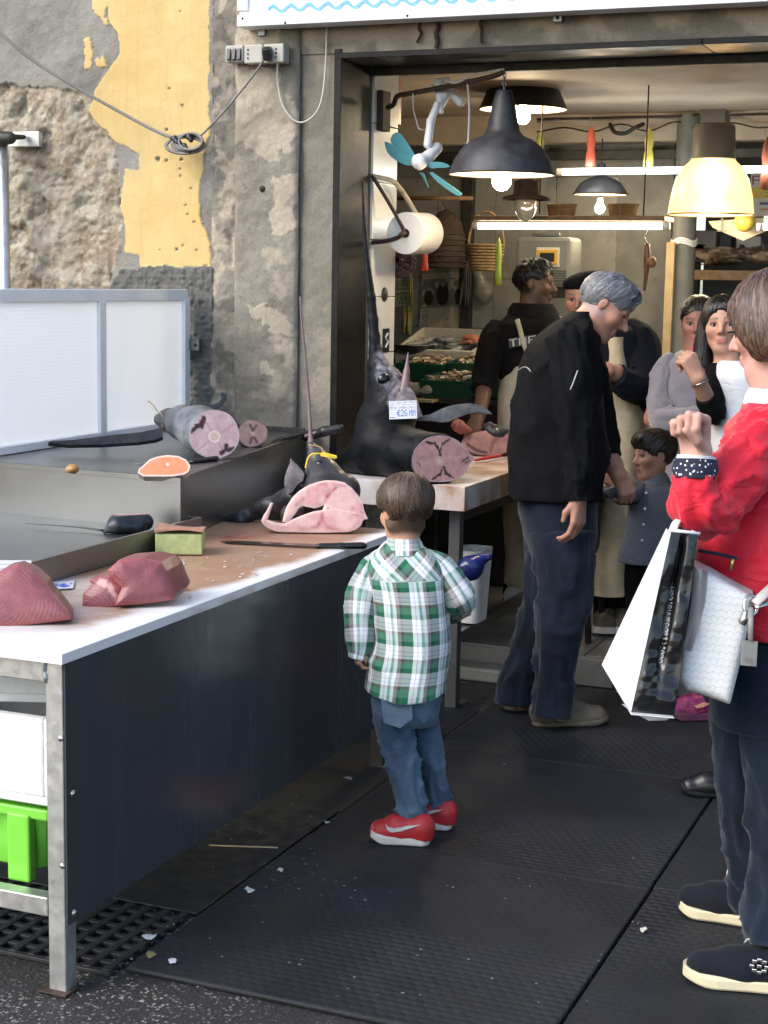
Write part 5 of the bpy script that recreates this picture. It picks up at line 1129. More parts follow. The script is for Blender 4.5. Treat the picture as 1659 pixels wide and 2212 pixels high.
MB().lathe(pd, [(0.001, 0.0), (0.07, 0.004), (0.125, 0.03), (0.15, 0.06), (0.155, 0.062), (0.148, 0.055), (0.12, 0.034), (0.001, 0.006)], 36).out('dish', M['steel'], ds, True)
q = P(895, 862, Y=7.35); MB().box(q, (0.26, 0.2, 0.012)).out('paper_stack', mat('yellow_paper', (0.42, 0.33, 0.14), 0.8, var=0.25, vs=30), None, label='stack of yellowish wrapping paper behind the fish gill', cat='paper')
F = Field(0.008); q = P(905, 840, Y=7.38); F.cone(q + [-0.08, 0, 0.0], q + [0.06, 0, 0.0], 0.03, 0.04, 0.02); F.warp(lambda g: 0.01 * fbm(g, 15, 4)); v, f = F.surf(); mesh('crumpled_bag', v, f, mat('dull_white', (0.33, 0.30, 0.27), 0.7), None, label='crumpled pale bag lying on the wrapping paper', cat='bag')
# ------------------------------------------------------------------ fish and what lies on the counters
def cut(name, poly, p0, n_, back, colfn, res, m, par=None, skin=None, dome=0.0, sm=False, dw=4, **k):
    """slice traced on the plane (p0, n_) and carried back by the vector `back`; colfn(x, y) paints the cut face"""
    n_ = _u(np.asarray(n_, float)); poly = np.asarray(poly, float); (x0, y0), (x1, y1) = poly.min(0), poly.max(0)
    xs = np.arange(x0 - res, x1 + 2 * res, res); ys = np.arange(y0 - res, y1 + 2 * res, res); X, Y = np.meshgrid(xs, ys)
    cin = inpoly((X + res / 2)[:-1, :-1], (Y + res / 2)[:-1, :-1], poly); nx = X.shape[1]
    quads = [(i * nx + j, (i + 1) * nx + j, (i + 1) * nx + j + 1, i * nx + j + 1) for i, j in np.argwhere(cin)]
    ed = {}
    for q in quads:
        for a, b in zip(q, q[1:] + q[:1]): ed[(a, b)] = 1
    bd = [e for e in ed if (e[1], e[0]) not in ed]
    gx, gy = X.ravel().copy(), Y.ravel().copy()
    bv = sorted({i for e in bd for i in e}); B = np.array(bv)
    best = np.full(len(B), 1e9); nxn, nyn = gx[B].copy(), gy[B].copy()
    for (ax_, ay_), (bx_, by_) in zip(poly, np.roll(poly, -1, 0)):
        l = (bx_ - ax_) ** 2 + (by_ - ay_) ** 2 + 1e-12; t = np.clip(((gx[B] - ax_) * (bx_ - ax_) + (gy[B] - ay_) * (by_ - ay_)) / l, 0, 1)
        qx, qy = ax_ + t * (bx_ - ax_), ay_ + t * (by_ - ay_); d = np.hypot(gx[B] - qx, gy[B] - qy); w_ = d < best
        best[w_] = d[w_]; nxn[w_] = qx[w_]; nyn[w_] = qy[w_]
    gx[B] = nxn; gy[B] = nyn
    used = sorted({i for q in quads for i in q}); mp = {u: i for i, u in enumerate(used)}; U = np.array(used)
    r = np.stack([(gx[U] - CX) / FOC, -(gy[U] - CY) / FOC, -np.ones(len(U))], 1) @ CAMR.T
    t = ((np.asarray(p0) - O) @ n_) / (r @ n_); v = O + r * t[:, None]
    e = np.full(len(U), 1e9); pl_ = [tuple(p) for p in poly] + [tuple(poly[0])]
    e = segd(gx[U], gy[U], pl_)
    if dome: v = v + n_ * (dome * (1 - np.exp(-e / (dw * res))))[:, None]
    col = colfn(gx[U], gy[U], e); nf = len(v); back = np.asarray(back, float)
    bl = [mp[b] for b in bv]; bm_ = {b: nf + i for i, b in enumerate(bv)}
    sk = np.tile(np.array(skin if skin is not None else (0.05, 0.05, 0.055)), (len(bv), 1))
    cen_ = v.mean(0); tsc = [(.02, 1), (1, 1)] if not sm else [(.03, 1), (.2, 1.0), (.45, .985), (.7, .95), (.9, .88), (1.0, .76)]
    rg = [cen_ + (v[bl] - cen_) * s_ + back * t_ for t_, s_ in tsc]; nr = len(rg)
    V_ = np.vstack([v] + rg); nb = len(bv); f = [tuple(mp[i] for i in q) for q in quads]
    for a, b in bd:
        A, B_ = mp[a], mp[b]; a1, b1 = bm_[a], bm_[b]; f += [(B_, A, a1, b1)] + [(b1 + k_ * nb, a1 + k_ * nb, a1 + (k_ + 1) * nb, b1 + (k_ + 1) * nb) for k_ in range(nr - 1)]
    off = len(V_); V_ = np.vstack([V_, cen_ + (v - cen_) * tsc[-1][1] + back]); f += [tuple(off + mp[i] for i in reversed(q)) for q in quads]
    C_ = np.vstack([col] + [sk * (1 + .25 * fbm(r_, 25, 3))[:, None] for r_ in rg] + [np.tile(sk[:1], (nf, 1))])
    return mesh(name, V_, f, m, par, sm, col=np.clip(C_, 0, 1), **k)
def lerpc(c, k, t): return c * (1 - t[:, None]) + np.asarray(k) * t[:, None]
def arc_line(x, y, pts, w_, soft=1.0): return np.exp(-(segd(x, y, pts) / w_) ** 2) * soft
def q3(x, y): return np.stack([x, y, 0 * x], -1)
FL = M['flesh']
# ---- swordfish tail on the steel box
b_ = P(462, 991, Z=1.003); D1 = depth(b_); u1 = D1 / FOC; K = lambda x, y, dd=0.0: C(x, y, D1 + dd)
tl = thing('swordfish_tail', b_, 'silvery swordfish tail section with pink four lobed cut face', 'fish')
n1 = _u(V(0.30, 0.02, 0.95)); c1 = K(463, 938)
F = Field(0.006)
for a, b in (((463, 938, 0.0, 52), (430, 925, .10, 47)), ((430, 925, .10, 47), (395, 913, .20, 36)), ((395, 913, .20, 36), (366, 908, .29, 24)), ((366, 908, .29, 24), (346, 906, .36, 15))):
    F.cone(K(*a[:3]), K(*b[:3]), a[3] * u1, b[3] * u1, 0.03)
F.half(c1, n1); v, f = F.surf()
z = v[:, 2]; t = smooth(1.0, 1.16, z); nz = fbm(v, 16, 4)
col = lerpc(np.tile((0.36, 0.38, 0.42), (len(v), 1)), (0.11, 0.12, 0.14), np.clip(t + 0.35 * nz, 0, 1)); px_, py_ = PIX(v); col = lerpc(col, (0.05, 0.045, 0.05), smooth(385, 345, px_) * 0.8)
mesh('body', v, f, M['fishskin'], tl, col=col)
oc = [(463 + 54 * math.cos(a) * (1.0 + 0.03 * math.sin(3 * a)), 938 + 54 * math.sin(a) * (0.99 + 0.02 * math.cos(2 * a))) for a in np.linspace(0, 2 * np.pi, 48, endpoint=False)]
def c_tail(x, y, e):
    c = np.tile((0.56, 0.37, 0.37), (len(x), 1)); c = lerpc(c, (0.66, 0.50, 0.48), smooth(-.2, .5, fbm(q3(x, y), .05, 3)) * 0.5)
    r = np.hypot(x - 463, y - 943); ang = np.arctan2(y - 943, x - 463)
    for a in (-0.55, 1.0, 2.45, -2.1): c = lerpc(c, (0.50, 0.20, 0.22), np.exp(-((np.abs(np.angle(np.exp(1j * (ang - a)))) * r) / 1.6) ** 2) * smooth(8, 14, r) * 0.8)
    for pts in ([(440, 904), (432, 918), (414, 931)], [(432, 918), (424, 920)], [(440, 902), (436, 922)], [(478, 978), (488, 972), (504, 970)], [(488, 972), (490, 962)]): c = lerpc(c, (0.05, 0.012, 0.015), smooth(6.5, 3.0, segd(x, y, pts) + 1.6 * vn(q3(x, y), .3, 3)))
    c = lerpc(c, (0.62, 0.42, 0.38), smooth(15, 12, r)); c = lerpc(c, (0.80, 0.62, 0.55), smooth(3, 1, np.abs(r - 11))); c = lerpc(c, (0.55, 0.45, 0.33), smooth(6.5, 5, r))
    return lerpc(c, (0.5, 0.42, 0.42), smooth(4, 1, e))
cut('cut_face', oc, c1 + n1 * 0.004, n1, -n1 * 0.012, c_tail, 1.6, FL, tl, (0.30, 0.31, 0.34))
DK = (0.028, 0.025, 0.026)
def fin(name, poly, p0, n_, th, par, colr=DK, m=None, nz=0.4, **k):
    return cut(name, poly, p0, n_, -_u(np.asarray(n_)) * th, lambda x, y, e: np.tile(colr, (len(x), 1)) * (1 + nz * fbm(q3(x, y), .12, 5))[:, None], 2.2, m or M['fishskin'], par, colr, 0.003, **k)
nf_ = _u(V(0.1, 0.75, 0.66))
fin('tail_fin', [(352, 922), (330, 928), (300, 934), (220, 942), (160, 950), (107, 953), (104, 957), (150, 961), (220, 960), (300, 955), (335, 950), (352, 944)], P(230, 975, Z=1.02), nf_, 0.014, tl)
fin('tail_fin', [(462, 886), (478, 878), (490, 864), (490, 852), (480, 847), (475, 853), (479, 860), (472, 869), (455, 876), (435, 884), (440, 890)], K(465, 880, .2), _u(V(.2, .1, .9)), 0.010, tl)
fin('fin_stub', [(345, 886), (352, 892), (362, 898), (378, 904), (372, 912), (356, 912), (350, 900)], K(355, 900, .25), _u(V(-.2, .2, .9)), 0.012, tl, (0.10, 0.07, 0.065))
MB().tube(spline([K(349, 930, .25), K(352, 910, .24), K(350, 896, .24), K(340, 888, .25), K(333, 878, .25), K(325, 870, .26), K(320, 866, .26)], 4), 0.0025, 6).out('twine', mat('twine', (0.45, 0.33, 0.22), 0.8), tl, True)
# ---- standing steak behind
b_ = P(546, 966, Z=1.003); D_ = depth(b_); n2 = _u(V(0.18, 0.12, 0.95))
oc = [(546 + 33 * math.cos(a), 936 + 30 * math.sin(a) * (1 + .05 * math.cos(3 * a))) for a in np.linspace(0, 2 * np.pi, 40, endpoint=False)]
def c_st(x, y, e):
    c = np.tile((0.34, 0.20, 0.17), (len(x), 1)) * (1 + 0.15 * fbm(q3(x, y), .1, 2))[:, None]; r = np.hypot(x - 546, y - 937)
    for pts in ([(546, 930), (540, 918)], [(546, 930), (554, 919)], [(544, 945), (540, 958)], [(549, 945), (556, 956)]): c = lerpc(c, (0.06, 0.02, 0.02), smooth(4, 1.5, segd(x, y, pts)) * .8)
    c = lerpc(c, (0.45, 0.3, 0.25), smooth(6, 4, r)); return lerpc(c, (0.12, 0.09, 0.08), smooth(3, 1, e))
cut('fish_steak', oc, C(546, 936, D_), n2, -n2 * 0.05, c_st, 1.6, FL, None, (0.05, 0.045, 0.045), label='round swordfish steak standing behind the tail section', cat='fish')
# ---- salmon steak, knife, lump
b_ = P(355, 1028, Z=1.004); n3 = _u(V(0.0, 0.45, 0.9))
sp = [(297, 1021), (300, 1013), (312, 1003), (322, 993), (340, 986), (362, 983), (385, 985), (402, 993), (411, 1006), (408, 1018), (398, 1025), (370, 1029), (340, 1029), (310, 1029)]
def c_sal(x, y, e):
    c = np.tile((0.72, 0.21, 0.09), (len(x), 1)); r = np.hypot((x - 358), (y - 1006) * 1.6)
    st = np.exp(-((np.sin(r * 0.62 + 0.8 * np.sin(np.arctan2(y - 1006, x - 358) * 3))) / 0.35) ** 2); c = lerpc(c, (0.78, 0.42, 0.27), st * 0.5 * smooth(6, 12, r))
    c = lerpc(c, (0.8, 0.55, 0.45), smooth(5, 2, np.hypot(x - 362, y - 1003))); return lerpc(c, (0.72, 0.55, 0.47), smooth(4.5, 1.5, e))
cut('salmon_steak', sp, b_ + [0, 0, 0.02], n3, -n3 * 0.03 , c_sal, 1.5, FL, None, (0.5, 0.42, 0.38), label='orange salmon steak at the front corner of the steel box', cat='fish')
def knife(name, a, b, c, label, wd, hw, hcol, bm=None, th=0.003, up=(0, 0, 1)):
    """a blade tip, b bolster, c handle end"""
    t = thing(name, (np.asarray(a) + c) / 2, label, 'knife'); d = _u(b - a); up = np.asarray(up, float); s = _u(np.cross(up, d)); uu = np.cross(d, s)
    v, f = prism([a, a + d * 0.04 + s * wd * 0.5, b + s * wd * 0.5, b - s * wd * 0.5, a + d * 0.02 - s * wd * .3], uu * th); mesh('blade', v, f, bm or mat('blade_steel', (0.55, 0.55, 0.55), 0.2, 1.0), t, False)
    F = Field(0.004); F.cone(b, (b + c) / 2, hw * 0.9, hw, 0.004).cone((b + c) / 2, c, hw, hw * 1.1, 0.004); v, f = F.surf(); m_ = v.mean(0); rel = v - m_; rel -= np.outer(rel @ uu, uu) * 0.25; mesh('handle', m_ + rel, f, hcol, t); return t
knife('knife', P(288, 1003, Z=1.005), P(415, 997, Z=1.008), P(466, 990, Z=1.012), 'knife with black handle lying behind the salmon steak', 0.03, 0.011, M['black_plastic'])
q = P(516, 988, Z=1.004); knife('small_knife', q, P(470, 993, Z=1.004), P(452, 995, Z=1.006), 'small bright knife tip sticking out under the tail cut face', 0.018, 0.006, M['gold'])
F = Field(0.003); q = P(155, 1015, Z=1.012); F.ell(q, (0.022, 0.018, 0.012)).ell(q + [0.004, 0, 0.012], (0.010, 0.01, 0.008)); F.warp(lambda g: 0.003 * fbm(g, 60, 3)); v, f = F.surf()
mesh('ginger_scrap', v, f, mat('ochre', (0.42, 0.22, 0.07), 0.5, var=0.3), None, label='small ochre scrap on the front edge of the steel box', cat='scrap')
for i, pts in enumerate(([(590, 955), (620, 945), (660, 935), (690, 930)], [(560, 965), (600, 948), (640, 938)])):
    MB().tube(spline([P(x, y, Z=1.008) for x, y in pts], 5), np.interp(np.linspace(0, 1, 5 * (len(pts) - 1) + 1), [0, .7, 1], [0.001, 0.009 + .006 * (i == 0), 0.014]), 8, flat=0.6).out('fin_ray', mat('dark_fin%d' % i, DK, 0.4), None, True, label=['long dark fin ray lying along the steel box edge', 'thin dark fin ray beside the standing steak'][i], cat='fin')
# thick dark fin resting over the back corner
F = Field(0.006)
for a, b, r0, r1 in (((660, 945), (700, 932), .016, .02), ((700, 932), (735, 925), .02, .016)): F.cone(P(*a, Y=5.72), P(*b, Y=5.74), r0, r1, .02)
v, f = F.surf(); mesh('dark_fin', v, f, mat('dark_fin_b', DK, 0.35, var=0.3), None, label='thick dark fin draped over the back corner of the steel box', cat='fin')
# ---- dark fish piece in the tray
b_ = P(275, 1152, Z=0.838); D_ = depth(b_); K = lambda x, y, dd=0.0: C(x, y, D_ + dd); u_ = D_ / FOC
dp = thing('fish_piece', b_, 'black skinned fish piece with pink top lying in the tray', 'fish')
F = Field(0.005); F.cone(K(255, 1130, .02), K(312, 1128, .05), 22 * u_, 20 * u_, 0.02).cone(K(240, 1140), K(226, 1149), 12 * u_, 5 * u_, 0.02).cone(K(255, 1136), K(300, 1138, .02), 17 * u_, 15 * u_, 0.01)
F.half(K(270, 1110, .03), _u(np.array([0, 0, 1.0]) + V(0, 0, .1))); v, f = F.surf()
col = np.tile((0.02, 0.022, 0.026), (len(v), 1)) * (1 + 0.6 * fbm(v, 20, 3))[:, None]; tz = v[:, 2].max(); col = lerpc(col, (0.45, 0.25, 0.22), smooth(tz - 0.004, tz - 0.001, v[:, 2])); mesh('body', v, f, M['fishskin'], dp, col=col)
MB().tube(spline([K(222, 1146), K(180, 1140, .03), K(120, 1135, .06), K(55, 1131, .1)], 5), np.interp(np.linspace(0, 1, 16), [0, 1], [0.007, 0.002]), 8, flat=0.5).out('bill', mat('bill_dark', (0.03, 0.03, 0.032), 0.35), dp, True)
# ---- big section with bill on the counter end
b_ = P(700, 1152, Z=ZB + 0.002); D3 = depth(b_); u3 = D3 / FOC; K = lambda x, y, dd=0.0: C(x, y, D3 + dd)
zm = lambda l: [(548.6 + 0.16534 * a, 932.6 + 0.16534 * b) for a, b in l]
ck = thing('small_swordfish', b_, 'small swordfish head with upright bill and pale pink cut face', 'fish')
n4 = _u(V(0.05, 0.10, 1.0)); c4 = K(690, 1095)
ring = zm([(370, 1180), (385, 1110), (415, 1010), (455, 930), (510, 850), (600, 765), (720, 692), (850, 650), (950, 632), (1080, 640), (1180, 662), (1280, 735), (1370, 840), (1425, 930), (1445, 1040), (1490, 1140), (1432, 1150), (1400, 1225), (1330, 1283), (1230, 1312), (900, 1320), (600, 1316), (300, 1310), (190, 1265), (115, 1205), (93, 1165), (125, 1090), (165, 1035), (215, 925), (252, 930), (232, 990), (205, 1070), (175, 1150), (300, 1188), (395, 1198), (440, 1182), (500, 1145), (620, 1095), (760, 1045), (895, 1022), (922, 955), (860, 985), (790, 1000), (700, 985), (635, 968), (585, 1000), (535, 1080), (480, 1150), (430, 1188)])
def c_ck(x, y, e):
    zx, zy = (x - 548.6) / .16534, (y - 932.6) / .16534; q = np.stack([zx, zy, 0 * zx], -1)
    c = np.tile((0.66, 0.42, 0.38), (len(x), 1)); c = lerpc(c, (0.60, 0.30, 0.29), smooth(-.1, .6, fbm(q, .005, 3)) * .8)
    for pts, w_, k_ in (([(850, 680), (930, 670), (960, 760), (950, 860), (935, 930)], 26, .8), ([(1210, 705), (1110, 710), (1020, 770), (960, 850)], 20, 1), ([(880, 1030), (890, 1130), (830, 1240), (640, 1280), (520, 1200)], 26, .75), ([(890, 1130), (960, 1250), (1080, 1290)], 26, .7), ([(640, 880), (560, 950)], 30, .6), ([(700, 870), (720, 780)], 22, .4), ([(1300, 780), (1370, 860)], 26, .6), ([(1290, 1000), (1280, 1110)], 30, .5), ([(1440, 1060), (1340, 1080)], 24, .6), ([(130, 1170), (250, 1240)], 30, .3)):
        c = lerpc(c, (0.40, 0.085, 0.10), np.exp(-(segd(zx, zy, pts) / w_) ** 2) * k_ * (0.6 + 0.5 * vn(q, .02, 8)))
    c = lerpc(c, (0.74, 0.55, 0.50), np.exp(-(segd(zx, zy, [(1040, 1005), (1200, 1040), (1400, 1075)]) / 9) ** 2) * .8)
    r = np.hypot(zx - 965, zy - 1000); c = lerpc(c, (0.72, 0.46, 0.44), smooth(65, 45, r)); c = lerpc(c, (0.55, 0.25, 0.27), smooth(22, 10, r))
    c = lerpc(c, (0.72, 0.53, 0.46), smooth(7, 2, e) * .7); return c
cut('cut_face', ring, c4, n4, -n4 * 0.045 + [0, 0, .004], c_ck, 1.15, FL, ck, (0.30, 0.17, 0.13), 0.004)
F = Field(0.006)
for a, b, r0, r1 in (((700, 1090, .09), (735, 1105, .10), 44, 40), ((628, 1112, .10), (700, 1100, .10), 24, 34), ((700, 1070, .10), (700, 1030, .14), 46, 40), ((700, 1030, .14), (688, 995, .16), 36, 24), ((688, 995, .16), (672, 962, .17), 22, 10), ((740, 1060, .12), (690, 1040, .14), 40, 36)): F.cone(K(*a), K(*b), r0 * u3, r1 * u3, .02)
v, f = F.surf(); col = np.tile((0.050, 0.043, 0.045), (len(v), 1)) * (1 + 0.45 * fbm(v, 22, 3))[:, None]; px_, py_ = PIX(v); col = lerpc(col, (0.20, 0.11, 0.11), smooth(.1, .5, fbm(v, 14, 9)) * smooth(720, 650, px_) * smooth(1000, 1020, py_))
mesh('head', v, f, M['fishskin'], ck, col=col)
MB().tube(spline([K(672, 968, .17), K(670, 930, .17), K(666, 860, .18), K(658, 760, .18), K(651, 690, .18), K(648, 640, .18)], 5), np.interp(np.linspace(0, 1, 26), [0, .15, 1], [11 * u3, 5.5 * u3, 1.5 * u3]), 10, flat=0.7).out('bill', mat('bill_pink', (0.15, 0.10, 0.09), 0.4, var=0.25), ck, True)
fin('gill_flap', zm([(640, 520), (560, 430), (500, 380), (470, 330), (475, 400), (430, 500), (400, 600), (395, 700), (440, 820), (500, 790), (560, 700), (640, 640), (660, 560)]), K(630, 1030, .10), _u(V(-.25, .1, .95)), .02, ck, (0.085, 0.07, 0.075))
ec_ = K(692, 1003, .115); F = Field(0.003); F.ell(ec_, (15 * u3, 12 * u3, 10 * u3)); v, f = F.surf(); mesh('eye', v, f, mat('black_eye', (0.004, 0.004, 0.005), 0.06), ck)
yt = mat('yellow_tag', (0.78, 0.56, 0.03), 0.45, var=0.04)
v, f = prism([K(x, y, .05) for x, y in zm([(860, 280), (900, 265), (1080, 310), (1085, 345), (1050, 352), (870, 318)])], V(0, 0, -.003)); tg = mesh('fish_tag', v, f, yt, None, False, label='yellow plastic tag tied to the small swordfish bill', cat='tag')
MB().tube(spline([K(x, y, .07) for x, y in zm([(860, 285), (770, 290), (710, 340), (685, 420), (675, 480)])], 4), .003, 6).out('strap', yt, tg, True); MB().tube(spline([K(x, y, .10) for x, y in zm([(900, 265), (890, 220), (850, 195), (780, 180), (715, 175)])], 4), .0022, 6).out('strap', mat('tag_cord', (0.45, 0.3, 0.1), .6), tg, True)
def tagprint(u, v): return paint(u.shape, (u > -1, (0.7, 0.48, 0.03)), (text(u, v, 'POLO 5', .05, .95, .2, .8), (0.12, 0.09, 0.02)))
a, b, d_ = (K(x, y, .0495) for x, y in zm([(960, 327), (1060, 343), (962, 305)])); print_sheet('print', a, b, d_, tagprint, 50, 12, tg, th=0.0006)
F = Field(0.007)
for a, b, r0, r1 in (((640, 1075, .16), (575, 1098, .22), 30, 24), ((575, 1098, .22), (520, 1120, .25), 22, 16), ((520, 1120, .22), (470, 1128, .25), 16, 10)): F.cone(K(*a), K(*b), r0 * u3, r1 * u3, .03)
F.warp(lambda g: 0.006 * fbm(g, 14, 3)); v, f = F.surf(); mesh('dark_fish_skin', v, f, M['fishskin'], None, col=np.tile((0.030, 0.031, 0.034), (len(v), 1)) * (1 + .5 * fbm(v, 25, 2))[:, None], label='folded dark fish skin behind the pale pink cut face', cat='fish skin')
# ---- large swordfish on the doorway table
b_ = P(955, 1046, Z=ZT); D5 = depth(b_); u5 = D5 / FOC; K = lambda x, y, dd=0.0: C(x, y, D5 + dd); z4 = lambda l: [(713.2 + .2976 * a, 493.7 + .2976 * b) for a, b in l]
sw = thing('large_swordfish', b_, 'large black swordfish with tall upright bill on the doorway table', 'fish')
n5 = _u(V(0.30, -0.02, 0.95)); c5 = K(953, 990, 0.0)
F = Field(0.0055)
for a, b, r0, r1 in (((950, 992, 0.0), (885, 985, .12), 56, 58), ((885, 985, .12), (822, 965, .24), 58, 62), ((822, 965, .24), (832, 915, .25), 62, 62), ((832, 915, .25), (846, 880, .23), 62, 58), ((846, 880, .23), (832, 828, .22), 56, 40), ((832, 828, .22), (816, 792, .22), 40, 24), ((816, 792, .22), (811, 758, .22), 23, 14), ((811, 758, .22), (809, 728, .22), 14, 12), ((809, 728, .22), (806, 690, .22), 12, 11), ((806, 690, .22), (802, 642, .22), 11, 10), ((802, 642, .22), (795, 583, .225), 10, 7.5), ((795, 583, .225), (786, 480, .23), 7.5, 5), ((786, 480, .23), (783, 392, .23), 5, 2.5), ((790, 985, .24), (745, 1000, .32), 44, 26)):
    F.cone(K(*a), K(*b), r0 * u5, r1 * u5, min(.03, r1 * u5 * .6))
F.half(c5, n5); v, f = F.surf(); px_, py_ = PIX(v); nz = fbm(v, 18, 4)
col = np.tile((0.009, 0.010, 0.012), (len(v), 1)) * (1 + .35 * nz)[:, None]
lx_ = px_ - np.interp(py_, [700, 760, 820, 870, 910], [803, 812, 818, 838, 870]); fz = fbm(v, 45, 7); face = smooth(-6, 10, lx_ + 6 * fz) * smooth(912, 895, py_) * smooth(720, 770, py_); col = lerpc(col, (0.20, 0.19, 0.23), np.clip(face * (.65 + .9 * fz), 0, 1)); col = lerpc(col, (0.36, 0.28, 0.27), np.clip(smooth(845, 875, px_ + 5 * fz) * smooth(908, 890, py_) * (.6 + .8 * fz), 0, 1)); col = lerpc(col, (0.06, 0.05, 0.05), np.exp(-(segd(px_, py_, [(857, 826), (845, 842), (820, 866)]) / 3) ** 2) * .8)
col = lerpc(col, (0.13, 0.12, 0.09), smooth(905, 920, py_) * smooth(950, 925, py_) * smooth(850, 900, px_) * .7); mesh('body', v, f, M['darkskin'], sw, col=col)
oc = z4([(595, 1680), (608, 1620), (648, 1562), (712, 1516), (790, 1501), (862, 1511), (930, 1542), (982, 1592), (1020, 1640), (1048, 1668), (1012, 1712), (985, 1762), (948, 1802), (880, 1832), (780, 1840), (690, 1830), (640, 1792), (605, 1742)])
oc = [tuple(p) for p in spline(np.array(oc + [oc[0]]), 4)[:-1]]
def c_big(x, y, e):
    zx, zy = (x - 713.2) / .2976, (y - 493.7) / .2976; q = np.stack([zx, zy, 0 * zx], -1)
    c = np.tile((0.42, 0.225, 0.215), (len(x), 1)) * (1 + .12 * fbm(q, .03, 2))[:, None]; c = lerpc(c, (0.27, 0.13, 0.13), smooth(60, 15, np.hypot(zx - 975, (zy - 1690) * 1.2)) * .6)
    for pts, w_ in (([(700, 1552), (755, 1558), (788, 1600), (800, 1645)], 13), ([(868, 1530), (815, 1560), (798, 1610)], 12), ([(748, 1815), (800, 1782), (820, 1740)], 12), ([(895, 1806), (842, 1780), (822, 1735)], 12), ([(628, 1690), (650, 1720)], 7), ([(960, 1690), (1000, 1660)], 7), ([(985, 1700), (1005, 1690)], 7)): c = lerpc(c, (0.035, 0.010, 0.012), smooth(w_, w_ * .4, segd(zx, zy, pts) + 6 * vn(q, .06, 3)))
    for pts in ([(620, 1722), (750, 1690)], [(830, 1670), (1030, 1640)], [(800, 1500), (795, 1600)], [(820, 1740), (825, 1835)]): c = lerpc(c, (0.50, 0.33, 0.30), np.exp(-(segd(zx, zy, pts) / 4) ** 2) * .6)
    r = np.hypot(zx - 790, zy - 1690); c = lerpc(c, (0.44, 0.28, 0.24), smooth(42, 36, r)); c = lerpc(c, (0.52, 0.36, 0.29), smooth(24, 18, r)); return lerpc(c, (0.38, 0.28, 0.28), smooth(3.5, 1, e))
cut('cut_face', oc, c5 + n5 * .004, n5, -n5 * .014, c_big, 1.4, FL, sw, (0.10, 0.085, 0.085))
F = Field(0.004); F.cone(K(872, 850, .17), K(878, 805, .18), 15 * u5, 7 * u5, .01).cone(K(878, 805, .18), K(882, 757, .18), 7 * u5, 1.0 * u5, .01); v, f = F.surf(); mesh('lower_jaw', v, f, mat('jaw_pink', (0.20, 0.13, 0.13), .4, var=.3), sw)
fin('gill_plate', [(872, 838), (882, 836), (892, 845), (902, 866), (910, 890), (913, 899), (900, 905), (880, 903), (862, 890), (856, 870), (860, 850)], K(885, 872, .115), _u(V(.3, .1, .9)), .012, sw, (0.30, 0.24, 0.24), nz=.35)
pe = K(828, 820, .168); F = Field(0.003); F.ell(pe, (17 * u5, 17 * u5, 17 * u5)); v, f = F.surf(); rr = np.hypot(*(np.array(PIX(v)) - np.array([[829], [820]]))); col = np.tile((0.003, 0.004, 0.006), (len(v), 1)); col = lerpc(col, (0.10, 0.13, 0.19), smooth(12, 15, rr)); mesh('eye', v, f, M['eye'], sw, col=col)
z5 = lambda l: [(905 + .1166 * a, 702 + .1166 * b) for a, b in l]
fin('pectoral_fin', z5([(-80, 1700), (200, 1660), (400, 1560), (550, 1505), (700, 1470), (950, 1450), (1150, 1490), (1260, 1560), (1360, 1650), (1240, 1640), (1100, 1612), (900, 1640), (700, 1720), (550, 1785), (420, 1800), (200, 1770), (-80, 1760)]), K(960, 890, .16), _u(V(.1, .35, .9)), .008, sw, (0.085, 0.088, 0.092), nz=.15)
def tagfn(u, v): return paint(u.shape, (u > -1, (0.62, 0.64, 0.66)), (text(u, v, 'Casa del Pesce', .25, .97, .86, .97) | text(u, v, 'di Cappaccio', .3, .95, .74, .84), (0.16, 0.16, 0.2)), (text(u, v, 'PESCE SPADA LOCALE', .04, .97, .56, .68), (0.14, 0.05, 0.06)), (text(u, v, '€26', .28, .66, .14, .5), (0.03, 0.10, 0.42)), (text(u, v, 'MM', .72, .95, .12, .5), (0.03, 0.12, 0.5)), (rect(u, v, .03, .2, .72, .94), (0.5, 0.52, 0.55)), (rect(u, v, .03, .2, .06, .11), (0.15, 0.05, .05)))
GL5.update({'p': '00000000001111010001111101000010000', 's': '00000000000111110000011100000111110', 'C': GL5['C']})
nt_ = K(840, 906, .045); tg = print_sheet('price_tag', K(841, 906, .045), K(901, 904, .045), K(840, 867, .055), tagfn, 150, 70, label='white price tag with blue handwritten euro price on the swordfish', cat='price tag')
# steaks and meat behind
def lump(name, pts, colr, label, par=None, h=0.006, k=0.02, cut_n=None, cat='fish', m=None):
    F = Field(h)
    for a, b, r0, r1 in pts: F.cone(a, b, r0, r1, k)
    if cut_n is not None: F.half(*cut_n)
    F.warp(lambda g: .013 * fbm(g, 22, 3)); v, f = F.surf(); c = np.tile(colr, (len(v), 1)) * (1 + .3 * fbm(v, 18, 4))[:, None]; return mesh(name, v, f, m or M['flesh'], par, col=np.clip(c, 0, 1), label=label, cat=cat)
oc = [(1056 + 56 * math.cos(a) * (1 + .06 * math.cos(2 * a)), 957 + 27 * math.sin(a)) for a in np.linspace(0, 2 * np.pi, 40, endpoint=False)]
b_ = P(1056, 986, Z=ZT); D_ = depth(b_)
def c_f(x, y, e):
    c = np.tile((0.30, 0.135, 0.11), (len(x), 1)) * (1 + .25 * fbm(q3(x, y), .08, 2))[:, None]; c = lerpc(c, (0.07, 0.018, 0.015), smooth(5, 2, segd(x, y, [(1010, 960), (1030, 973), (1050, 978)]))); return lerpc(c, (0.14, 0.035, 0.03), smooth(6, 2, segd(x, y, [(1090, 935), (1065, 955), (1060, 975)])) * .7)
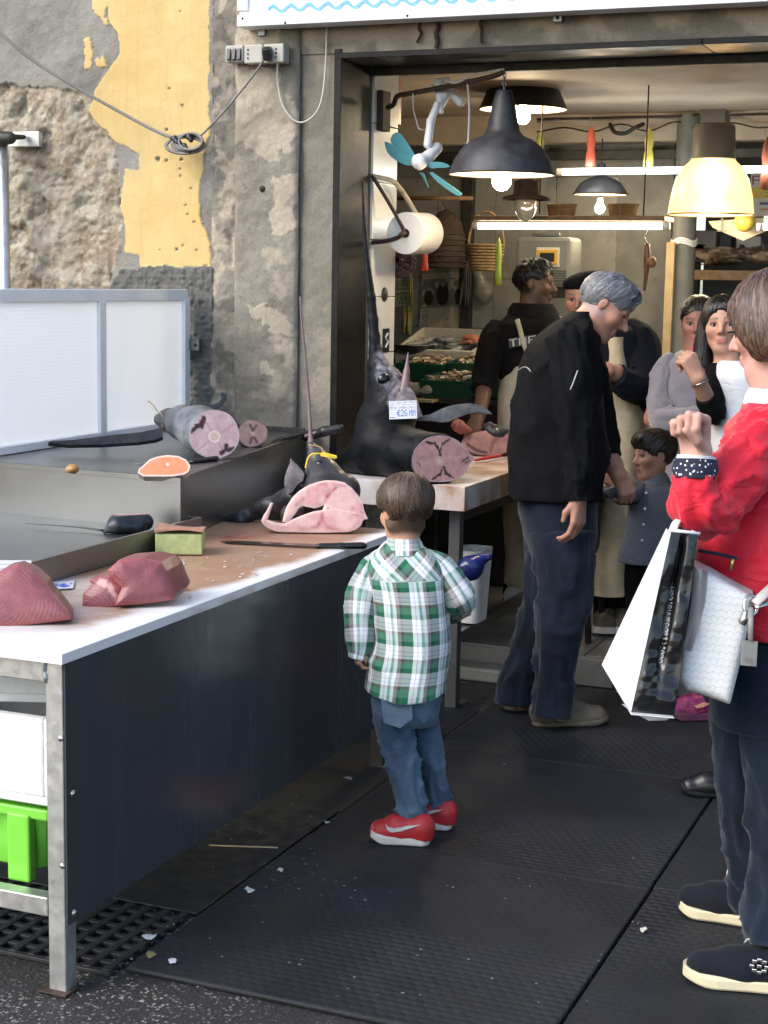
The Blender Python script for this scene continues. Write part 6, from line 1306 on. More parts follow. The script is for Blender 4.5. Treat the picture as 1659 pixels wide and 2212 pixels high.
n6 = _u(V(0, .3, .95)); cut('fish_steak', oc, C(1056, 957, D_), n6, -n6 * .07, c_f, 1.6, FL, None, (0.20, 0.12, 0.07), label='thick brownish swordfish steak behind the large cut face', cat='fish')
lump('fish_scrap', [(P(985, 918, Y=6.5), P(1010, 925, Y=6.5), .03, .025)], (0.28, 0.07, 0.05), 'dark red lump of fish under the grey fin')
lump('fish_scrap', [(P(1060, 930, Y=6.6), P(1085, 936, Y=6.6), .035, .03)], (0.03, 0.03, 0.03), 'black fish scrap behind the brownish steak')
red = mat('red_handle', (0.52, 0.03, 0.025), .4, var=.1); knife('red_knife', P(1016, 994, Z=ZT + .012), P(1028, 993, Z=ZT + .014), P(1078, 985, Z=ZT + .016), 'knife with bright red handle lying beside the large cut face', .022, .010, red)
# ---- tuna blocks, sponge, knife and crumbs on the board
z6 = lambda l: [(.496 * a, 576 + .496 * b) for a, b in l]
def tuna_col(cx_, cy_, per, base=(0.27, 0.082, 0.090)):
    def fn_(x, y, e):
        q = q3(x, y); r = np.hypot(x - cx_, (y - cy_) * 1.15) + 2.0 * fbm(q, .06, 3); c = np.tile(base, (len(x), 1)) * (1 + .14 * fbm(q, .05, 7))[:, None]
        ln = np.exp(-(np.abs((r / per) % 1 - .5) / .10) ** 2) * np.clip(.2 + 1.1 * vn(q, .035, 2), 0, 1); c = lerpc(c, (0.48, 0.24, 0.22), ln * .55); return lerpc(c, (0.40, 0.10, 0.09), smooth(9, 2, e) * .5)
    return fn_
b_ = P(80, 1348, Z=ZB + .002); t1_ = thing('tuna_block', b_, 'dark red tuna wedge with curved grain at the left edge', 'fish'); n7 = _u(V(.1, .28, .95))
cut('block', [(-45, 1345), (-40, 1290), (-20, 1245), (20, 1222), (40, 1219), (70, 1232), (100, 1258), (115, 1283), (128, 1296), (154, 1330), (154, 1338), (120, 1343), (40, 1352), (-20, 1352)], b_ + [0, 0, .02], n7, _u(AWAY * 1.0 - RIGHT * .1) * .17 + [0, 0, -.012], tuna_col(-10, 1300, 9), 1.7, FL, t1_, (0.23, 0.06, 0.06), .02, True, 8)
b_ = P(290, 1312, Z=ZB + .002); t2_ = thing('tuna_block', b_, 'dark red tuna block with pale sinew in the middle of the board', 'fish'); back = _u(AWAY * 1.0 + RIGHT * .2) * .16
cut('block', z6([(500, 1478), (515, 1430), (530, 1400), (480, 1350), (470, 1320), (520, 1276), (620, 1268), (700, 1286), (728, 1325), (745, 1370), (768, 1425), (752, 1450), (620, 1470)]), b_ + RIGHT * .03, _u(V(.25, .22, .95)), back, tuna_col(270, 1235, 8), 1.6, FL, t2_, (0.23, 0.06, 0.06), .018, True, 8)
def tc2(x, y, e):
    c = tuna_col(190, 1330, 8, (0.27, 0.08, 0.09))(x, y, e); return lerpc(c, (0.60, 0.34, 0.30), smooth(9, 2, segd(x, y, z6([(440, 1372), (480, 1395), (500, 1430), (520, 1470)])) + 4 * vn(q3(x, y), .15, 4)))
cut('block', z6([(358, 1482), (362, 1425), (400, 1382), (385, 1362), (410, 1355), (480, 1350), (531, 1400), (516, 1430), (502, 1480), (420, 1491)]), b_ - RIGHT * .03 + AWAY * .002, _u(V(-.12, .22, .95)), back * .9, tc2, 1.6, FL, t2_, (0.23, 0.06, 0.06), .012, True, 8)
a = P(335, 1199, Z=ZB + .002); b = P(437, 1200, Z=ZB + .002); d = _u(b - a); R = frame((0, 0, 1), d); wv = np.linalg.norm(b - a)
spo = thing('sponge_block', (a + b) / 2, 'pale green foam block with a thin wooden board on top', 'sponge')
MB().box((a + b) / 2 + R @ np.array([0, .06, .032]), (wv, .12, .062), R, .004).out('foam', mat('green_foam', (0.42, 0.47, 0.20), .85, var=.15, vs=30, bump=.3, bs=150), spo)
xs = np.linspace(0, 1, 12); vtop = []
for yy in (-.005, .125):
    for t in xs: vtop.append((a + b) / 2 + R @ np.array([(t - .5) * wv * 1.04, yy, .068 + .008 * math.sin(t * 3 + yy * 20)]))
v = np.array(vtop); v = np.vstack([v, v + [0, 0, .006]]); n_ = 12; f = [(24 + i, 24 + i + 1, 24 + n_ + i + 1, 24 + n_ + i) for i in range(11)] + [(i, i + 1, 24 + i + 1, 24 + i) for i in range(11)] + [(n_ - 1, 2 * n_ - 1, 24 + 2 * n_ - 1, 24 + n_ - 1)] + [(0, 24, 24 + n_, n_)]
mesh('thin_board', v, f, mat('pinkish_wood', (0.42, 0.22, 0.15), .6, var=.25, vs=20), spo, False)
knife('long_knife', P(476, 1171, Z=ZB + .004), P(690, 1180, Z=ZB + .006), P(783, 1178, Z=ZB + .012), 'long knife with glossy black handle on the counter end', .042, .013, mat('gloss_black', (0.006, 0.006, 0.006), .15), mat('dark_blade', (0.10, 0.085, 0.08), .22, .9), .003)
def card_fn(u, v): return paint(u.shape, (u > -1, (0.66, 0.66, 0.66)), (rect(u, v, .1, .9, .2, .26) | rect(u, v, .1, .9, .5, .56) | rect(u, v, .1, .8, .75, .8), (0.4, 0.4, 0.42)))
a, b, d_ = P(-20, 1252, Z=.875), P(62, 1252, Z=.875), P(-10, 1212, Z=.885); print_sheet('price_card', a, b, d_, card_fn, 30, 30, label='white price card lying on the tray rim behind the tuna', cat='card')
def pap_fn(u, v): return paint(u.shape, (u > -1, (0.62, 0.62, 0.64)), (rect(u, v, .1, .95, .15, .7) & (fbm(np.stack([u * 8, v * 8, 0 * u], -1), 1, 3) > -.1), (0.05, 0.12, 0.5)))
a, b, d_ = P(112, 1275, Z=ZB + .003), P(158, 1272, Z=ZB + .003), P(116, 1258, Z=ZB + .003); print_sheet('paper_slip', a, b, d_, pap_fn, 24, 16, label='white paper slip with blue marks between the tuna blocks', cat='paper')
def crumbs(name, pts, col_, label, r0, r1, zf, cat):
    mb = MB()
    for x, y in pts:
        c = P(x, y, Z=zf)
        if abs(zf - ZB) < .01 and c[0] > CXR - .02: continue
        r = random.uniform(r0, r1); v, f = lathe(c, [(0, -.3 * r), (r, 0), (r * .8, r * .3), (0, r * .4)], 6); v[:, :2] += (v[:, :2] - c[:2]) * rng.normal(0, .35, (len(v), 1)); mb.add(v, f)
    return mb.out(name, col_, None, label=label, cat=cat, kind='stuff')
cw = mat('pale_bits', (0.6, 0.55, 0.5), .8)
crumbs('fish_crumbs', [(555, 1195), (562, 1193), (520, 1246), (523, 1240), (360, 1218), (365, 1222), (545, 1217), (660, 1207), (630, 1198), (486, 1213), (553, 1243), (610, 1215), (575, 1203), (460, 1255), (350, 1290), (410, 1290), (700, 1215), (740, 1190)] + [(random.uniform(330, 780), random.uniform(1205, 1260)) for _ in range(30)], cw, 'pale crumbs of fish scattered on the cutting board', .002, .006, ZB + .002, 'crumbs')
crumbs('orange_crumb', [(400, 1274), (403, 1272)], mat('orange_bit', (0.7, 0.2, 0.06), .6), 'orange salmon crumb on the cutting board', .005, .007, ZB + .002, 'crumbs')
# ---- litter on the mats
ZL = .018
crumbs('litter_bits', [(random.uniform(280, 1400), random.uniform(1640, 2180)) for _ in range(70)] + [(640 + random.gauss(0, 70), 1850 + random.gauss(0, 90)) for _ in range(60)], mat('litter', (0.28, 0.28, 0.27), .8), 'tiny pale bits of litter strewn over the rubber mats', .0010, .0038, ZL, 'litter')
def scrap(x, y, r, c_, label, seed):
    rr = np.random.default_rng(seed); c = P(x, y, Z=ZL); n_ = 9; pts = [c + [r * rr.uniform(.5, 1.2) * math.cos(a), r * rr.uniform(.5, 1.2) * math.sin(a), rr.uniform(0, .01)] for a in np.linspace(0, 2 * np.pi, n_, endpoint=False)]
    v, f = prism(pts, (0, 0, .0015)); mesh('paper_scrap', v, f, mat('scrap_%d' % seed, c_, .7), None, False, label=label, cat='scrap', group='scraps on the floor')
scrap(750, 1684, .017, (0.35, 0.35, 0.34), 'grey paper scrap on the mat left of the boy', 1); scrap(325, 2027, .022, (0.55, 0.6, 0.62), 'torn whitish scrap lying on the perforated mat', 2); scrap(375, 2080, .012, (0.5, 0.52, 0.55), 'small white shred at the corner of the near mat', 3); scrap(326, 2067, .014, (0.2, 0.18, 0.07), 'yellowish leaf on the perforated mat edge', 4); scrap(540, 1925, .014, (0.6, 0.6, 0.58), 'white paper shred in the middle of the near mat', 5); scrap(605, 1883, .010, (0.5, 0.5, 0.48), 'small pale shred halfway to the boy shoes', 6); scrap(1390, 2012, .010, (0.55, 0.52, 0.45), 'curled pale peel on the mat right of the seam', 7); scrap(706, 1779, .010, (0.5, 0.52, 0.5), 'tiny pale shred near the wooden stick end', 8)
MB().tube([P(452, 1826, Z=.012), P(600, 1831, Z=.02)], .0022, 6).out('wooden_stick', mat('pale_stick', (0.55, 0.42, 0.22), .7), None, True, label='thin pale wooden stick on the floor by the counter panel', cat='stick')
# ------------------------------------------------------------------ people
def gy(x, d, z):
    """picture row where a point at column x, lens distance d stands at height z"""
    y0, y1 = 1000.0, 2000.0; a, b = C(x, y0, d)[2], C(x, y1, d)[2]; return y0 + (z - a) / (b - a) * (y1 - y0)
class Head:
    def __init__(s, c, fwd, up, h):
        s.c = np.asarray(c, float); s.h = h; y = _u(np.asarray(fwd, float)); z = np.asarray(up, float); z = _u(z - y * z.dot(y)); s.R = np.stack([np.cross(y, z), y, z], 1)
    def p(s, x, y, z): return s.c + s.R @ (np.array([x, y, z - 0.5]) * s.h)
    def loc(s, v): return ((v - s.c) @ s.R) / s.h + [0, 0, 0.5]
    def add(s, F, nose=1.0, jaw=1.0, child=False):
        h = s.h; e = lambda c, r, k=0.03, cut=False: F.ell(s.p(*c), np.array(r) * h, s.R, k * 1.0, cut)
        n = lambda a, b, r0, r1, k=0.015, cut=False: F.cone(s.p(*a), s.p(*b), r0 * h, r1 * h, k, cut)
        e((0, -0.07, 0.63), (0.315, 0.395, 0.365)); e((0, 0.08, 0.40), (0.255, 0.255, 0.345), .03)
        n((0.0, 0.22, 0.085), (0, 0.20, 0.12), 0.085 * jaw, 0.10 * jaw, .02)
        for q in (-1, 1):
            n((q * 0.20, -0.04, 0.28), (q * 0.07, 0.19, 0.09), 0.085, 0.07, .03); e((q * 0.17, 0.20, 0.40), (0.10, 0.09, 0.09), .02)
            e((q * 0.135, 0.335, 0.50), (0.075, 0.06, 0.045), .012, True)
        n((-0.15, 0.285, 0.575), (0.15, 0.285, 0.575), 0.04, 0.04, .015)
        n((0, 0.30, 0.55), (0, 0.39 + .03 * nose, 0.385), 0.034, 0.046, .012)
        for q in (-1, 1): n((q * 0.032, 0.36, 0.36), (q * 0.045, 0.345, 0.355), 0.032, 0.03, .006)
        n((-0.065, 0.315, 0.255), (0.065, 0.315, 0.255), 0.026, 0.026, .008); n((-0.05, 0.31, 0.205), (0.05, 0.31, 0.205), 0.032, 0.032, .008)
        for q in (-1, 1):
            F.ell(s.p(q * 0.315, -0.045, 0.475), np.array((0.026, 0.062, 0.10)) * h, s.R @ frame((0.15 * q, 0.25, 1)), .006); F.ell(s.p(q * 0.345, -0.03, 0.48), np.array((0.02, 0.03, 0.055)) * h, s.R, .006, True)
        return s
    def paint(s, v, col, lip=(0.33, 0.10, 0.085), brow=(0.03, 0.02, 0.015), stub=0.0, hair=None, hl=0.0, cheek=0.25, zl=.22):
        L = s.loc(v); m = (np.abs(L - [0, 0, .5]) < .62).all(1)
        X, Y, Z = L.T
        w = np.exp(-((Z - 0.23) / 0.035) ** 2 - (X / 0.085) ** 4) * (Y > 0.27) * m; col = lerpc(col, lip, np.clip(w * 1.2, 0, .85))
        mo = np.exp(-((Z - 0.231) / 0.008) ** 2 - (X / 0.075) ** 4) * (Y > 0.27) * m; col = lerpc(col, np.array(lip) * .35, mo * .8)
        ar = 0.575 + 0.03 - 1.2 * (np.abs(X) - 0.12) ** 2
        w = np.exp(-((Z - ar) / 0.02) ** 2) * smooth(0.035, 0.06, np.abs(X)) * smooth(0.23, 0.19, np.abs(X)) * (Y > 0.15) * m; col = lerpc(col, brow, w * .85)
        col = lerpc(col, np.array([0.42, 0.15, 0.11]), np.exp(-((np.abs(X) - 0.17) / .09) ** 2 - ((Z - .38) / .08) ** 2) * (Y > .1) * cheek * m)
        if stub: col = lerpc(col, (0.05, 0.04, 0.038), smooth(.36, .25, Z) * (Y > -.05) * stub * m * smooth(-.02, .08, Z))
        if hair is not None: col = lerpc(col, hair, hl * m * smooth(.02, -.03, Y - .1 + (Z - .5) * -.35) * smooth(zl, zl + .10, Z) * (np.hypot((np.abs(X) - .33) / .05, (Z - .475) / .12) > 1))
        return col
    def eyes(s, par, look=0.0, iris=(0.03, 0.018, 0.01)):
        for q in (-1, 1):
            F = Field(0.0022); c = s.p(q * 0.135, 0.258, 0.497); r = 0.050 * s.h; F.ell(c, (r, r, r)); v, f = F.surf(); g = _u(s.R @ np.array([look, 1, -.05]))
            a = ((v - c) / r) @ g; col = np.tile((0.38, 0.34, 0.32), (len(v), 1)); col = lerpc(col, iris, smooth(.80, .86, a)); col = lerpc(col, (0.004, 0.004, 0.004), smooth(.95, .97, a)); mesh('eye', v, f, M['eye'], par, col=col)
            mb = MB().tube(spline([s.p(q * (0.135 + t * .06), 0.315 - abs(t) * .04 + .012, 0.505 + .028 * (1 - t * t)) for t in (-1, -.5, 0, .5, 1)], 3), .010 * s.h, 6); mb.out('eyelid', M['lid'], par, True)
M['lid'] = mat('eyelid_skin', (0.16, 0.085, 0.06), .6, var=.1)
def hand(F, w, fd, bk, side, s=1.0, curl=(.5, .5, .4), spread=.03, thumb=(0.5, 0.2), k=.003):
    X = _u(np.asarray(fd, float)); Z = np.asarray(bk, float); Z = _u(Z - X * Z.dot(X)); Y = np.cross(Z, X) * side; w = np.asarray(w, float)
    pt = lambda x, y, z: w + (X * x + Y * y + Z * z) * s
    for i, yy in enumerate((.030, .0105, -.0095, -.0285)):
        kn = pt(.088 - .006 * abs(i - 1), yy, -.002 * abs(i - 1)); F.cone(pt(-.005, yy * .5, 0), kn, .0175 * s, .0125 * s, .012)
        L = (1.0, 1.08, 1.0, .8)[i]; a = 0; p0 = kn; dy = (1.5 - i) * spread
        for j, (ln, r0, r1) in enumerate(((.043, .0105, .0095), (.027, .0095, .0085), (.021, .0085, .007))):
            a += curl[j] * (1 + .06 * i); d = X * math.cos(a) - Z * math.sin(a) + Y * dy; p1 = p0 + _u(d) * ln * L * s; F.cone(p0, p1, r0 * s, r1 * s, k * (1 if j else 1.3)); p0 = p1
    t0, t1 = thumb; p0 = pt(.012, .024, -.006); F.cone(pt(-.002, .008, 0), p0, .019 * s, .015 * s, .012); p1 = p0 + (X * .035 + Y * .026 * (1 - t1) - Z * .02 * t0 * 2) * s; F.cone(p0, p1, .0145 * s, .0115 * s, .008); p2 = p1 + (X * .028 + Y * .004 - Y * .022 * t1 - Z * .02 * t0) * s; F.cone(p1, p2, .0112 * s, .0085 * s, .006)
    return F
def limbs(F, chains, k=.03):
    for i, ch in enumerate(chains):
        g = (.8, .85, .85, .68, .68)[i]; n = len(ch) - 1
        for j, ((a, ra), (b, rb)) in enumerate(zip(ch[:-1], ch[1:])):
            g0 = 1.0 if (i == 0 and j == 0) or (i in (1, 2) and j >= n - 1 and j > 0) else g; g1 = 1.0 if (i in (1, 2) and j + 1 >= n - 1) or (i == 0 and j == 0) else g
            F.cone(a, b, ra * g0, rb * g1, k * .6)
def garment(name, rows_, d0, m, par, n=60, sub=6, wr=.006, seed=1, ex=2.3, cap=True, th=None, uvfn=None, ws=(9, 7, .4), extra=None, **kw):
    """cloth around the trunk: rows (y, left x, right x, depth offset, half thickness)"""
    rw = spline(np.array(rows_, float), sub); ang = np.linspace(0, 2 * np.pi, n, endpoint=False) if th is None else np.linspace(th[0], th[1], n)
    V_, U_ = [], []; cs = np.sign(np.cos(ang)) * np.abs(np.cos(ang)) ** (2 / ex); sn = np.sign(np.sin(ang)) * np.abs(np.sin(ang)) ** (2 / ex)
    zc = C(*(rw[0][1:3].mean(), rw[0][0]), d0)[2]
    for y, xl, xr, dd, b in rw:
        d = d0 + dd; c = C((xl + xr) / 2, y, d); a = (xr - xl) / 2 * d / FOC; pt = c + np.outer(cs * a, RIGHT) + np.outer(sn * b, AWAY)
        seg = np.r_[0, np.cumsum(np.linalg.norm(np.diff(pt, axis=0), axis=1))]; k0 = np.argmin(np.abs(ang - 1.5 * np.pi)) if th is None else n // 2
        V_.append(pt); U_.append(np.stack([seg - seg[k0], np.full(n, c[2] - zc), np.full(n, y)], 1))
    v = np.vstack(V_); u = np.vstack(U_); m_ = len(rw)
    if th is None: f = [(i * n + j, (i + 1) * n + j, (i + 1) * n + (j + 1) % n, i * n + (j + 1) % n) for i in range(m_ - 1) for j in range(n)]
    else: f = [(i * n + j, (i + 1) * n + j, (i + 1) * n + j + 1, i * n + j + 1) for i in range(m_ - 1) for j in range(n - 1)]
    ctr = np.repeat(np.array([q.mean(0) for q in V_]), n, 0) if th is None else np.repeat(np.array([C((xl + xr) / 2, y, d0 + dd) for y, xl, xr, dd, b in rw]), n, 0)
    rad = v - ctr; rad /= np.maximum(np.linalg.norm(rad, axis=1, keepdims=True), 1e-9)
    q = np.stack([u[:, 0] * ws[0] + u[:, 1] * ws[2] * ws[1], u[:, 1] * ws[1] - u[:, 0] * ws[2] * 3, np.full(len(u), seed * 3.7)], 1)
    fold = (1 - np.abs(vn(q, 1.0, seed))) ** 3.5 - .25 + .4 * fbm(q, 1.7, seed + 5, 3); v = v + rad * (wr * fold)[:, None]
    if extra is not None: v = extra(v, u)
    if th is not None:
        nv = len(v); v = np.vstack([v, v - rad * .004]); f = f + [tuple(nv + i for i in reversed(q_)) for q_ in f] + [(i * n, i * n + nv, (i + 1) * n + nv, (i + 1) * n) for i in range(m_ - 1)] + [((i + 1) * n - 1, (i + 2) * n - 1, (i + 2) * n - 1 + nv, (i + 1) * n - 1 + nv) for i in range(m_ - 1)] + [((m_ - 1) * n + j, (m_ - 1) * n + j + 1, nv + (m_ - 1) * n + j + 1, nv + (m_ - 1) * n + j) for j in range(n - 1)]; u = np.vstack([u, u])
    elif cap: f += [tuple(range(n)), tuple(range(m_ * n - 1, (m_ - 1) * n - 1, -1))]
    uv = uvfn(u) if uvfn else u; return mesh(name, v, f, m, par, True, uv=uv, **kw)
def sleeve(name, pts, d0, m, par, n=36, sub=7, wr=.005, seed=1, flat=1.0, uvo=(0, 0), freq=11, **kw):
    """tube of cloth along (x, y, depth offset, radius in picture units)"""
    a = np.array(pts, float); s_ = spline(a, sub); p = np.array([C(x, y, d0 + dd) for x, y, dd, r in s_]); r = s_[:, 3] * (d0 + s_[:, 2]) / FOC
    v, f, uv = tube(p, r, n, True, flat, RIGHT); ctr = np.repeat(p, n, 0); rad = v - ctr; rad /= np.maximum(np.linalg.norm(rad, axis=1, keepdims=True), 1e-9)
    ang = np.tile(np.linspace(0, 2 * np.pi, n, endpoint=False), len(p)); q = np.stack([np.cos(ang) * 1.1, np.sin(ang) * 1.1, uv[:, 1] * freq + .6 * np.sin(ang + seed)], 1)
    cur = np.linalg.norm(np.gradient(np.gradient(p, axis=0), axis=0), axis=1); cur = np.repeat(cur / (cur.max() + 1e-9), n)
    q = q * np.array([1.7, 1.7, 1.0]); fold = (1 - np.abs(vn(q, 1.0, seed))) ** 3.5 - .25 + .35 * fbm(q, 1.6, seed + 3, 3); v = v + rad * (wr * (.7 + .9 * cur) * fold)[:, None]
    return mesh(name, v, [tuple(reversed(q_)) for q_ in f], m, par, True, uv=uv + np.array(uvo), **kw)
def shoe(par, heel, toe, mu, ms, w=.085, hh=.09, sole=.022, name='shoe', z0=None, rise=.012, label=None):
    heel = np.asarray(heel, float); toe = np.asarray(toe, float); L = np.linalg.norm((toe - heel)[:2]); d = _u((toe - heel) * [1, 1, 0]); s = np.array([-d[1], d[0], 0]); z = heel[2]
    pt = lambda x, y, zz: heel * [1, 1, 0] + d * x * L + s * y + UP * (z + zz); F = Field(.0045); k = .02
    F.cone(pt(.11, 0, sole + .03), pt(.13, 0, hh - .02), w * .42, w * .38, k).cone(pt(.13, 0, hh - .02), pt(.16, 0, hh + .01), w * .40, w * .41, k).cone(pt(.14, 0, sole + .02), pt(.5, 0, sole + .015), w * .42, w * .46, k).cone(pt(.5, 0, sole + .012), pt(.83, 0, sole + .006), w * .46, w * .42, k).cone(pt(.28, 0, hh - .025), pt(.6, 0, sole + .03), w * .36, w * .33, k)
    F.half(pt(0, 0, sole * .6), (0, 0, -1.0)); v, f = F.surf(); o = mesh(name, v, f, mu, par, label=label)
    xs = (1 - np.cos(np.linspace(0, np.pi, 31))) / 2; wd = w * .5 * np.interp(xs, [0, .2, .45, .7, 1], [.92, .92, .93, 1.08, 1.0]) * np.sqrt(np.clip(1 - np.where(xs < .13, ((.13 - xs) / .131), np.where(xs > .78, (xs - .78) / .2205, 0)) ** 2, .0004, 1)); out = [(x, y_) for x, y_ in zip(xs, wd)] + [(x, -y_) for x, y_ in zip(xs[::-1], wd[::-1])]
    rs = [np.array([pt(x, y_ * sc, zz + rise * smooth(.75, 1.0, x)) for x, y_ in out]) for zz, sc in ((0.001, .96), (.006, 1.03), (sole * .9, 1.03), (sole, .97))]; v, f = rings(rs); mesh('sole', v, f, ms, o, False); return o, pt
def hairdo(H, par, prims, cuts, plane, n, seglen, comb, c0, c1, wdt=.006, seed=1, warp=.0025, off=.002, segs=6, res=.005, under=None):
    """shell of hair with combed locks laid over it"""
    r = np.random.default_rng(seed); F = Field(res)
    for p_ in prims:
        if len(p_) == 2: F.ell(H.p(*p_[0]), np.array(p_[1]) * H.h, H.R, .02)
        else: F.cone(H.p(*p_[0]), H.p(*p_[1]), p_[2] * H.h, p_[3] * H.h, .02)
    for c_, r_ in cuts: F.ell(H.p(*c_), np.array(r_) * H.h, H.R, .012, True)
    for c_, n_ in plane: F.half(H.p(*c_), H.R @ np.array(n_, float), .012)
    F.warp(lambda g: warp * fbm(g, 40, seed)); v, f = F.surf()
    base = np.array(c0) * .6; o = mesh('hair', v, f, M['hair'], par, col=np.tile(base, (len(v), 1)) * (1 + .4 * fbm(v, 60, 2))[:, None])
    if n == 0: return o
    a, b, c = v[f[:, 0]], v[f[:, 1]], v[f[:, 2]]; fn_ = np.cross(b - a, c - a); N = np.zeros_like(v)
    for j in range(4): np.add.at(N, f[:, j], fn_)
    N /= np.maximum(np.linalg.norm(N, axis=1, keepdims=True), 1e-12); out = np.einsum('ij,ij->i', N, v - v.mean(0)); N = N * (1 if out.mean() > 0 else -1)
    kd = kdtree.KDTree(len(v))
    for i, q in enumerate(v): kd.insert(q, i)
    kd.balance(); V_, F_, K_ = [], [], []; ok = np.arange(len(v))
    for k in range(n):
        i = int(r.choice(ok)); p = v[i] + N[i] * off; pts, ns = [p], [N[i]]; jit = r.normal(0, .25, 3)
        for sgm in range(segs):
            L = H.loc(p[None])[0]; d = np.asarray(comb(L, sgm / segs), float) + jit * .35; d = H.R @ d; d = d - N[i] * d.dot(N[i]); d = d / max(np.linalg.norm(d), 1e-6)
            p = p + d * seglen; _, i, _ = kd.find(p); dist = (p - v[i]).dot(N[i]); p = p + N[i] * (off * (1 + .8 * r.random()) - dist); pts.append(p); ns.append(N[i])
        pts = np.array(pts); ns = np.array(ns); tg = np.gradient(pts, axis=0); sd = np.cross(ns, tg); sd /= np.maximum(np.linalg.norm(sd, axis=1, keepdims=True), 1e-9); t = np.linspace(0, 1, len(pts)); ww = wdt * r.uniform(.6, 1.3) * np.minimum(1, np.minimum(t * 5 + .35, (1 - t) * 2.2 + .12))
        b0 = sum(map(len, V_)); m_ = len(pts); V_.append(np.vstack([pts - sd * ww[:, None] - ns * .0015, pts + ns * ww[:, None] * .35, pts + sd * ww[:, None] - ns * .0015]))
        for j in range(m_ - 1): F_ += [(b0 + j, b0 + j + 1, b0 + m_ + j + 1, b0 + m_ + j), (b0 + m_ + j, b0 + m_ + j + 1, b0 + 2 * m_ + j + 1, b0 + 2 * m_ + j)]
        K_.append(np.tile(np.array(c0) + (np.array(c1) - np.array(c0)) * r.random() ** 1.6, (3 * m_, 1)) * r.uniform(.75, 1.2))
    mesh('hair_locks', np.vstack(V_), F_, M['hair'], o, True, col=np.vstack(K_), kind='stuff'); return o
def skinmesh(F, par, base, H=None, **kw):
    v, f = F.surf(); col = np.tile(base, (len(v), 1)) * (1 + .10 * fbm(v, 30, 3))[:, None]
    if H is not None: col = H.paint(v, col, **kw)
    return mesh('body', v, f, M['skin'], par, col=np.clip(col, 0, 1))

# ---- boy in the plaid shirt, seen from behind
gb = P(880, 1815, Z=.018); d = depth(gb); u = d / FOC; J = lambda x, y, dd=0.0: C(x, y, d + dd)
boy = thing('person', gb, 'boy in green plaid shirt, jeans and red shoes, back turned at the counter', 'person')
H = Head(J(873, 1103), V(-.42, -.10, -.90), V(.03, 1, .05), 150 * u); F = Field(.004); H.add(F)
limbs(F, [[(J(873, 1140), .040), (J(873, 1185), .043), (J(874, 1240), .07), (J(876, 1400), .085), (J(874, 1490), .09)], [(J(850, 1235), .04), (J(812, 1245), .034), (J(783, 1345), .024), (J(777, 1396, -.02), .017)], [(J(900, 1230), .035), (J(935, 1240), .028), (J(978, 1300, .02), .018), (J(955, 1322, .12), .015)], [(J(848, 1500), .065), (J(862, 1640), .034), (J(891, 1755), .024), (J(885, 1795), .026)], [(J(905, 1500, .05), .062), (J(928, 1640, .08), .032), (J(944, 1738, .12), .022), (J(938, 1768, .13), .024)]])
hand(F, J(776, 1398, -.02), V(-.15, -1, -.1), V(-.9, 0, .4), 1, .5, (.8, .8, .5)); hand(F, J(945, 1322, .16), V(-.5, .1, -.85), V(.4, .2, .9), 1, .55)
skinmesh(F, boy, (0.50, 0.27, 0.18), H, hair=(0.055, 0.035, 0.022), hl=.9, zl=.10)
hairdo(H, boy, [((0, -.07, .665), (.40, .445, .375)), ((0, -.16, .50), (.285, .30, .20))], [((0, .42, .30), (.5, .38, .36)), ((.36, .05, .38), (.12, .2, .16)), ((-.36, .05, .38), (.12, .2, .16))], [((0, 0, .34), (0, -.10, -1))], 3600, .020, lambda L, t: (L[0] * 1.2 - .12, L[1] + .12, -1.0 + max(0, L[2] - .92) * 8), (0.022, 0.013, 0.008), (0.14, 0.088, 0.052), .0025, 3)
def plaid_uv(q):
    o = q.copy(); up = q[:, 2] < 1246; a = (q[:, 0] + q[:, 1]) * .7071; b = (q[:, 0] - q[:, 1]) * .7071; o[up, 0] = a[up] + .03; o[up, 1] = b[up]; return o + [5, 5, 0]
def hemcurve(v, q): 
    t = smooth(1465, 1503, q[:, 2]); v[:, 2] -= t * .012 * np.cos(q[:, 0] * 22); return v
garment('shirt', [(1172, 838, 908, 0, .048), (1184, 826, 922, 0, .055), (1196, 806, 944, 0, .066), (1218, 793, 957, 0, .078), (1246, 791, 963, 0, .086), (1250, 792, 964, 0, .087), (1300, 800, 966, 0, .09), (1380, 806, 970, 0, .095), (1435, 800, 969, 0, .098), (1468, 791, 967, 0, .10), (1494, 787, 963, 0, .102)], d, M['plaid'], boy, 96, 10, .012, 3, 2.5, True, None, plaid_uv, (7, 5, .5), hemcurve)
for o_, rw in ((0, [(1160, 838, 906, 0, .045), (1172, 834, 911, 0, .049), (1190, 826, 919, -.004, .058), (1194, 825, 921, -.004, .06)]),): garment('collar', rw, d, M['plaid'], boy, 60, 5, .001, 4, 2.0, False, None, lambda q: q + [5.03, 5.02, 0])
sleeve('sleeve', [(822, 1208, 0, 18), (806, 1228, 0, 29), (788, 1275, 0, 36), (780, 1330, -.01, 34), (780, 1372, -.02, 31), (779, 1402, -.02, 24), (774, 1424, -.02, 21)], d, M['plaid'], boy, 44, 9, .010, 5, .9, (5, 5.0), 7)
sleeve('sleeve', [(926, 1202, 0, 18), (945, 1222, 0, 28), (968, 1258, .0, 34), (988, 1290, .01, 33), (992, 1308, .05, 28), (978, 1320, .10, 24), (960, 1322, .15, 21)], d, M['plaid'], boy, 44, 9, .010, 6, .9, (5.02, 5.03), 7)
garment('jeans', [(1482, 800, 952, .01, .085), (1510, 806, 952, .015, .088), (1540, 808, 948, .02, .085), (1560, 812, 944, .03, .07)], d, M['denim_boy'], boy, 50, 6, .004, 6, 2.3)
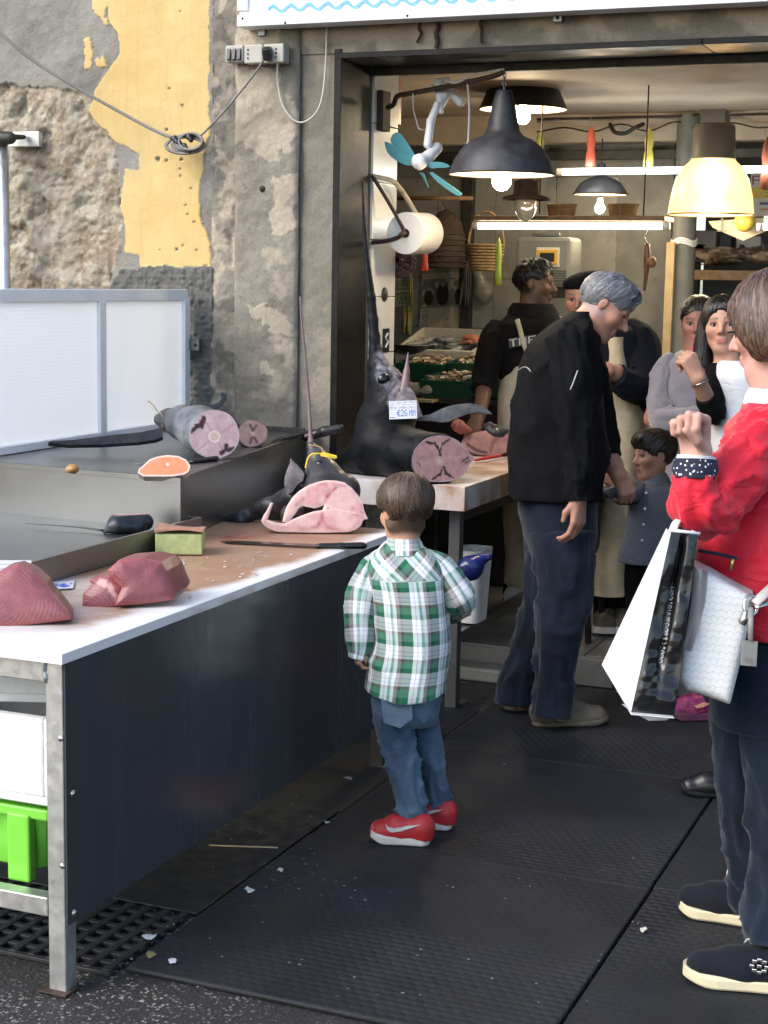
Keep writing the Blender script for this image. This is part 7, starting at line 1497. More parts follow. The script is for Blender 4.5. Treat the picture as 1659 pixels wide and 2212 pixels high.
sleeve('trouser_leg', [(846, 1505, 0, 42), (852, 1560, 0, 41), (860, 1610, 0, 37), (870, 1650, 0, 34), (878, 1700, 0, 33), (888, 1745, 0, 31), (892, 1775, 0, 30)], d, M['denim_boy'], boy, 44, 10, .012, 7, .95, (0, 0), 15)
sleeve('trouser_leg', [(905, 1505, .05, 38), (912, 1560, .06, 37), (922, 1610, .07, 34), (930, 1650, .09, 31), (938, 1695, .11, 30), (945, 1722, .12, 29), (946, 1742, .12, 29)], d, M['denim_boy'], boy, 44, 10, .012, 8, .95, (0, 0), 15)
pk = denim('faded_denim', (0.07, 0.11, 0.16), (0.14, 0.20, 0.27))
def patch(poly, p0, n_, th, m, name='pocket', par=None, uv=True):
    v, f = prism([onplane(x, y, p0, _u(n_)) for x, y in poly], _u(np.asarray(n_)) * -th); return mesh(name, v, f, m, par, False, uv=np.zeros((len(v), 2)))
patch([(822, 1508), (890, 1511), (891, 1553), (864, 1573), (829, 1561)], J(855, 1535, -.089), V(-.12, 0, 1), .010, pk, 'pocket', boy); patch([(899, 1512), (934, 1508), (930, 1550), (915, 1562), (898, 1548)], J(915, 1535, -.06), V(.3, 0, 1), .012, M['denim_boy'], 'pocket', boy)
hz = P(928, 1822, Z=.018); tz_ = P(800, 1813, Z=.018); o, pt = shoe(boy, hz, tz_, M['red_shoe'], M['white_rubber'], .074, .036, .024)
def swoosh(o, pt, w, sgn=1):
    up_ = [(.14, .066), (.30, .056), (.46, .045), (.60, .040), (.68, .046), (.71, .060), (.68, .053), (.58, .051), (.42, .057)]
    v, f = prism([pt(x, sgn * (w * .5 + .004 - .006 * (z_ > .06)), z_) for x, z_ in up_], (pt(0, -sgn * .012, 0) - pt(0, 0, 0))); mesh('side_mark', v, f, M['white_rubber'], o, False)
side = 1 if (pt(.5, .05, 0) - pt(.5, 0, 0)) @ V(0, 0, 1) > 0 else -1
swoosh(o, pt, .076, side)
o, pt = shoe(boy, P(976, 1788, Z=.018), P(976, 1788, Z=.018) + (tz_ - hz) * .98, M['red_shoe'], M['white_rubber'], .074, .036, .024); swoosh(o, pt, .076, side)

# ---- man in the black jacket
gm2 = P(1225, 1562, Z=.018); d = depth(gm2); u = d / FOC; J = lambda x, y, dd=0.0: C(x, y, d + dd)
man = thing('person', gm2, 'grey haired man in black jacket and dark jeans bending over the table', 'person')
H = Head(J(1310, 666), V(.80, -.56, .16), V(.5, .85, .0), 142 * u); F = Field(.005); H.add(F, 1.25)
limbs(F, [[(J(1278, 690), .062), (J(1250, 720), .068), (J(1215, 790), .12), (J(1205, 900), .13), (J(1200, 1060), .13)], [(J(1235, 745, -.10), .06), (J(1228, 755, -.17), .05), (J(1240, 900, -.22), .04), (J(1250, 1075, -.23), .029)], [(J(1245, 745, .10), .06), (J(1255, 755, .17), .05), (J(1285, 900, .24), .04), (J(1325, 1005, .16), .034), (J(1335, 1025, .12), .03)], [(J(1205, 1090, -.08), .09), (J(1212, 1330, -.08), .06), (J(1196, 1510, -.08), .042), (J(1210, 1545, -.08), .03)], [(J(1195, 1090, .09), .09), (J(1155, 1370, .12), .06), (J(1112, 1500, .15), .042), (J(1125, 1520, .15), .03)]])
hand(F, J(1251, 1080, -.23), V(-.02, -1, .05), V(.75, .1, .66), -1, 1.0, (.45, .6, .45), .03); hand(F, J(1335, 1025, .12), V(.45, -.8, -.1), V(.3, .3, .9), 1, .95, (.7, .7, .5))
skinmesh(F, man, (0.40, 0.20, 0.135), H, brow=(0.12, 0.11, 0.10), stub=.15, hair=(0.22, 0.22, 0.225), hl=.5, cheek=.4); H.eyes(man)
hairdo(H, man, [((0, -.08, .655), (.345, .425, .375)), ((0, .12, .86), (.24, .25, .15))], [((0, .46, .34), (.5, .33, .36)), ((.33, .02, .42), (.10, .12, .14)), ((-.33, .02, .42), (.10, .12, .14))], [((0, 0, .30), (0, .35, -1))], 2200, .016, lambda L, t: (L[0] * .5, -.7 + L[2] * .6, -.75 + max(0, L[2] - .8) * 3), (0.075, 0.075, 0.08), (0.30, 0.30, 0.32), .0024, 5, .004)
garment('jacket', [(682, 1222, 1268, 0, .075), (694, 1200, 1276, 0, .11), (712, 1176, 1282, 0, .15), (740, 1148, 1288, 0, .185), (770, 1131, 1291, 0, .20), (820, 1117, 1297, 0, .205), (900, 1109, 1307, 0, .205), (980, 1104, 1311, 0, .20), (1060, 1097, 1303, 0, .195), (1072, 1100, 1300, 0, .19)], d, M['black_cloth'], man, 90, 8, .020, 11, 2.4, True, None, None, (7, 4, .7))
garment('jacket_collar', [(672, 1236, 1276, 0, .07), (684, 1222, 1280, 0, .082), (700, 1210, 1284, 0, .10)], d, M['black_cloth'], man, 48, 5, .003, 12, 2.1, False)
sleeve('sleeve', [(1222, 722, -.13, 34), (1226, 752, -.17, 42), (1236, 820, -.21, 45), (1243, 900, -.23, 42), (1250, 990, -.235, 37), (1253, 1055, -.235, 31), (1253, 1082, -.235, 28)], d, M['black_cloth'], man, 40, 9, .016, 13)
sleeve('sleeve', [(1240, 722, .13, 34), (1255, 760, .18, 42), (1275, 830, .22, 42), (1290, 900, .23, 38), (1305, 960, .20, 32), (1314, 990, .18, 28)], d, M['black_cloth'], man, 36, 7, .008, 14)
MB().tube(spline([J(1248, 800, -.375), J(1240, 822, -.372), J(1232, 842, -.368)], 4), .0025, 6).out('zip_pull', M['lace'], man, True)
MB().tube(spline([J(1119, 800, -.05), J(1131, 793, -.10), J(1140, 795, -.13), J(1147, 803, -.14)], 4), .003, 6, flat=.5).out('reflective_trim', M['lace'], man, True)
v, f = prism([J(1280, 752, -.03), J(1288, 770, -.03), J(1292, 800, -.03), J(1284, 790, -.03), J(1277, 765, -.03)], V(.02, 0, -.05)); mesh('lanyard', v, f, mat('lime_green', (0.2, 0.62, 0.1), .5), man, False)
garment('jeans', [(1045, 1122, 1292, 0, .17), (1100, 1120, 1290, 0, .172), (1150, 1130, 1286, 0, .165), (1195, 1146, 1283, 0, .15), (1215, 1155, 1280, 0, .13)], d, M['denim_dark'], man, 56, 6, .006, 15, 2.3)
sleeve('trouser_leg', [(1215, 1150, -.07, 70), (1218, 1230, -.08, 61), (1216, 1300, -.08, 56), (1208, 1360, -.08, 53), (1200, 1420, -.08, 44), (1196, 1470, -.08, 39), (1193, 1510, -.08, 40), (1189, 1548, -.08, 43)], d, M['denim_dark'], man, 44, 9, .015, 16, .85, (0, 0), 9)
sleeve('trouser_leg', [(1200, 1150, .08, 68), (1190, 1230, .09, 58), (1175, 1310, .11, 50), (1155, 1380, .13, 44), (1132, 1440, .14, 39), (1115, 1480, .15, 36), (1109, 1524, .15, 39)], d, M['denim_dark'], man, 44, 9, .014, 17, .85, (0, 0), 9)
shoe(man, P(1150, 1565, Z=.018), P(1313, 1560, Z=.018), M['suede'], M['suede'], .10, .075, .018); shoe(man, P(1088, 1530, Z=.018), P(1088, 1530, Z=.018) + (P(1313, 1560, Z=.018) - P(1150, 1565, Z=.018)) * .98, M['suede'], M['suede'], .10, .075, .018)
# ---- vendor in the dark hoodie
ZF = .128; d = depth(P(1150, 800, Y=7.15)); u = d / FOC; J = lambda x, y, dd=0.0: C(x, y, d + dd); yf = gy(1120, d, ZF)
vd = thing('person', J(1140, yf), 'young vendor in dark lettered hoodie and cream apron behind the table', 'person')
H = Head(J(1158, 615), V(.93, -.06, .30), V(.04, 1, 0), 104 * u); F = Field(.006); H.add(F, .9)
limbs(F, [[(J(1150, 645), .058), (J(1148, 680), .06), (J(1150, 740), .11), (J(1155, 900), .12), (J(1155, 990), .12)], [(J(1110, 705), .06), (J(1075, 720, -.03), .05), (J(1050, 820, -.1), .042), (J(1036, 893, -.25), .03)], [(J(1200, 705), .06), (J(1225, 720, .03), .05), (J(1235, 830, .05), .04), (J(1215, 900, -.1), .03)], [(J(1130, 1000), .08), (J(1120, 1120), .055), (J(1112, yf - 25), .04)], [(J(1180, 1000), .08), (J(1185, 1120), .055), (J(1180, yf - 25), .04)]])
hand(F, J(1035, 895, -.26), V(-.35, -.75, .3), V(-.3, .6, .6), -1, 1.0, (.5, .5, .4)); hand(F, J(1212, 905, -.12), V(-.6, -.6, .3), V(.2, .6, .6), 1, 1.0)
skinmesh(F, vd, (0.15, 0.075, 0.048), H, lip=(0.13, 0.06, 0.05), stub=.55, hair=(0.01, 0.008, 0.007), hl=.9, cheek=0); H.eyes(vd)
hairdo(H, vd, [((0, -.08, .66), (.34, .42, .375)), ((0, .05, .9), (.22, .25, .13))], [((0, .47, .33), (.5, .35, .37)), ((.33, .0, .42), (.10, .10, .16)), ((-.33, .0, .42), (.10, .10, .16))], [((0, 0, .34), (0, .3, -1))], 250, .010, lambda L, t: (L[0], -.2, .3), (0.006, 0.005, 0.005), (0.02, 0.017, 0.015), .004, 7, .004, segs=3, res=.006)
garment('hoodie', [(668, 1118, 1190, 0, .09), (688, 1090, 1212, 0, .12), (705, 1066, 1228, 0, .14), (740, 1062, 1240, 0, .145), (800, 1078, 1240, 0, .135), (880, 1084, 1240, 0, .13), (985, 1090, 1238, 0, .13)], d, M['hoodie'], vd, 60, 6, .008, 21)
garment('hood', [(655, 1106, 1192, .01, .085), (668, 1098, 1200, .01, .105), (684, 1096, 1206, 0, .115), (698, 1104, 1206, 0, .10)], d, M['hoodie'], vd, 48, 6, .010, 22, 2.1)
sleeve('sleeve', [(1082, 706, -.02, 25), (1068, 730, -.04, 30), (1056, 775, -.08, 29), (1046, 820, -.12, 26), (1040, 842, -.15, 23)], d, M['hoodie'], vd, 32, 7, .008, 23); sleeve('sleeve', [(1222, 708, .02, 26), (1234, 740, .04, 30), (1240, 800, .05, 28), (1230, 850, -.02, 24)], d, M['hoodie'], vd, 32, 7, .008, 24)
def th_fn(u_, v_): return paint(u_.shape, (u_ > -1, (0.012, 0.011, 0.011)), (text(u_, v_, 'THE', .02, .98, .1, .9), (0.5, 0.5, 0.48)))
print_sheet('lettering', J(1100, 752, -.158), J(1160, 742, -.16), J(1098, 732, -.158), th_fn, 60, 24, vd, th=.002)
garment('apron', [(752, 1128, 1178, 0, .158), (775, 1108, 1215, 0, .158), (797, 1088, 1236, 0, .158), (850, 1078, 1242, 0, .156), (920, 1075, 1246, 0, .155), (1000, 1076, 1244, 0, .155), (1100, 1088, 1225, 0, .15), (yf - 50, 1086, 1222, 0, .15)], d, M['apron'], vd, 40, 6, .008, 25, 2.2, False, (math.pi * 1.02, math.pi * 1.98))
MB().tube(spline([J(1117, 690, -.13), J(1124, 715, -.155), J(1132, 745, -.165), J(1137, 757, -.168)], 4), .011, 8, flat=.3).out('apron_strap', M['apron'], vd, True)
for xx in (1112, 1180): sleeve('trouser_leg', [(xx + 15, 990, 0, 36), (xx + 8, 1080, 0, 30), (xx, yf - 30, 0, 24), (xx - 2, yf - 10, 0, 25)], d, M['black_trouser'], vd, 28, 6, .008, 26)
for xx in (1108, 1176): shoe(vd, J(xx - 12, yf), J(xx - 12, yf) + _u(RIGHT * .8 - AWAY * .6) * .27, M['white_cloth'], M['white_rubber'], .10, .08)
# ---- vendor with beret
g_ = P(1318, 1360, Z=ZF); d = depth(g_); u = d / FOC; J = lambda x, y, dd=0.0: C(x, y, d + dd); yf = gy(1318, d, ZF)
vb = thing('person', g_, 'vendor in black beret and stained cream apron behind the bending man', 'person')
H = Head(J(1258, 645), V(-.35, -.2, .9), V(0, 1, .15), 112 * u); F = Field(.006); H.add(F)
limbs(F, [[(J(1265, 680), .06), (J(1285, 715), .07), (J(1325, 800), .13), (J(1330, 900), .14), (J(1325, 1040), .14)], [(J(1350, 730), .06), (J(1375, 740, -.03), .055), (J(1385, 835, -.14), .045), (J(1330, 806, -.27), .034), (J(1318, 800, -.29), .03)], [(J(1275, 730), .06), (J(1255, 740, .03), .05), (J(1250, 840, .05), .045), (J(1280, 900, -.1), .03)], [(J(1305, 1050), .09), (J(1305, 1200), .06), (J(1312, yf - 30), .045)], [(J(1350, 1050), .09), (J(1350, 1200), .06), (J(1345, yf - 30), .045)]])
hand(F, J(1314, 798, -.30), V(-.9, .25, .2), V(.2, .5, .8), 1, .95, (.6, .6, .4)); skinmesh(F, vb, (0.30, 0.15, 0.11), H, brow=(0.08, 0.07, 0.06)); H.eyes(vb)
F = Field(.006); F.ell(H.p(0, -.04, .86), np.array((.40, .44, .15)) * H.h, H.R @ frame((.25, 0, 1)), .02).ell(H.p(0, -.05, .72), np.array((.34, .42, .18)) * H.h, H.R, .02).ell(H.p(0, 0, .62), np.array((.30, .40, .12)) * H.h, H.R, .02, True); v, f = F.surf(); mesh('beret', v, f, M['black_cloth'], vb)
garment('jacket', [(688, 1256, 1320, 0, .10), (702, 1240, 1365, 0, .13), (722, 1232, 1392, 0, .155), (780, 1236, 1402, 0, .165), (860, 1245, 1398, 0, .165), (960, 1255, 1392, 0, .16), (1010, 1258, 1390, 0, .16)], d, M['navy_cloth'], vb, 56, 6, .009, 31)
sleeve('sleeve', [(1352, 708, 0, 26), (1378, 735, -.04, 37), (1390, 785, -.10, 40), (1386, 828, -.16, 40), (1362, 832, -.22, 35), (1342, 818, -.26, 29), (1333, 812, -.275, 26)], d, M['navy_cloth'], vb, 36, 8, .010, 32); sleeve('sleeve', [(1262, 712, 0, 28), (1250, 760, .03, 34), (1250, 830, .02, 32), (1268, 885, -.06, 28)], d, M['navy_cloth'], vb, 32, 7, .009, 33)
garment('apron', [(725, 1288, 1348, 0, .172), (760, 1282, 1356, 0, .176), (800, 1276, 1366, 0, .178), (865, 1268, 1392, 0, .178), (950, 1266, 1392, 0, .176), (1036, 1265, 1384, 0, .172), (1150, 1268, 1366, 0, .168), (1275, 1266, 1352, 0, .165)], d, M['apron2'], vb, 48, 7, .009, 34, 2.2, False, (math.pi * 1.03, math.pi * 1.97))
for xx in (1308, 1345): sleeve('trouser_leg', [(xx, 1040, 0, 42), (xx, 1150, 0, 34), (xx, 1250, 0, 29), (xx, yf - 22, 0, 25)], d, M['black_trouser'], vb, 28, 6, .009, 35)
for xx in (1312, 1348): o, _ = shoe(vb, J(xx, yf) + AWAY * .12, J(xx - 12, yf) - AWAY * .15, M['suede'], M['white_rubber'], .11, .12, .03, 'boot')
# ---- boy in the grey checked shirt
d = depth(gm2) + .45; u = d / FOC; J = lambda x, y, dd=0.0: C(x, y, d + dd); yf = gy(1400, d, .018)
kid = thing('person', J(1400, yf), 'dark haired boy in grey checked shirt holding the man by the hand', 'person')
H = Head(J(1409, 985), V(-.92, -.04, .34), V(.06, 1, 0), 108 * u); F = Field(.005); H.add(F, .5, .9)
limbs(F, [[(J(1415, 1015), .038), (J(1415, 1042), .04), (J(1415, 1080), .07), (J(1402, 1200), .08)], [(J(1390, 1058), .038), (J(1368, 1066, -.03), .032), (J(1345, 1062, -.06), .026), (J(1330, 1050, -.08), .019)], [(J(1440, 1060), .038), (J(1458, 1070, .03), .032), (J(1465, 1150, .03), .024), (J(1455, 1200, -.03), .018)], [(J(1380, 1210), .06), (J(1380, 1340), .04), (J(1385, yf - 30), .028)], [(J(1420, 1210, .03), .06), (J(1420, 1340, .03), .04), (J(1420, yf - 30, .03), .028)]])
hand(F, J(1330, 1050, -.08), V(-.7, .5, .1), V(0, .5, .8), -1, .6); skinmesh(F, kid, (0.38, 0.20, 0.135), H); H.eyes(kid)
hairdo(H, kid, [((0, -.08, .665), (.36, .435, .385)), ((0, .14, .84), (.27, .26, .17))], [((0, .47, .33), (.5, .33, .365)), ((.34, .0, .42), (.10, .10, .15)), ((-.34, .0, .42), (.10, .10, .15))], [((0, 0, .30), (0, .2, -1))], 420, .013, lambda L, t: (L[0] * .3, .55 + L[2] * .3 - (L[2] < .6) * 1.0, -.7 + max(0, L[2] - .85) * 4), (0.010, 0.008, 0.007), (0.05, 0.035, 0.025), .005, 9, .004, res=.006)
garment('shirt', [(1034, 1390, 1440, 0, .05), (1044, 1378, 1454, 0, .065), (1058, 1366, 1464, 0, .08), (1090, 1361, 1470, 0, .09), (1140, 1353, 1470, 0, .095), (1185, 1342, 1466, 0, .10), (1213, 1336, 1462, 0, .102)], d, M['gingham'], kid, 60, 7, .008, 41)
garment('collar', [(1022, 1398, 1440, 0, .042), (1034, 1390, 1446, 0, .054), (1046, 1384, 1450, -.004, .064)], d, M['gingham'], kid, 40, 5, .002, 42, 2.0, False)
sleeve('sleeve', [(1382, 1056, -.02, 19), (1366, 1066, -.05, 24), (1346, 1066, -.07, 24), (1332, 1056, -.09, 22), (1326, 1046, -.095, 21)], d, M['gingham'], kid, 32, 7, .006, 43); sleeve('sleeve', [(1450, 1056, .02, 20), (1462, 1080, .03, 24), (1468, 1140, .03, 22), (1460, 1190, -.01, 19)], d, M['gingham'], kid, 32, 7, .006, 44)
for k_ in range(4):
    q = J(1396 - k_ * 3, 1065 + 34 * k_, -.112); MB().lathe(q, [(0, .003), (.004, .003), (.0055, .001), (.0055, 0)], 10, V(0, 0, 1)).out('button', M['white_plastic'], kid, True)
for xx, dd in ((1376, 0), (1418, .03)): sleeve('trouser_leg', [(xx + 8, 1190, dd, 34), (xx + 3, 1280, dd, 28), (xx, 1380, dd, 23), (xx + 2, yf - 20, dd, 22)], d, M['black_trouser'], kid, 28, 7, .007, 45)
for xx in (1385, 1420): shoe(kid, J(xx + 12, yf), J(xx - 60, yf + 4), M['navy_shoe'], M['white_rubber'], .075, .06)
# ---- woman in grey fleece
d = depth(P(1490, 800, Y=6.75)); u = d / FOC; J = lambda x, y, dd=0.0: C(x, y, d + dd); yf = gy(1480, d, ZF)
wf = thing('person', J(1490, yf), 'woman in lilac grey fleece with pink collar, arms folded', 'person')
H = Head(J(1508, 698), V(-.25, -.16, .93), V(.02, 1, .1), 112 * u); F = Field(.006); H.add(F, .8)
limbs(F, [[(J(1505, 735), .05), (J(1502, 765), .055), (J(1495, 840), .11), (J(1490, 960), .11), (J(1488, 1060), .125)], [(J(1455, 795), .05), (J(1430, 810), .045), (J(1412, 905, -.08), .038), (J(1500, 905, -.20), .028)], [(J(1545, 795), .05), (J(1570, 810), .045), (J(1585, 905, -.08), .038), (J(1500, 920, -.18), .028)], [(J(1470, 1070), .085), (J(1470, 1200), .055), (J(1472, yf - 30), .038)], [(J(1515, 1070), .085), (J(1515, 1200), .055), (J(1512, yf - 30), .038)]])
hand(F, J(1505, 905, -.20), V(.9, .1, .1), V(0, .3, .9), 1, .9); skinmesh(F, wf, (0.27, 0.13, 0.095), H, cheek=.5); H.eyes(wf)
hairdo(H, wf, [((0, -.09, .66), (.34, .42, .375)), ((0, -.42, .80), (.17, .17, .16))], [((0, .45, .36), (.5, .34, .38)), ((.34, .0, .42), (.10, .10, .15)), ((-.34, .0, .42), (.10, .10, .15))], [((0, 0, .28), (0, .2, -1))], 350, .016, lambda L, t: (-L[0] * .4, -1, .25), (0.008, 0.006, 0.006), (0.04, 0.03, 0.026), .005, 11, .003, res=.006)
garment('fleece', [(756, 1482, 1534, 0, .075), (768, 1458, 1556, 0, .11), (786, 1436, 1578, 0, .135), (815, 1424, 1590, 0, .15), (870, 1420, 1594, 0, .155), (950, 1418, 1590, 0, .155), (1040, 1414, 1585, 0, .155), (1090, 1414, 1584, 0, .155)], d, M['fleece'], wf, 60, 7, .014, 51)
garment('collar', [(745, 1482, 1532, 0, .062), (756, 1479, 1536, 0, .072), (766, 1474, 1541, 0, .08)], d, M['pink'], wf, 40, 5, .002, 52, 2.0, False)
sleeve('sleeve', [(1455, 778, 0, 22), (1438, 805, -.02, 29), (1428, 860, -.06, 30), (1428, 905, -.12, 30), (1448, 912, -.19, 29), (1490, 905, -.22, 25), (1520, 898, -.22, 23)], d, M['fleece'], wf, 36, 9, .011, 53, freq=8); sleeve('sleeve', [(1560, 778, 0, 24), (1580, 805, -.02, 31), (1590, 870, -.06, 32), (1575, 910, -.12, 31), (1530, 918, -.17, 27), (1490, 928, -.19, 24)], d, M['fleece'], wf, 36, 9, .011, 54, freq=8)
for xx in (1470, 1516): sleeve('trouser_leg', [(xx, 1070, 0, 42), (xx, 1180, 0, 32), (xx, yf - 20, 0, 24)], d, M['navy_cloth'], wf, 28, 6, .008, 55); shoe(wf, J(xx, yf) + AWAY * .1, J(xx - 8, yf) - AWAY * .14, M['navy_shoe'], M['white_rubber'], .09, .08)
# ---- young woman with long hair
gp = P(1495, 1552, Z=.018); d = depth(gp); u = d / FOC; J = lambda x, y, dd=0.0: C(x, y, d + dd)
yw = thing('person', gp, 'smiling young woman with long dark hair and white shirt, hand raised', 'person')
H = Head(J(1562, 702), V(-.30, -.08, .95), V(-.03, 1, .05), 124 * u); F = Field(.005); H.add(F, .6, .9)
limbs(F, [[(J(1568, 745), .047), (J(1572, 780), .05), (J(1585, 850), .10), (J(1590, 980), .10), (J(1590, 1080), .12)], [(J(1552, 805), .045), (J(1538, 815), .042), (J(1540, 895, -.10), .036), (J(1508, 818, -.22), .026)], [(J(1630, 805), .045), (J(1650, 815), .042), (J(1660, 920, -.02), .036), (J(1640, 1000, -.1), .026)], [(J(1570, 1090), .085), (J(1550, 1320), .055), (J(1528, 1510), .036), (J(1522, 1535), .034)], [(J(1620, 1090), .085), (J(1622, 1320), .055), (J(1625, 1500), .036)]])
hand(F, J(1507, 816, -.22), V(-.4, .88, .1), V(.25, .3, .9), -1, .92, (1.1, 1.2, .6)); skinmesh(F, yw, (0.44, 0.24, 0.165), H, lip=(0.42, 0.12, 0.11), cheek=.35); H.eyes(yw, -.25)
F = Field(.002); F.cone(H.p(-.05, .322, .23), H.p(.05, .322, .23), .012 * H.h, .012 * H.h, .002); v, f = F.surf(); mesh('teeth', v, f, M['white_plastic'], yw)
hairdo(H, yw, [((0, -.08, .66), (.36, .43, .375)), ((-.33, -.06, .55), (-.40, -.02, -.15), .10, .14), ((.33, -.06, .55), (.40, -.02, -.15), .10, .14), ((-.40, -.02, -.15), (-.38, .08, -.85), .14, .08), ((.40, -.02, -.15), (.38, .08, -.85), .14, .08), ((0, -.25, .5), (0, -.28, -.5), .28, .22)], [((0, .42, .34), (.31, .40, .42))], [], 1200, .028, lambda L, t: (L[0] * .25 + (.3 if L[0] > 0 else -.3) * (L[2] > .85), .1 * (L[2] > .6), -1), (0.006, 0.005, 0.004), (0.03, 0.022, 0.018), .004, 13, .003, segs=7, res=.006)
garment('shirt', [(778, 1550, 1604, 0, .07), (792, 1540, 1630, 0, .10), (815, 1534, 1650, 0, .125), (880, 1532, 1655, 0, .13), (960, 1532, 1652, 0, .13), (1050, 1536, 1656, 0, .135), (1110, 1530, 1662, 0, .14)], d, M['white_shirt'], yw, 60, 6, .007, 61)
sleeve('sleeve', [(1548, 800, 0, 22), (1540, 830, -.04, 26), (1541, 870, -.09, 25), (1541, 893, -.12, 24), (1530, 876, -.15, 22), (1524, 860, -.17, 20)], d, M['black_cloth'], yw, 32, 7, .006, 62)
MB().tube([J(1507, 816, -.22) + frame(V(-.4, .88, .1)) @ np.array([.031 * math.cos(a), .031 * math.sin(a), -.02]) for a in np.linspace(0, 2 * np.pi, 25)], .0022, 6, False).out('bracelet', M['silver'], yw, True)
for q in ([(1585, 1090, 0, 60), (1568, 1220, 0, 50), (1550, 1330, 0, 42), (1535, 1440, 0, 32), (1526, 1520, 0, 27)], [(1625, 1090, 0, 60), (1626, 1250, .02, 48), (1626, 1400, .02, 36), (1628, 1520, .02, 27)]): sleeve('trouser_leg', q, d, M['denim_navy'], yw, 32, 7, .008, 63)
pu = mat('purple_mesh', (0.20, 0.012, 0.085), .7, var=.5, vs=60, bump=.4, bs=120, dirt=((0.55, 0.09, 0.04, 1), .35, 45)); o, pt = shoe(yw, P(1540, 1552, Z=.018), P(1446, 1552, Z=.018), pu, mat('plum_rubber', (0.08, 0.02, 0.05), .6), .09, .085, .03)
sd_s = 1 if (pt(.5, .05, 0) - pt(.5, 0, 0)) @ V(0, 0, 1) > 0 else -1; v, f = prism([pt(x, sd_s * .05, z_) for x, z_ in ((.16, .07), (.30, .058), (.46, .052), (.52, .062), (.46, .062), (.30, .072))], pt(0, -sd_s * .012, 0) - pt(0, 0, 0)); mesh('side_mark', v, f, mat('peach', (0.6, 0.3, 0.18), .5), o, False); shoe(yw, J(1660, gy(1640, d, .018)), J(1580, gy(1640, d, .018) - 6), pu, M['black_plastic'], .09, .085, .03)
# ---- person hidden behind the woman in red: one black shoe and ankle show
gh = P(1575, 1722, Z=.018); d = depth(gh); J = lambda x, y, dd=0.0: C(x, y, d + dd); ph = thing('person', gh, 'person in dark clothes almost hidden behind the red jacket, black shoe showing', 'person')
H = Head(J(1735, 590), V(-.9, -.1, .2), V(0, 1, 0), .23); F = Field(.008); H.add(F); limbs(F, [[(J(1738, 660), .06), (J(1738, 720), .08), (J(1735, 850), .12), (J(1730, 1060), .13)], [(J(1715, 1080), .09), (J(1660, 1380), .058), (J(1590, 1660), .036), (J(1575, 1700), .034)], [(J(1760, 1080, .1), .09), (J(1760, 1380, .1), .058), (J(1750, 1660, .1), .036)]]); skinmesh(F, ph, (0.36, 0.19, 0.13), H)
hairdo(H, ph, [((0, -.08, .66), (.35, .43, .38))], [((0, .47, .33), (.5, .35, .37))], [((0, 0, .34), (0, .3, -1))], 0, .01, None, (0.012, 0.01, 0.009), (0.03, 0.02, 0.02), res=.008)
garment('jumper', [(690, 1710, 1768, 0, .10), (720, 1660, 1815, 0, .14), (800, 1650, 1825, 0, .15), (1000, 1665, 1810, 0, .15), (1090, 1665, 1812, 0, .15)], d, M['navy_cloth'], ph, 48, 5, .006, 71)
sleeve('trouser_leg', [(1720, 1075, 0, 70), (1685, 1250, 0, 56), (1650, 1400, 0, 46), (1615, 1550, 0, 34), (1598, 1640, 0, 30)], d, M['black_trouser'], ph, 32, 6, .008, 72); sleeve('trouser_leg', [(1755, 1075, .1, 70), (1760, 1300, .1, 54), (1756, 1500, .1, 38), (1750, 1660, .1, 32)], d, M['black_trouser'], ph, 32, 6, .008, 73)
shoe(ph, P(1600, 1718, Z=.018), P(1468, 1712, Z=.018), mat('black_leather', (0.008, 0.007, 0.007), .3), M['black_plastic'], .08, .05, .014); shoe(ph, J(1775, gy(1770, d, .018), .1), J(1650, gy(1770, d, .018), .1), M['black_plastic'], M['black_plastic'], .08, .05, .014)
# ---- woman in the red jacket
gr = P(1600, 2100, Z=.018); d = depth(gr); u = d / FOC; J = lambda x, y, dd=0.0: C(x, y, d + dd)
wr_ = thing('person', gr, 'woman with brown bob in bright red jacket at the right edge', 'person')
H = Head(J(1666, 708), V(-.80, -.13, -.56), V(-.06, 1, 0), 222 * u); F = Field(.0045); H.add(F, .9)
limbs(F, [[(J(1668, 800), .055), (J(1680, 880), .06), (J(1690, 1000), .11), (J(1670, 1200), .125), (J(1670, 1350), .13)], [(J(1660, 930, -.05), .055), (J(1650, 960, -.10), .05), (J(1515, 1090, -.20), .042), (J(1503, 990, -.24), .029)], [(J(1720, 930, .08), .055), (J(1740, 960, .12), .05), (J(1740, 1150, .15), .042), (J(1680, 1250, .1), .03)], [(J(1700, 1380, -.05), .10), (J(1695, 1720, -.06), .062), (J(1672, 2010, -.06), .042), (J(1660, 2060, -.06), .04)], [(J(1620, 1380, .10), .10), (J(1605, 1700, .13), .06), (J(1632, 1930, .17), .04), (J(1640, 1950, .17), .038)]])
hand(F, J(1503, 985, -.24), V(-.12, .95, .25), V(.55, .10, -.8), 1, 1.0, (1.15, 1.5, .9), .01, (1.0, .9)); skinmesh(F, wr_, (0.55, 0.31, 0.24), H, lip=(0.45, 0.10, 0.12), cheek=.4); H.eyes(wr_)
hairdo(H, wr_, [((0, -.07, .66), (.385, .455, .40)), ((.28, -.08, .45), (.17, .26, .30)), ((-.28, -.08, .45), (.17, .26, .30)), ((0, -.26, .38), (.34, .26, .28)), ((-.27, .10, .60), (.12, .16, .22)), ((.27, .10, .60), (.12, .16, .22))], [((0, .44, .30), (.21, .34, .46)), ((0, .40, .02), (.5, .42, .26))], [((0, 0, .17), (0, .25, -1))], 3600, .024, lambda L, t: (L[0] * .5, L[1] * .35 + .05, -1.0 + max(0, L[2] - .9) * 5), (0.028, 0.014, 0.010), (0.20, 0.122, 0.082), .0032, 15, .004, segs=7)
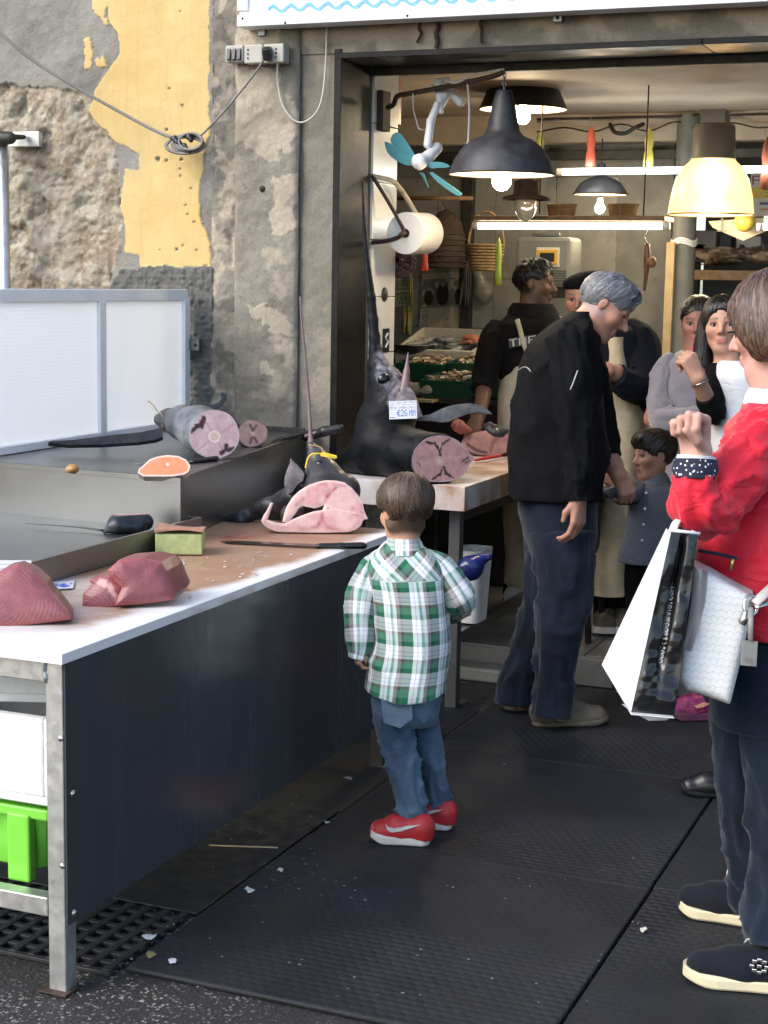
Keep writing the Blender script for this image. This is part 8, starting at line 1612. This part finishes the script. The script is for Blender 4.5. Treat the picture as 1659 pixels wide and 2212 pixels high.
MB().tube([H.p(-.30, .05, .50), H.p(-.29, .33, .50)], .003, 6).out('glasses_arm', M['black_plastic'], wr_, True)
garment('collar', [(838, 1622, 1712, 0, .062), (856, 1612, 1722, 0, .075), (884, 1604, 1735, 0, .09)], d, M['dots_white'], wr_, 48, 5, .003, 81, 2.0, False)
garment('jacket', [(868, 1618, 1740, 0, .09), (890, 1600, 1765, 0, .12), (930, 1578, 1792, 0, .15), (1000, 1555, 1805, 0, .165), (1080, 1530, 1812, 0, .172), (1160, 1508, 1815, 0, .178), (1230, 1506, 1815, 0, .178), (1300, 1525, 1812, 0, .172), (1345, 1540, 1806, 0, .168), (1356, 1544, 1803, 0, .165)], d, M['red_jacket'], wr_, 100, 9, .012, 82, 2.3, True, None, None, (8, 12, .5))
garment('jacket_hem', [(1350, 1541, 1806, 0, .169), (1362, 1543, 1804, 0, .169)], d, M['navy_cloth'], wr_, 60, 3, 0, 83, 2.3)
sleeve('sleeve', [(1676, 915, -.06, 52), (1655, 950, -.10, 64), (1615, 1000, -.15, 66), (1570, 1050, -.19, 64), (1530, 1092, -.22, 62), (1508, 1092, -.24, 57), (1500, 1060, -.245, 50), (1502, 1025, -.245, 44)], d, M['red_jacket'], wr_, 56, 11, .014, 84, 1.0, (0, 0), 20)
sleeve('cuff', [(1501, 1035, -.245, 46), (1502, 1015, -.245, 47), (1503, 992, -.245, 45)], d, M['dots'], wr_, 44, 6, .003, 85); sleeve('cuff_lining', [(1503, 998, -.245, 42), (1504, 985, -.245, 41.5)], d, M['white_cloth'], wr_, 40, 4, .001, 86)
sleeve('sleeve', [(1740, 915, .06, 50), (1765, 960, .10, 58), (1775, 1080, .13, 54), (1745, 1200, .10, 46)], d, M['red_jacket'], wr_, 40, 7, .012, 87)
zp = [J(1509, 1189, -.166), J(1548, 1196, -.178), J(1592, 1207, -.186)]; MB().tube(spline(zp, 5), .010, 8, flat=.4).out('pocket_zip', M['dots'], wr_, True, uv=None); MB().tube([J(1583, 1207, -.196), J(1579, 1232, -.19)], .004, 6, flat=.5).out('zip_pull', M['gold'], wr_, True)
garment('jeans', [(1330, 1548, 1800, 0, .155), (1420, 1540, 1802, 0, .16), (1500, 1538, 1800, .01, .16), (1560, 1540, 1795, .01, .15)], d, M['denim_navy'], wr_, 60, 6, .006, 88)
sleeve('trouser_leg', [(1692, 1430, -.05, 106), (1690, 1560, -.06, 96), (1690, 1700, -.06, 80), (1686, 1820, -.06, 68), (1678, 1920, -.06, 63), (1673, 2000, -.06, 63), (1672, 2030, -.06, 62)], d, M['denim_navy'], wr_, 44, 9, .018, 89, 1.0, (0, 0), 13); sleeve('trouser_leg', [(1612, 1430, .10, 74), (1603, 1560, .12, 66), (1606, 1700, .13, 56), (1614, 1830, .15, 48), (1628, 1930, .17, 44), (1636, 1960, .17, 43)], d, M['denim_navy'], wr_, 44, 9, .016, 90, 1.0, (0, 0), 13)
o, pt = shoe(wr_, P(1735, 2140, Z=.018), P(1474, 2112, Z=.018), M['navy_shoe'], M['cream_rubber'], .095, .085, .027, rise=.012)
sd_s = 1 if (pt(.5, .05, 0) - pt(.5, 0, 0)) @ V(0, 0, 1) > 0 else -1
mb = MB()
for x, z_ in ((.33, .078), (.37, .082), (.41, .078), (.31, .066), (.43, .066), (.33, .056), (.37, .052), (.41, .056), (.37, .067)): mb.box(pt(x, sd_s * .043, z_), (.012, .01, .009), None, .002)
mb.out('buckle_motif', M['silver'], o); MB().tube(spline([pt(.50, 0, .10), pt(.47, .01, .115), pt(.44, 0, .10)], 4), .003, 6, flat=.5).out('lace_loop', M['lace'], o, True); MB().tube(spline([pt(.60, .02, .075), pt(.58, 0, .085)], 4), .003, 6).out('lace_loop', M['lace'], o, True)
o, pt = shoe(wr_, P(1640, 1995, Z=.018), P(1466, 1965, Z=.018), M['navy_shoe'], M['cream_rubber'], .095, .085, .027, rise=.012); MB().tube(spline([pt(.42, 0, .10), pt(.40, .0, .13), pt(.34, .0, .125)], 4), .004, 6, flat=.6).out('lace_loop', M['lace'], o, True)

# ---- shopping bag, handbag and key tag
dB = d - .30; B = lambda x, y, dd=0.0: C(x, y, dB + dd)
bag = thing('shopping_bag', B(1400, 1550), 'tall white and black glossy shopping bag with web address', 'bag')
NT_, NB = (B(1450, 1149), B(1508, 1156)), (B(1363, 1538), B(1457, 1546)); FT, FB = (B(1439, 1141, .30), B(1492, 1146, .30)), (B(1300, 1436, .30), B(1392, 1440, .30))
def gus(u_, v_): 
    return paint(u_.shape, (u_ > -1, (0.010, 0.010, 0.011)), (text(v_, 1 - u_, 'www.liabdanno.com', .28, .70, .45, .56), (0.62, 0.62, 0.62)))
nx, ny = 60, 260; uu, vv = np.meshgrid(np.linspace(0, 1, nx), np.linspace(0, 1, ny)); pts = (NB[0] * (1 - uu[..., None]) + NB[1] * uu[..., None]) * (1 - vv[..., None]) + (NT_[0] * (1 - uu[..., None]) + NT_[1] * uu[..., None]) * vv[..., None]
q = np.stack([uu * .5, vv * 3, 0 * uu], -1); ed_ = np.minimum(np.minimum(uu, 1 - uu) * 8, np.minimum(vv, 1 - vv) * 12).clip(0, 1)
dsp = (-.03 * np.exp(-((uu - .5) / .10) ** 2) * vv + .008 * fbm(q, 2.4, 5, 3) * (1 - .6 * vv)) * ed_; pts = pts + dsp[..., None] * V(.1, 0, 1)
i = (np.arange(ny - 1)[:, None] * nx + np.arange(nx - 1)).ravel(); mesh('gusset', pts.reshape(-1, 3), np.stack([i, i + 1, i + nx + 1, i + nx], 1), vcol('gloss_black_film', .18, .02, 20), bag, True, col=gus(uu, vv).reshape(-1, 3))
wm = mat('white_gloss_card', (0.80, 0.80, 0.80), .3, var=.03)
def quadgrid(name, a, b, c, e, m, amp=.006, seed=1, par=bag, n=30):
    uu, vv = np.meshgrid(np.linspace(0, 1, n), np.linspace(0, 1, n)); p = (a * (1 - uu[..., None]) + b * uu[..., None]) * (1 - vv[..., None]) + (e * (1 - uu[..., None]) + c * uu[..., None]) * vv[..., None]
    nn = _u(np.cross(b - a, e - a)); w = np.minimum(np.minimum(uu, 1 - uu), np.minimum(vv, 1 - vv)) * 6; p = p + (amp * fbm(np.stack([uu * 3, vv * 3, 0 * uu + seed], -1), 1.0, seed) * np.clip(w, 0, 1))[..., None] * nn
    i = (np.arange(n - 1)[:, None] * n + np.arange(n - 1)).ravel(); return mesh(name, p.reshape(-1, 3), np.stack([i, i + 1, i + n + 1, i + n], 1), m, par, True)
quadgrid('side', FB[0], NB[0], NT_[0], FT[0], wm, .006, 2); quadgrid('side', NB[1], FB[1], FT[1], NT_[1], wm, .006, 3); quadgrid('back_gusset', FB[1], FB[0], FT[0], FT[1], mat('gloss_black_b', (0.01, 0.01, 0.011), .2), .006, 4)
lo = [B(1402, 1557, .02), B(1440, 1556, .02)]; quadgrid('bottom', FB[0], FB[1], NB[1] + V(0, -.006), NB[0] + V(0, -.006), wm, .004, 5)
v, f = prism([NB[0] + V(-.003, .003), NB[1] + V(.002, .004), lo[1], lo[0]], V(0, 0, -.12)); mesh('bottom_edge', v, f, wm, bag, False)
MB().tube([NT_[0] + V(-.004, .004), NT_[1] + V(.004, .003)], .004, 6).out('rim', wm, bag, True)
MB().tube(spline([B(1452, 1150, .02), B(1462, 1128, .05), B(1478, 1120, .08), B(1494, 1135, .05), B(1500, 1155, .02)], 5), .010, 8, flat=.4).out('handle', wm, bag, True)
hb = thing('handbag', B(1560, 1500), 'white patterned leather handbag with silver ring and zip', 'bag')
def quilt(x, y, e):
    c = np.tile((0.66, 0.66, 0.64), (len(x), 1)); a = (x + y * .35) / 15.0; b = (x * .1 - y) / 15.0 + .15 * np.sin(x * .35)
    l = np.maximum(np.exp(-(np.abs(b % 1 - .5) / .05) ** 2), np.exp(-(np.abs(a % 1 - .5) / .04) ** 2) * ((b * 2).astype(int) % 2)); c = lerpc(c, (0.34, 0.33, 0.32), l * .7)
    st_ = segd(x, y, [(1522, 1235), (1516, 1300), (1500, 1360), (1488, 1400)]); c = lerpc(c, (0.22, 0.19, 0.17), smooth(9, 5, st_)); return lerpc(c, (0.35, 0.30, 0.28), smooth(1520, 1505, x) * smooth(1420, 1330, y))
cut('bag_body', [(1500, 1222), (1530, 1236), (1575, 1262), (1628, 1290), (1622, 1330), (1602, 1420), (1578, 1518), (1574, 1521), (1530, 1505), (1485, 1492), (1470, 1466), (1478, 1400), (1492, 1310)], B(1550, 1380, .06), _u(V(-.15, .05, 1)), _u(AWAY + RIGHT * .2) * .08, quilt, 1.6, vcol('white_leather', .4, .05, 20, .1, 120), hb, (0.5, 0.5, 0.48), .02)
MB().tube([B(1622, 1308, .02) + frame(V(.3, .2, 1)) @ np.array([.016 * math.cos(a), .022 * math.sin(a), 0]) for a in np.linspace(0, 2 * np.pi, 25)], .004, 8, False).out('ring', M['silver'], hb, True)
MB().tube(spline([B(1612, 1322, .02), B(1608, 1336, .015), B(1602, 1345, .02)], 4), .010, 8).out('clasp', M['silver'], hb, True); MB().tube(spline([B(1630, 1304, .02), B(1650, 1285, .03), B(1700, 1240, .10)], 4), .012, 8, flat=.35).out('strap', mat('pale_strap', (0.5, 0.45, 0.42), .4), hb, True); MB().tube(spline([B(1630, 1310, .02), B(1665, 1300, .03), B(1710, 1290, .1)], 4), .010, 8, flat=.35).out('strap', M['silver'], hb, True)
kt = thing('key_tag', B(1620, 1440), 'small grey leather tag dangling from the handbag ring', 'tag'); v, f = prism([B(x, y, -.01) for x, y in ((1606, 1383), (1637, 1386), (1634, 1440), (1601, 1437))], V(0, 0, -.008)); lt = mat('grey_leather', (0.22, 0.215, 0.2), .5, var=.08); mesh('leather', v, f, lt, kt, False)
MB().tube([B(1622, 1312, .0), B(1621, 1384, -.012)], .006, 8, flat=.4).out('strap', lt, kt, True); MB().box(B(1618, 1426, -.022), (.012, .004, .006)).out('plate', M['silver'], kt)
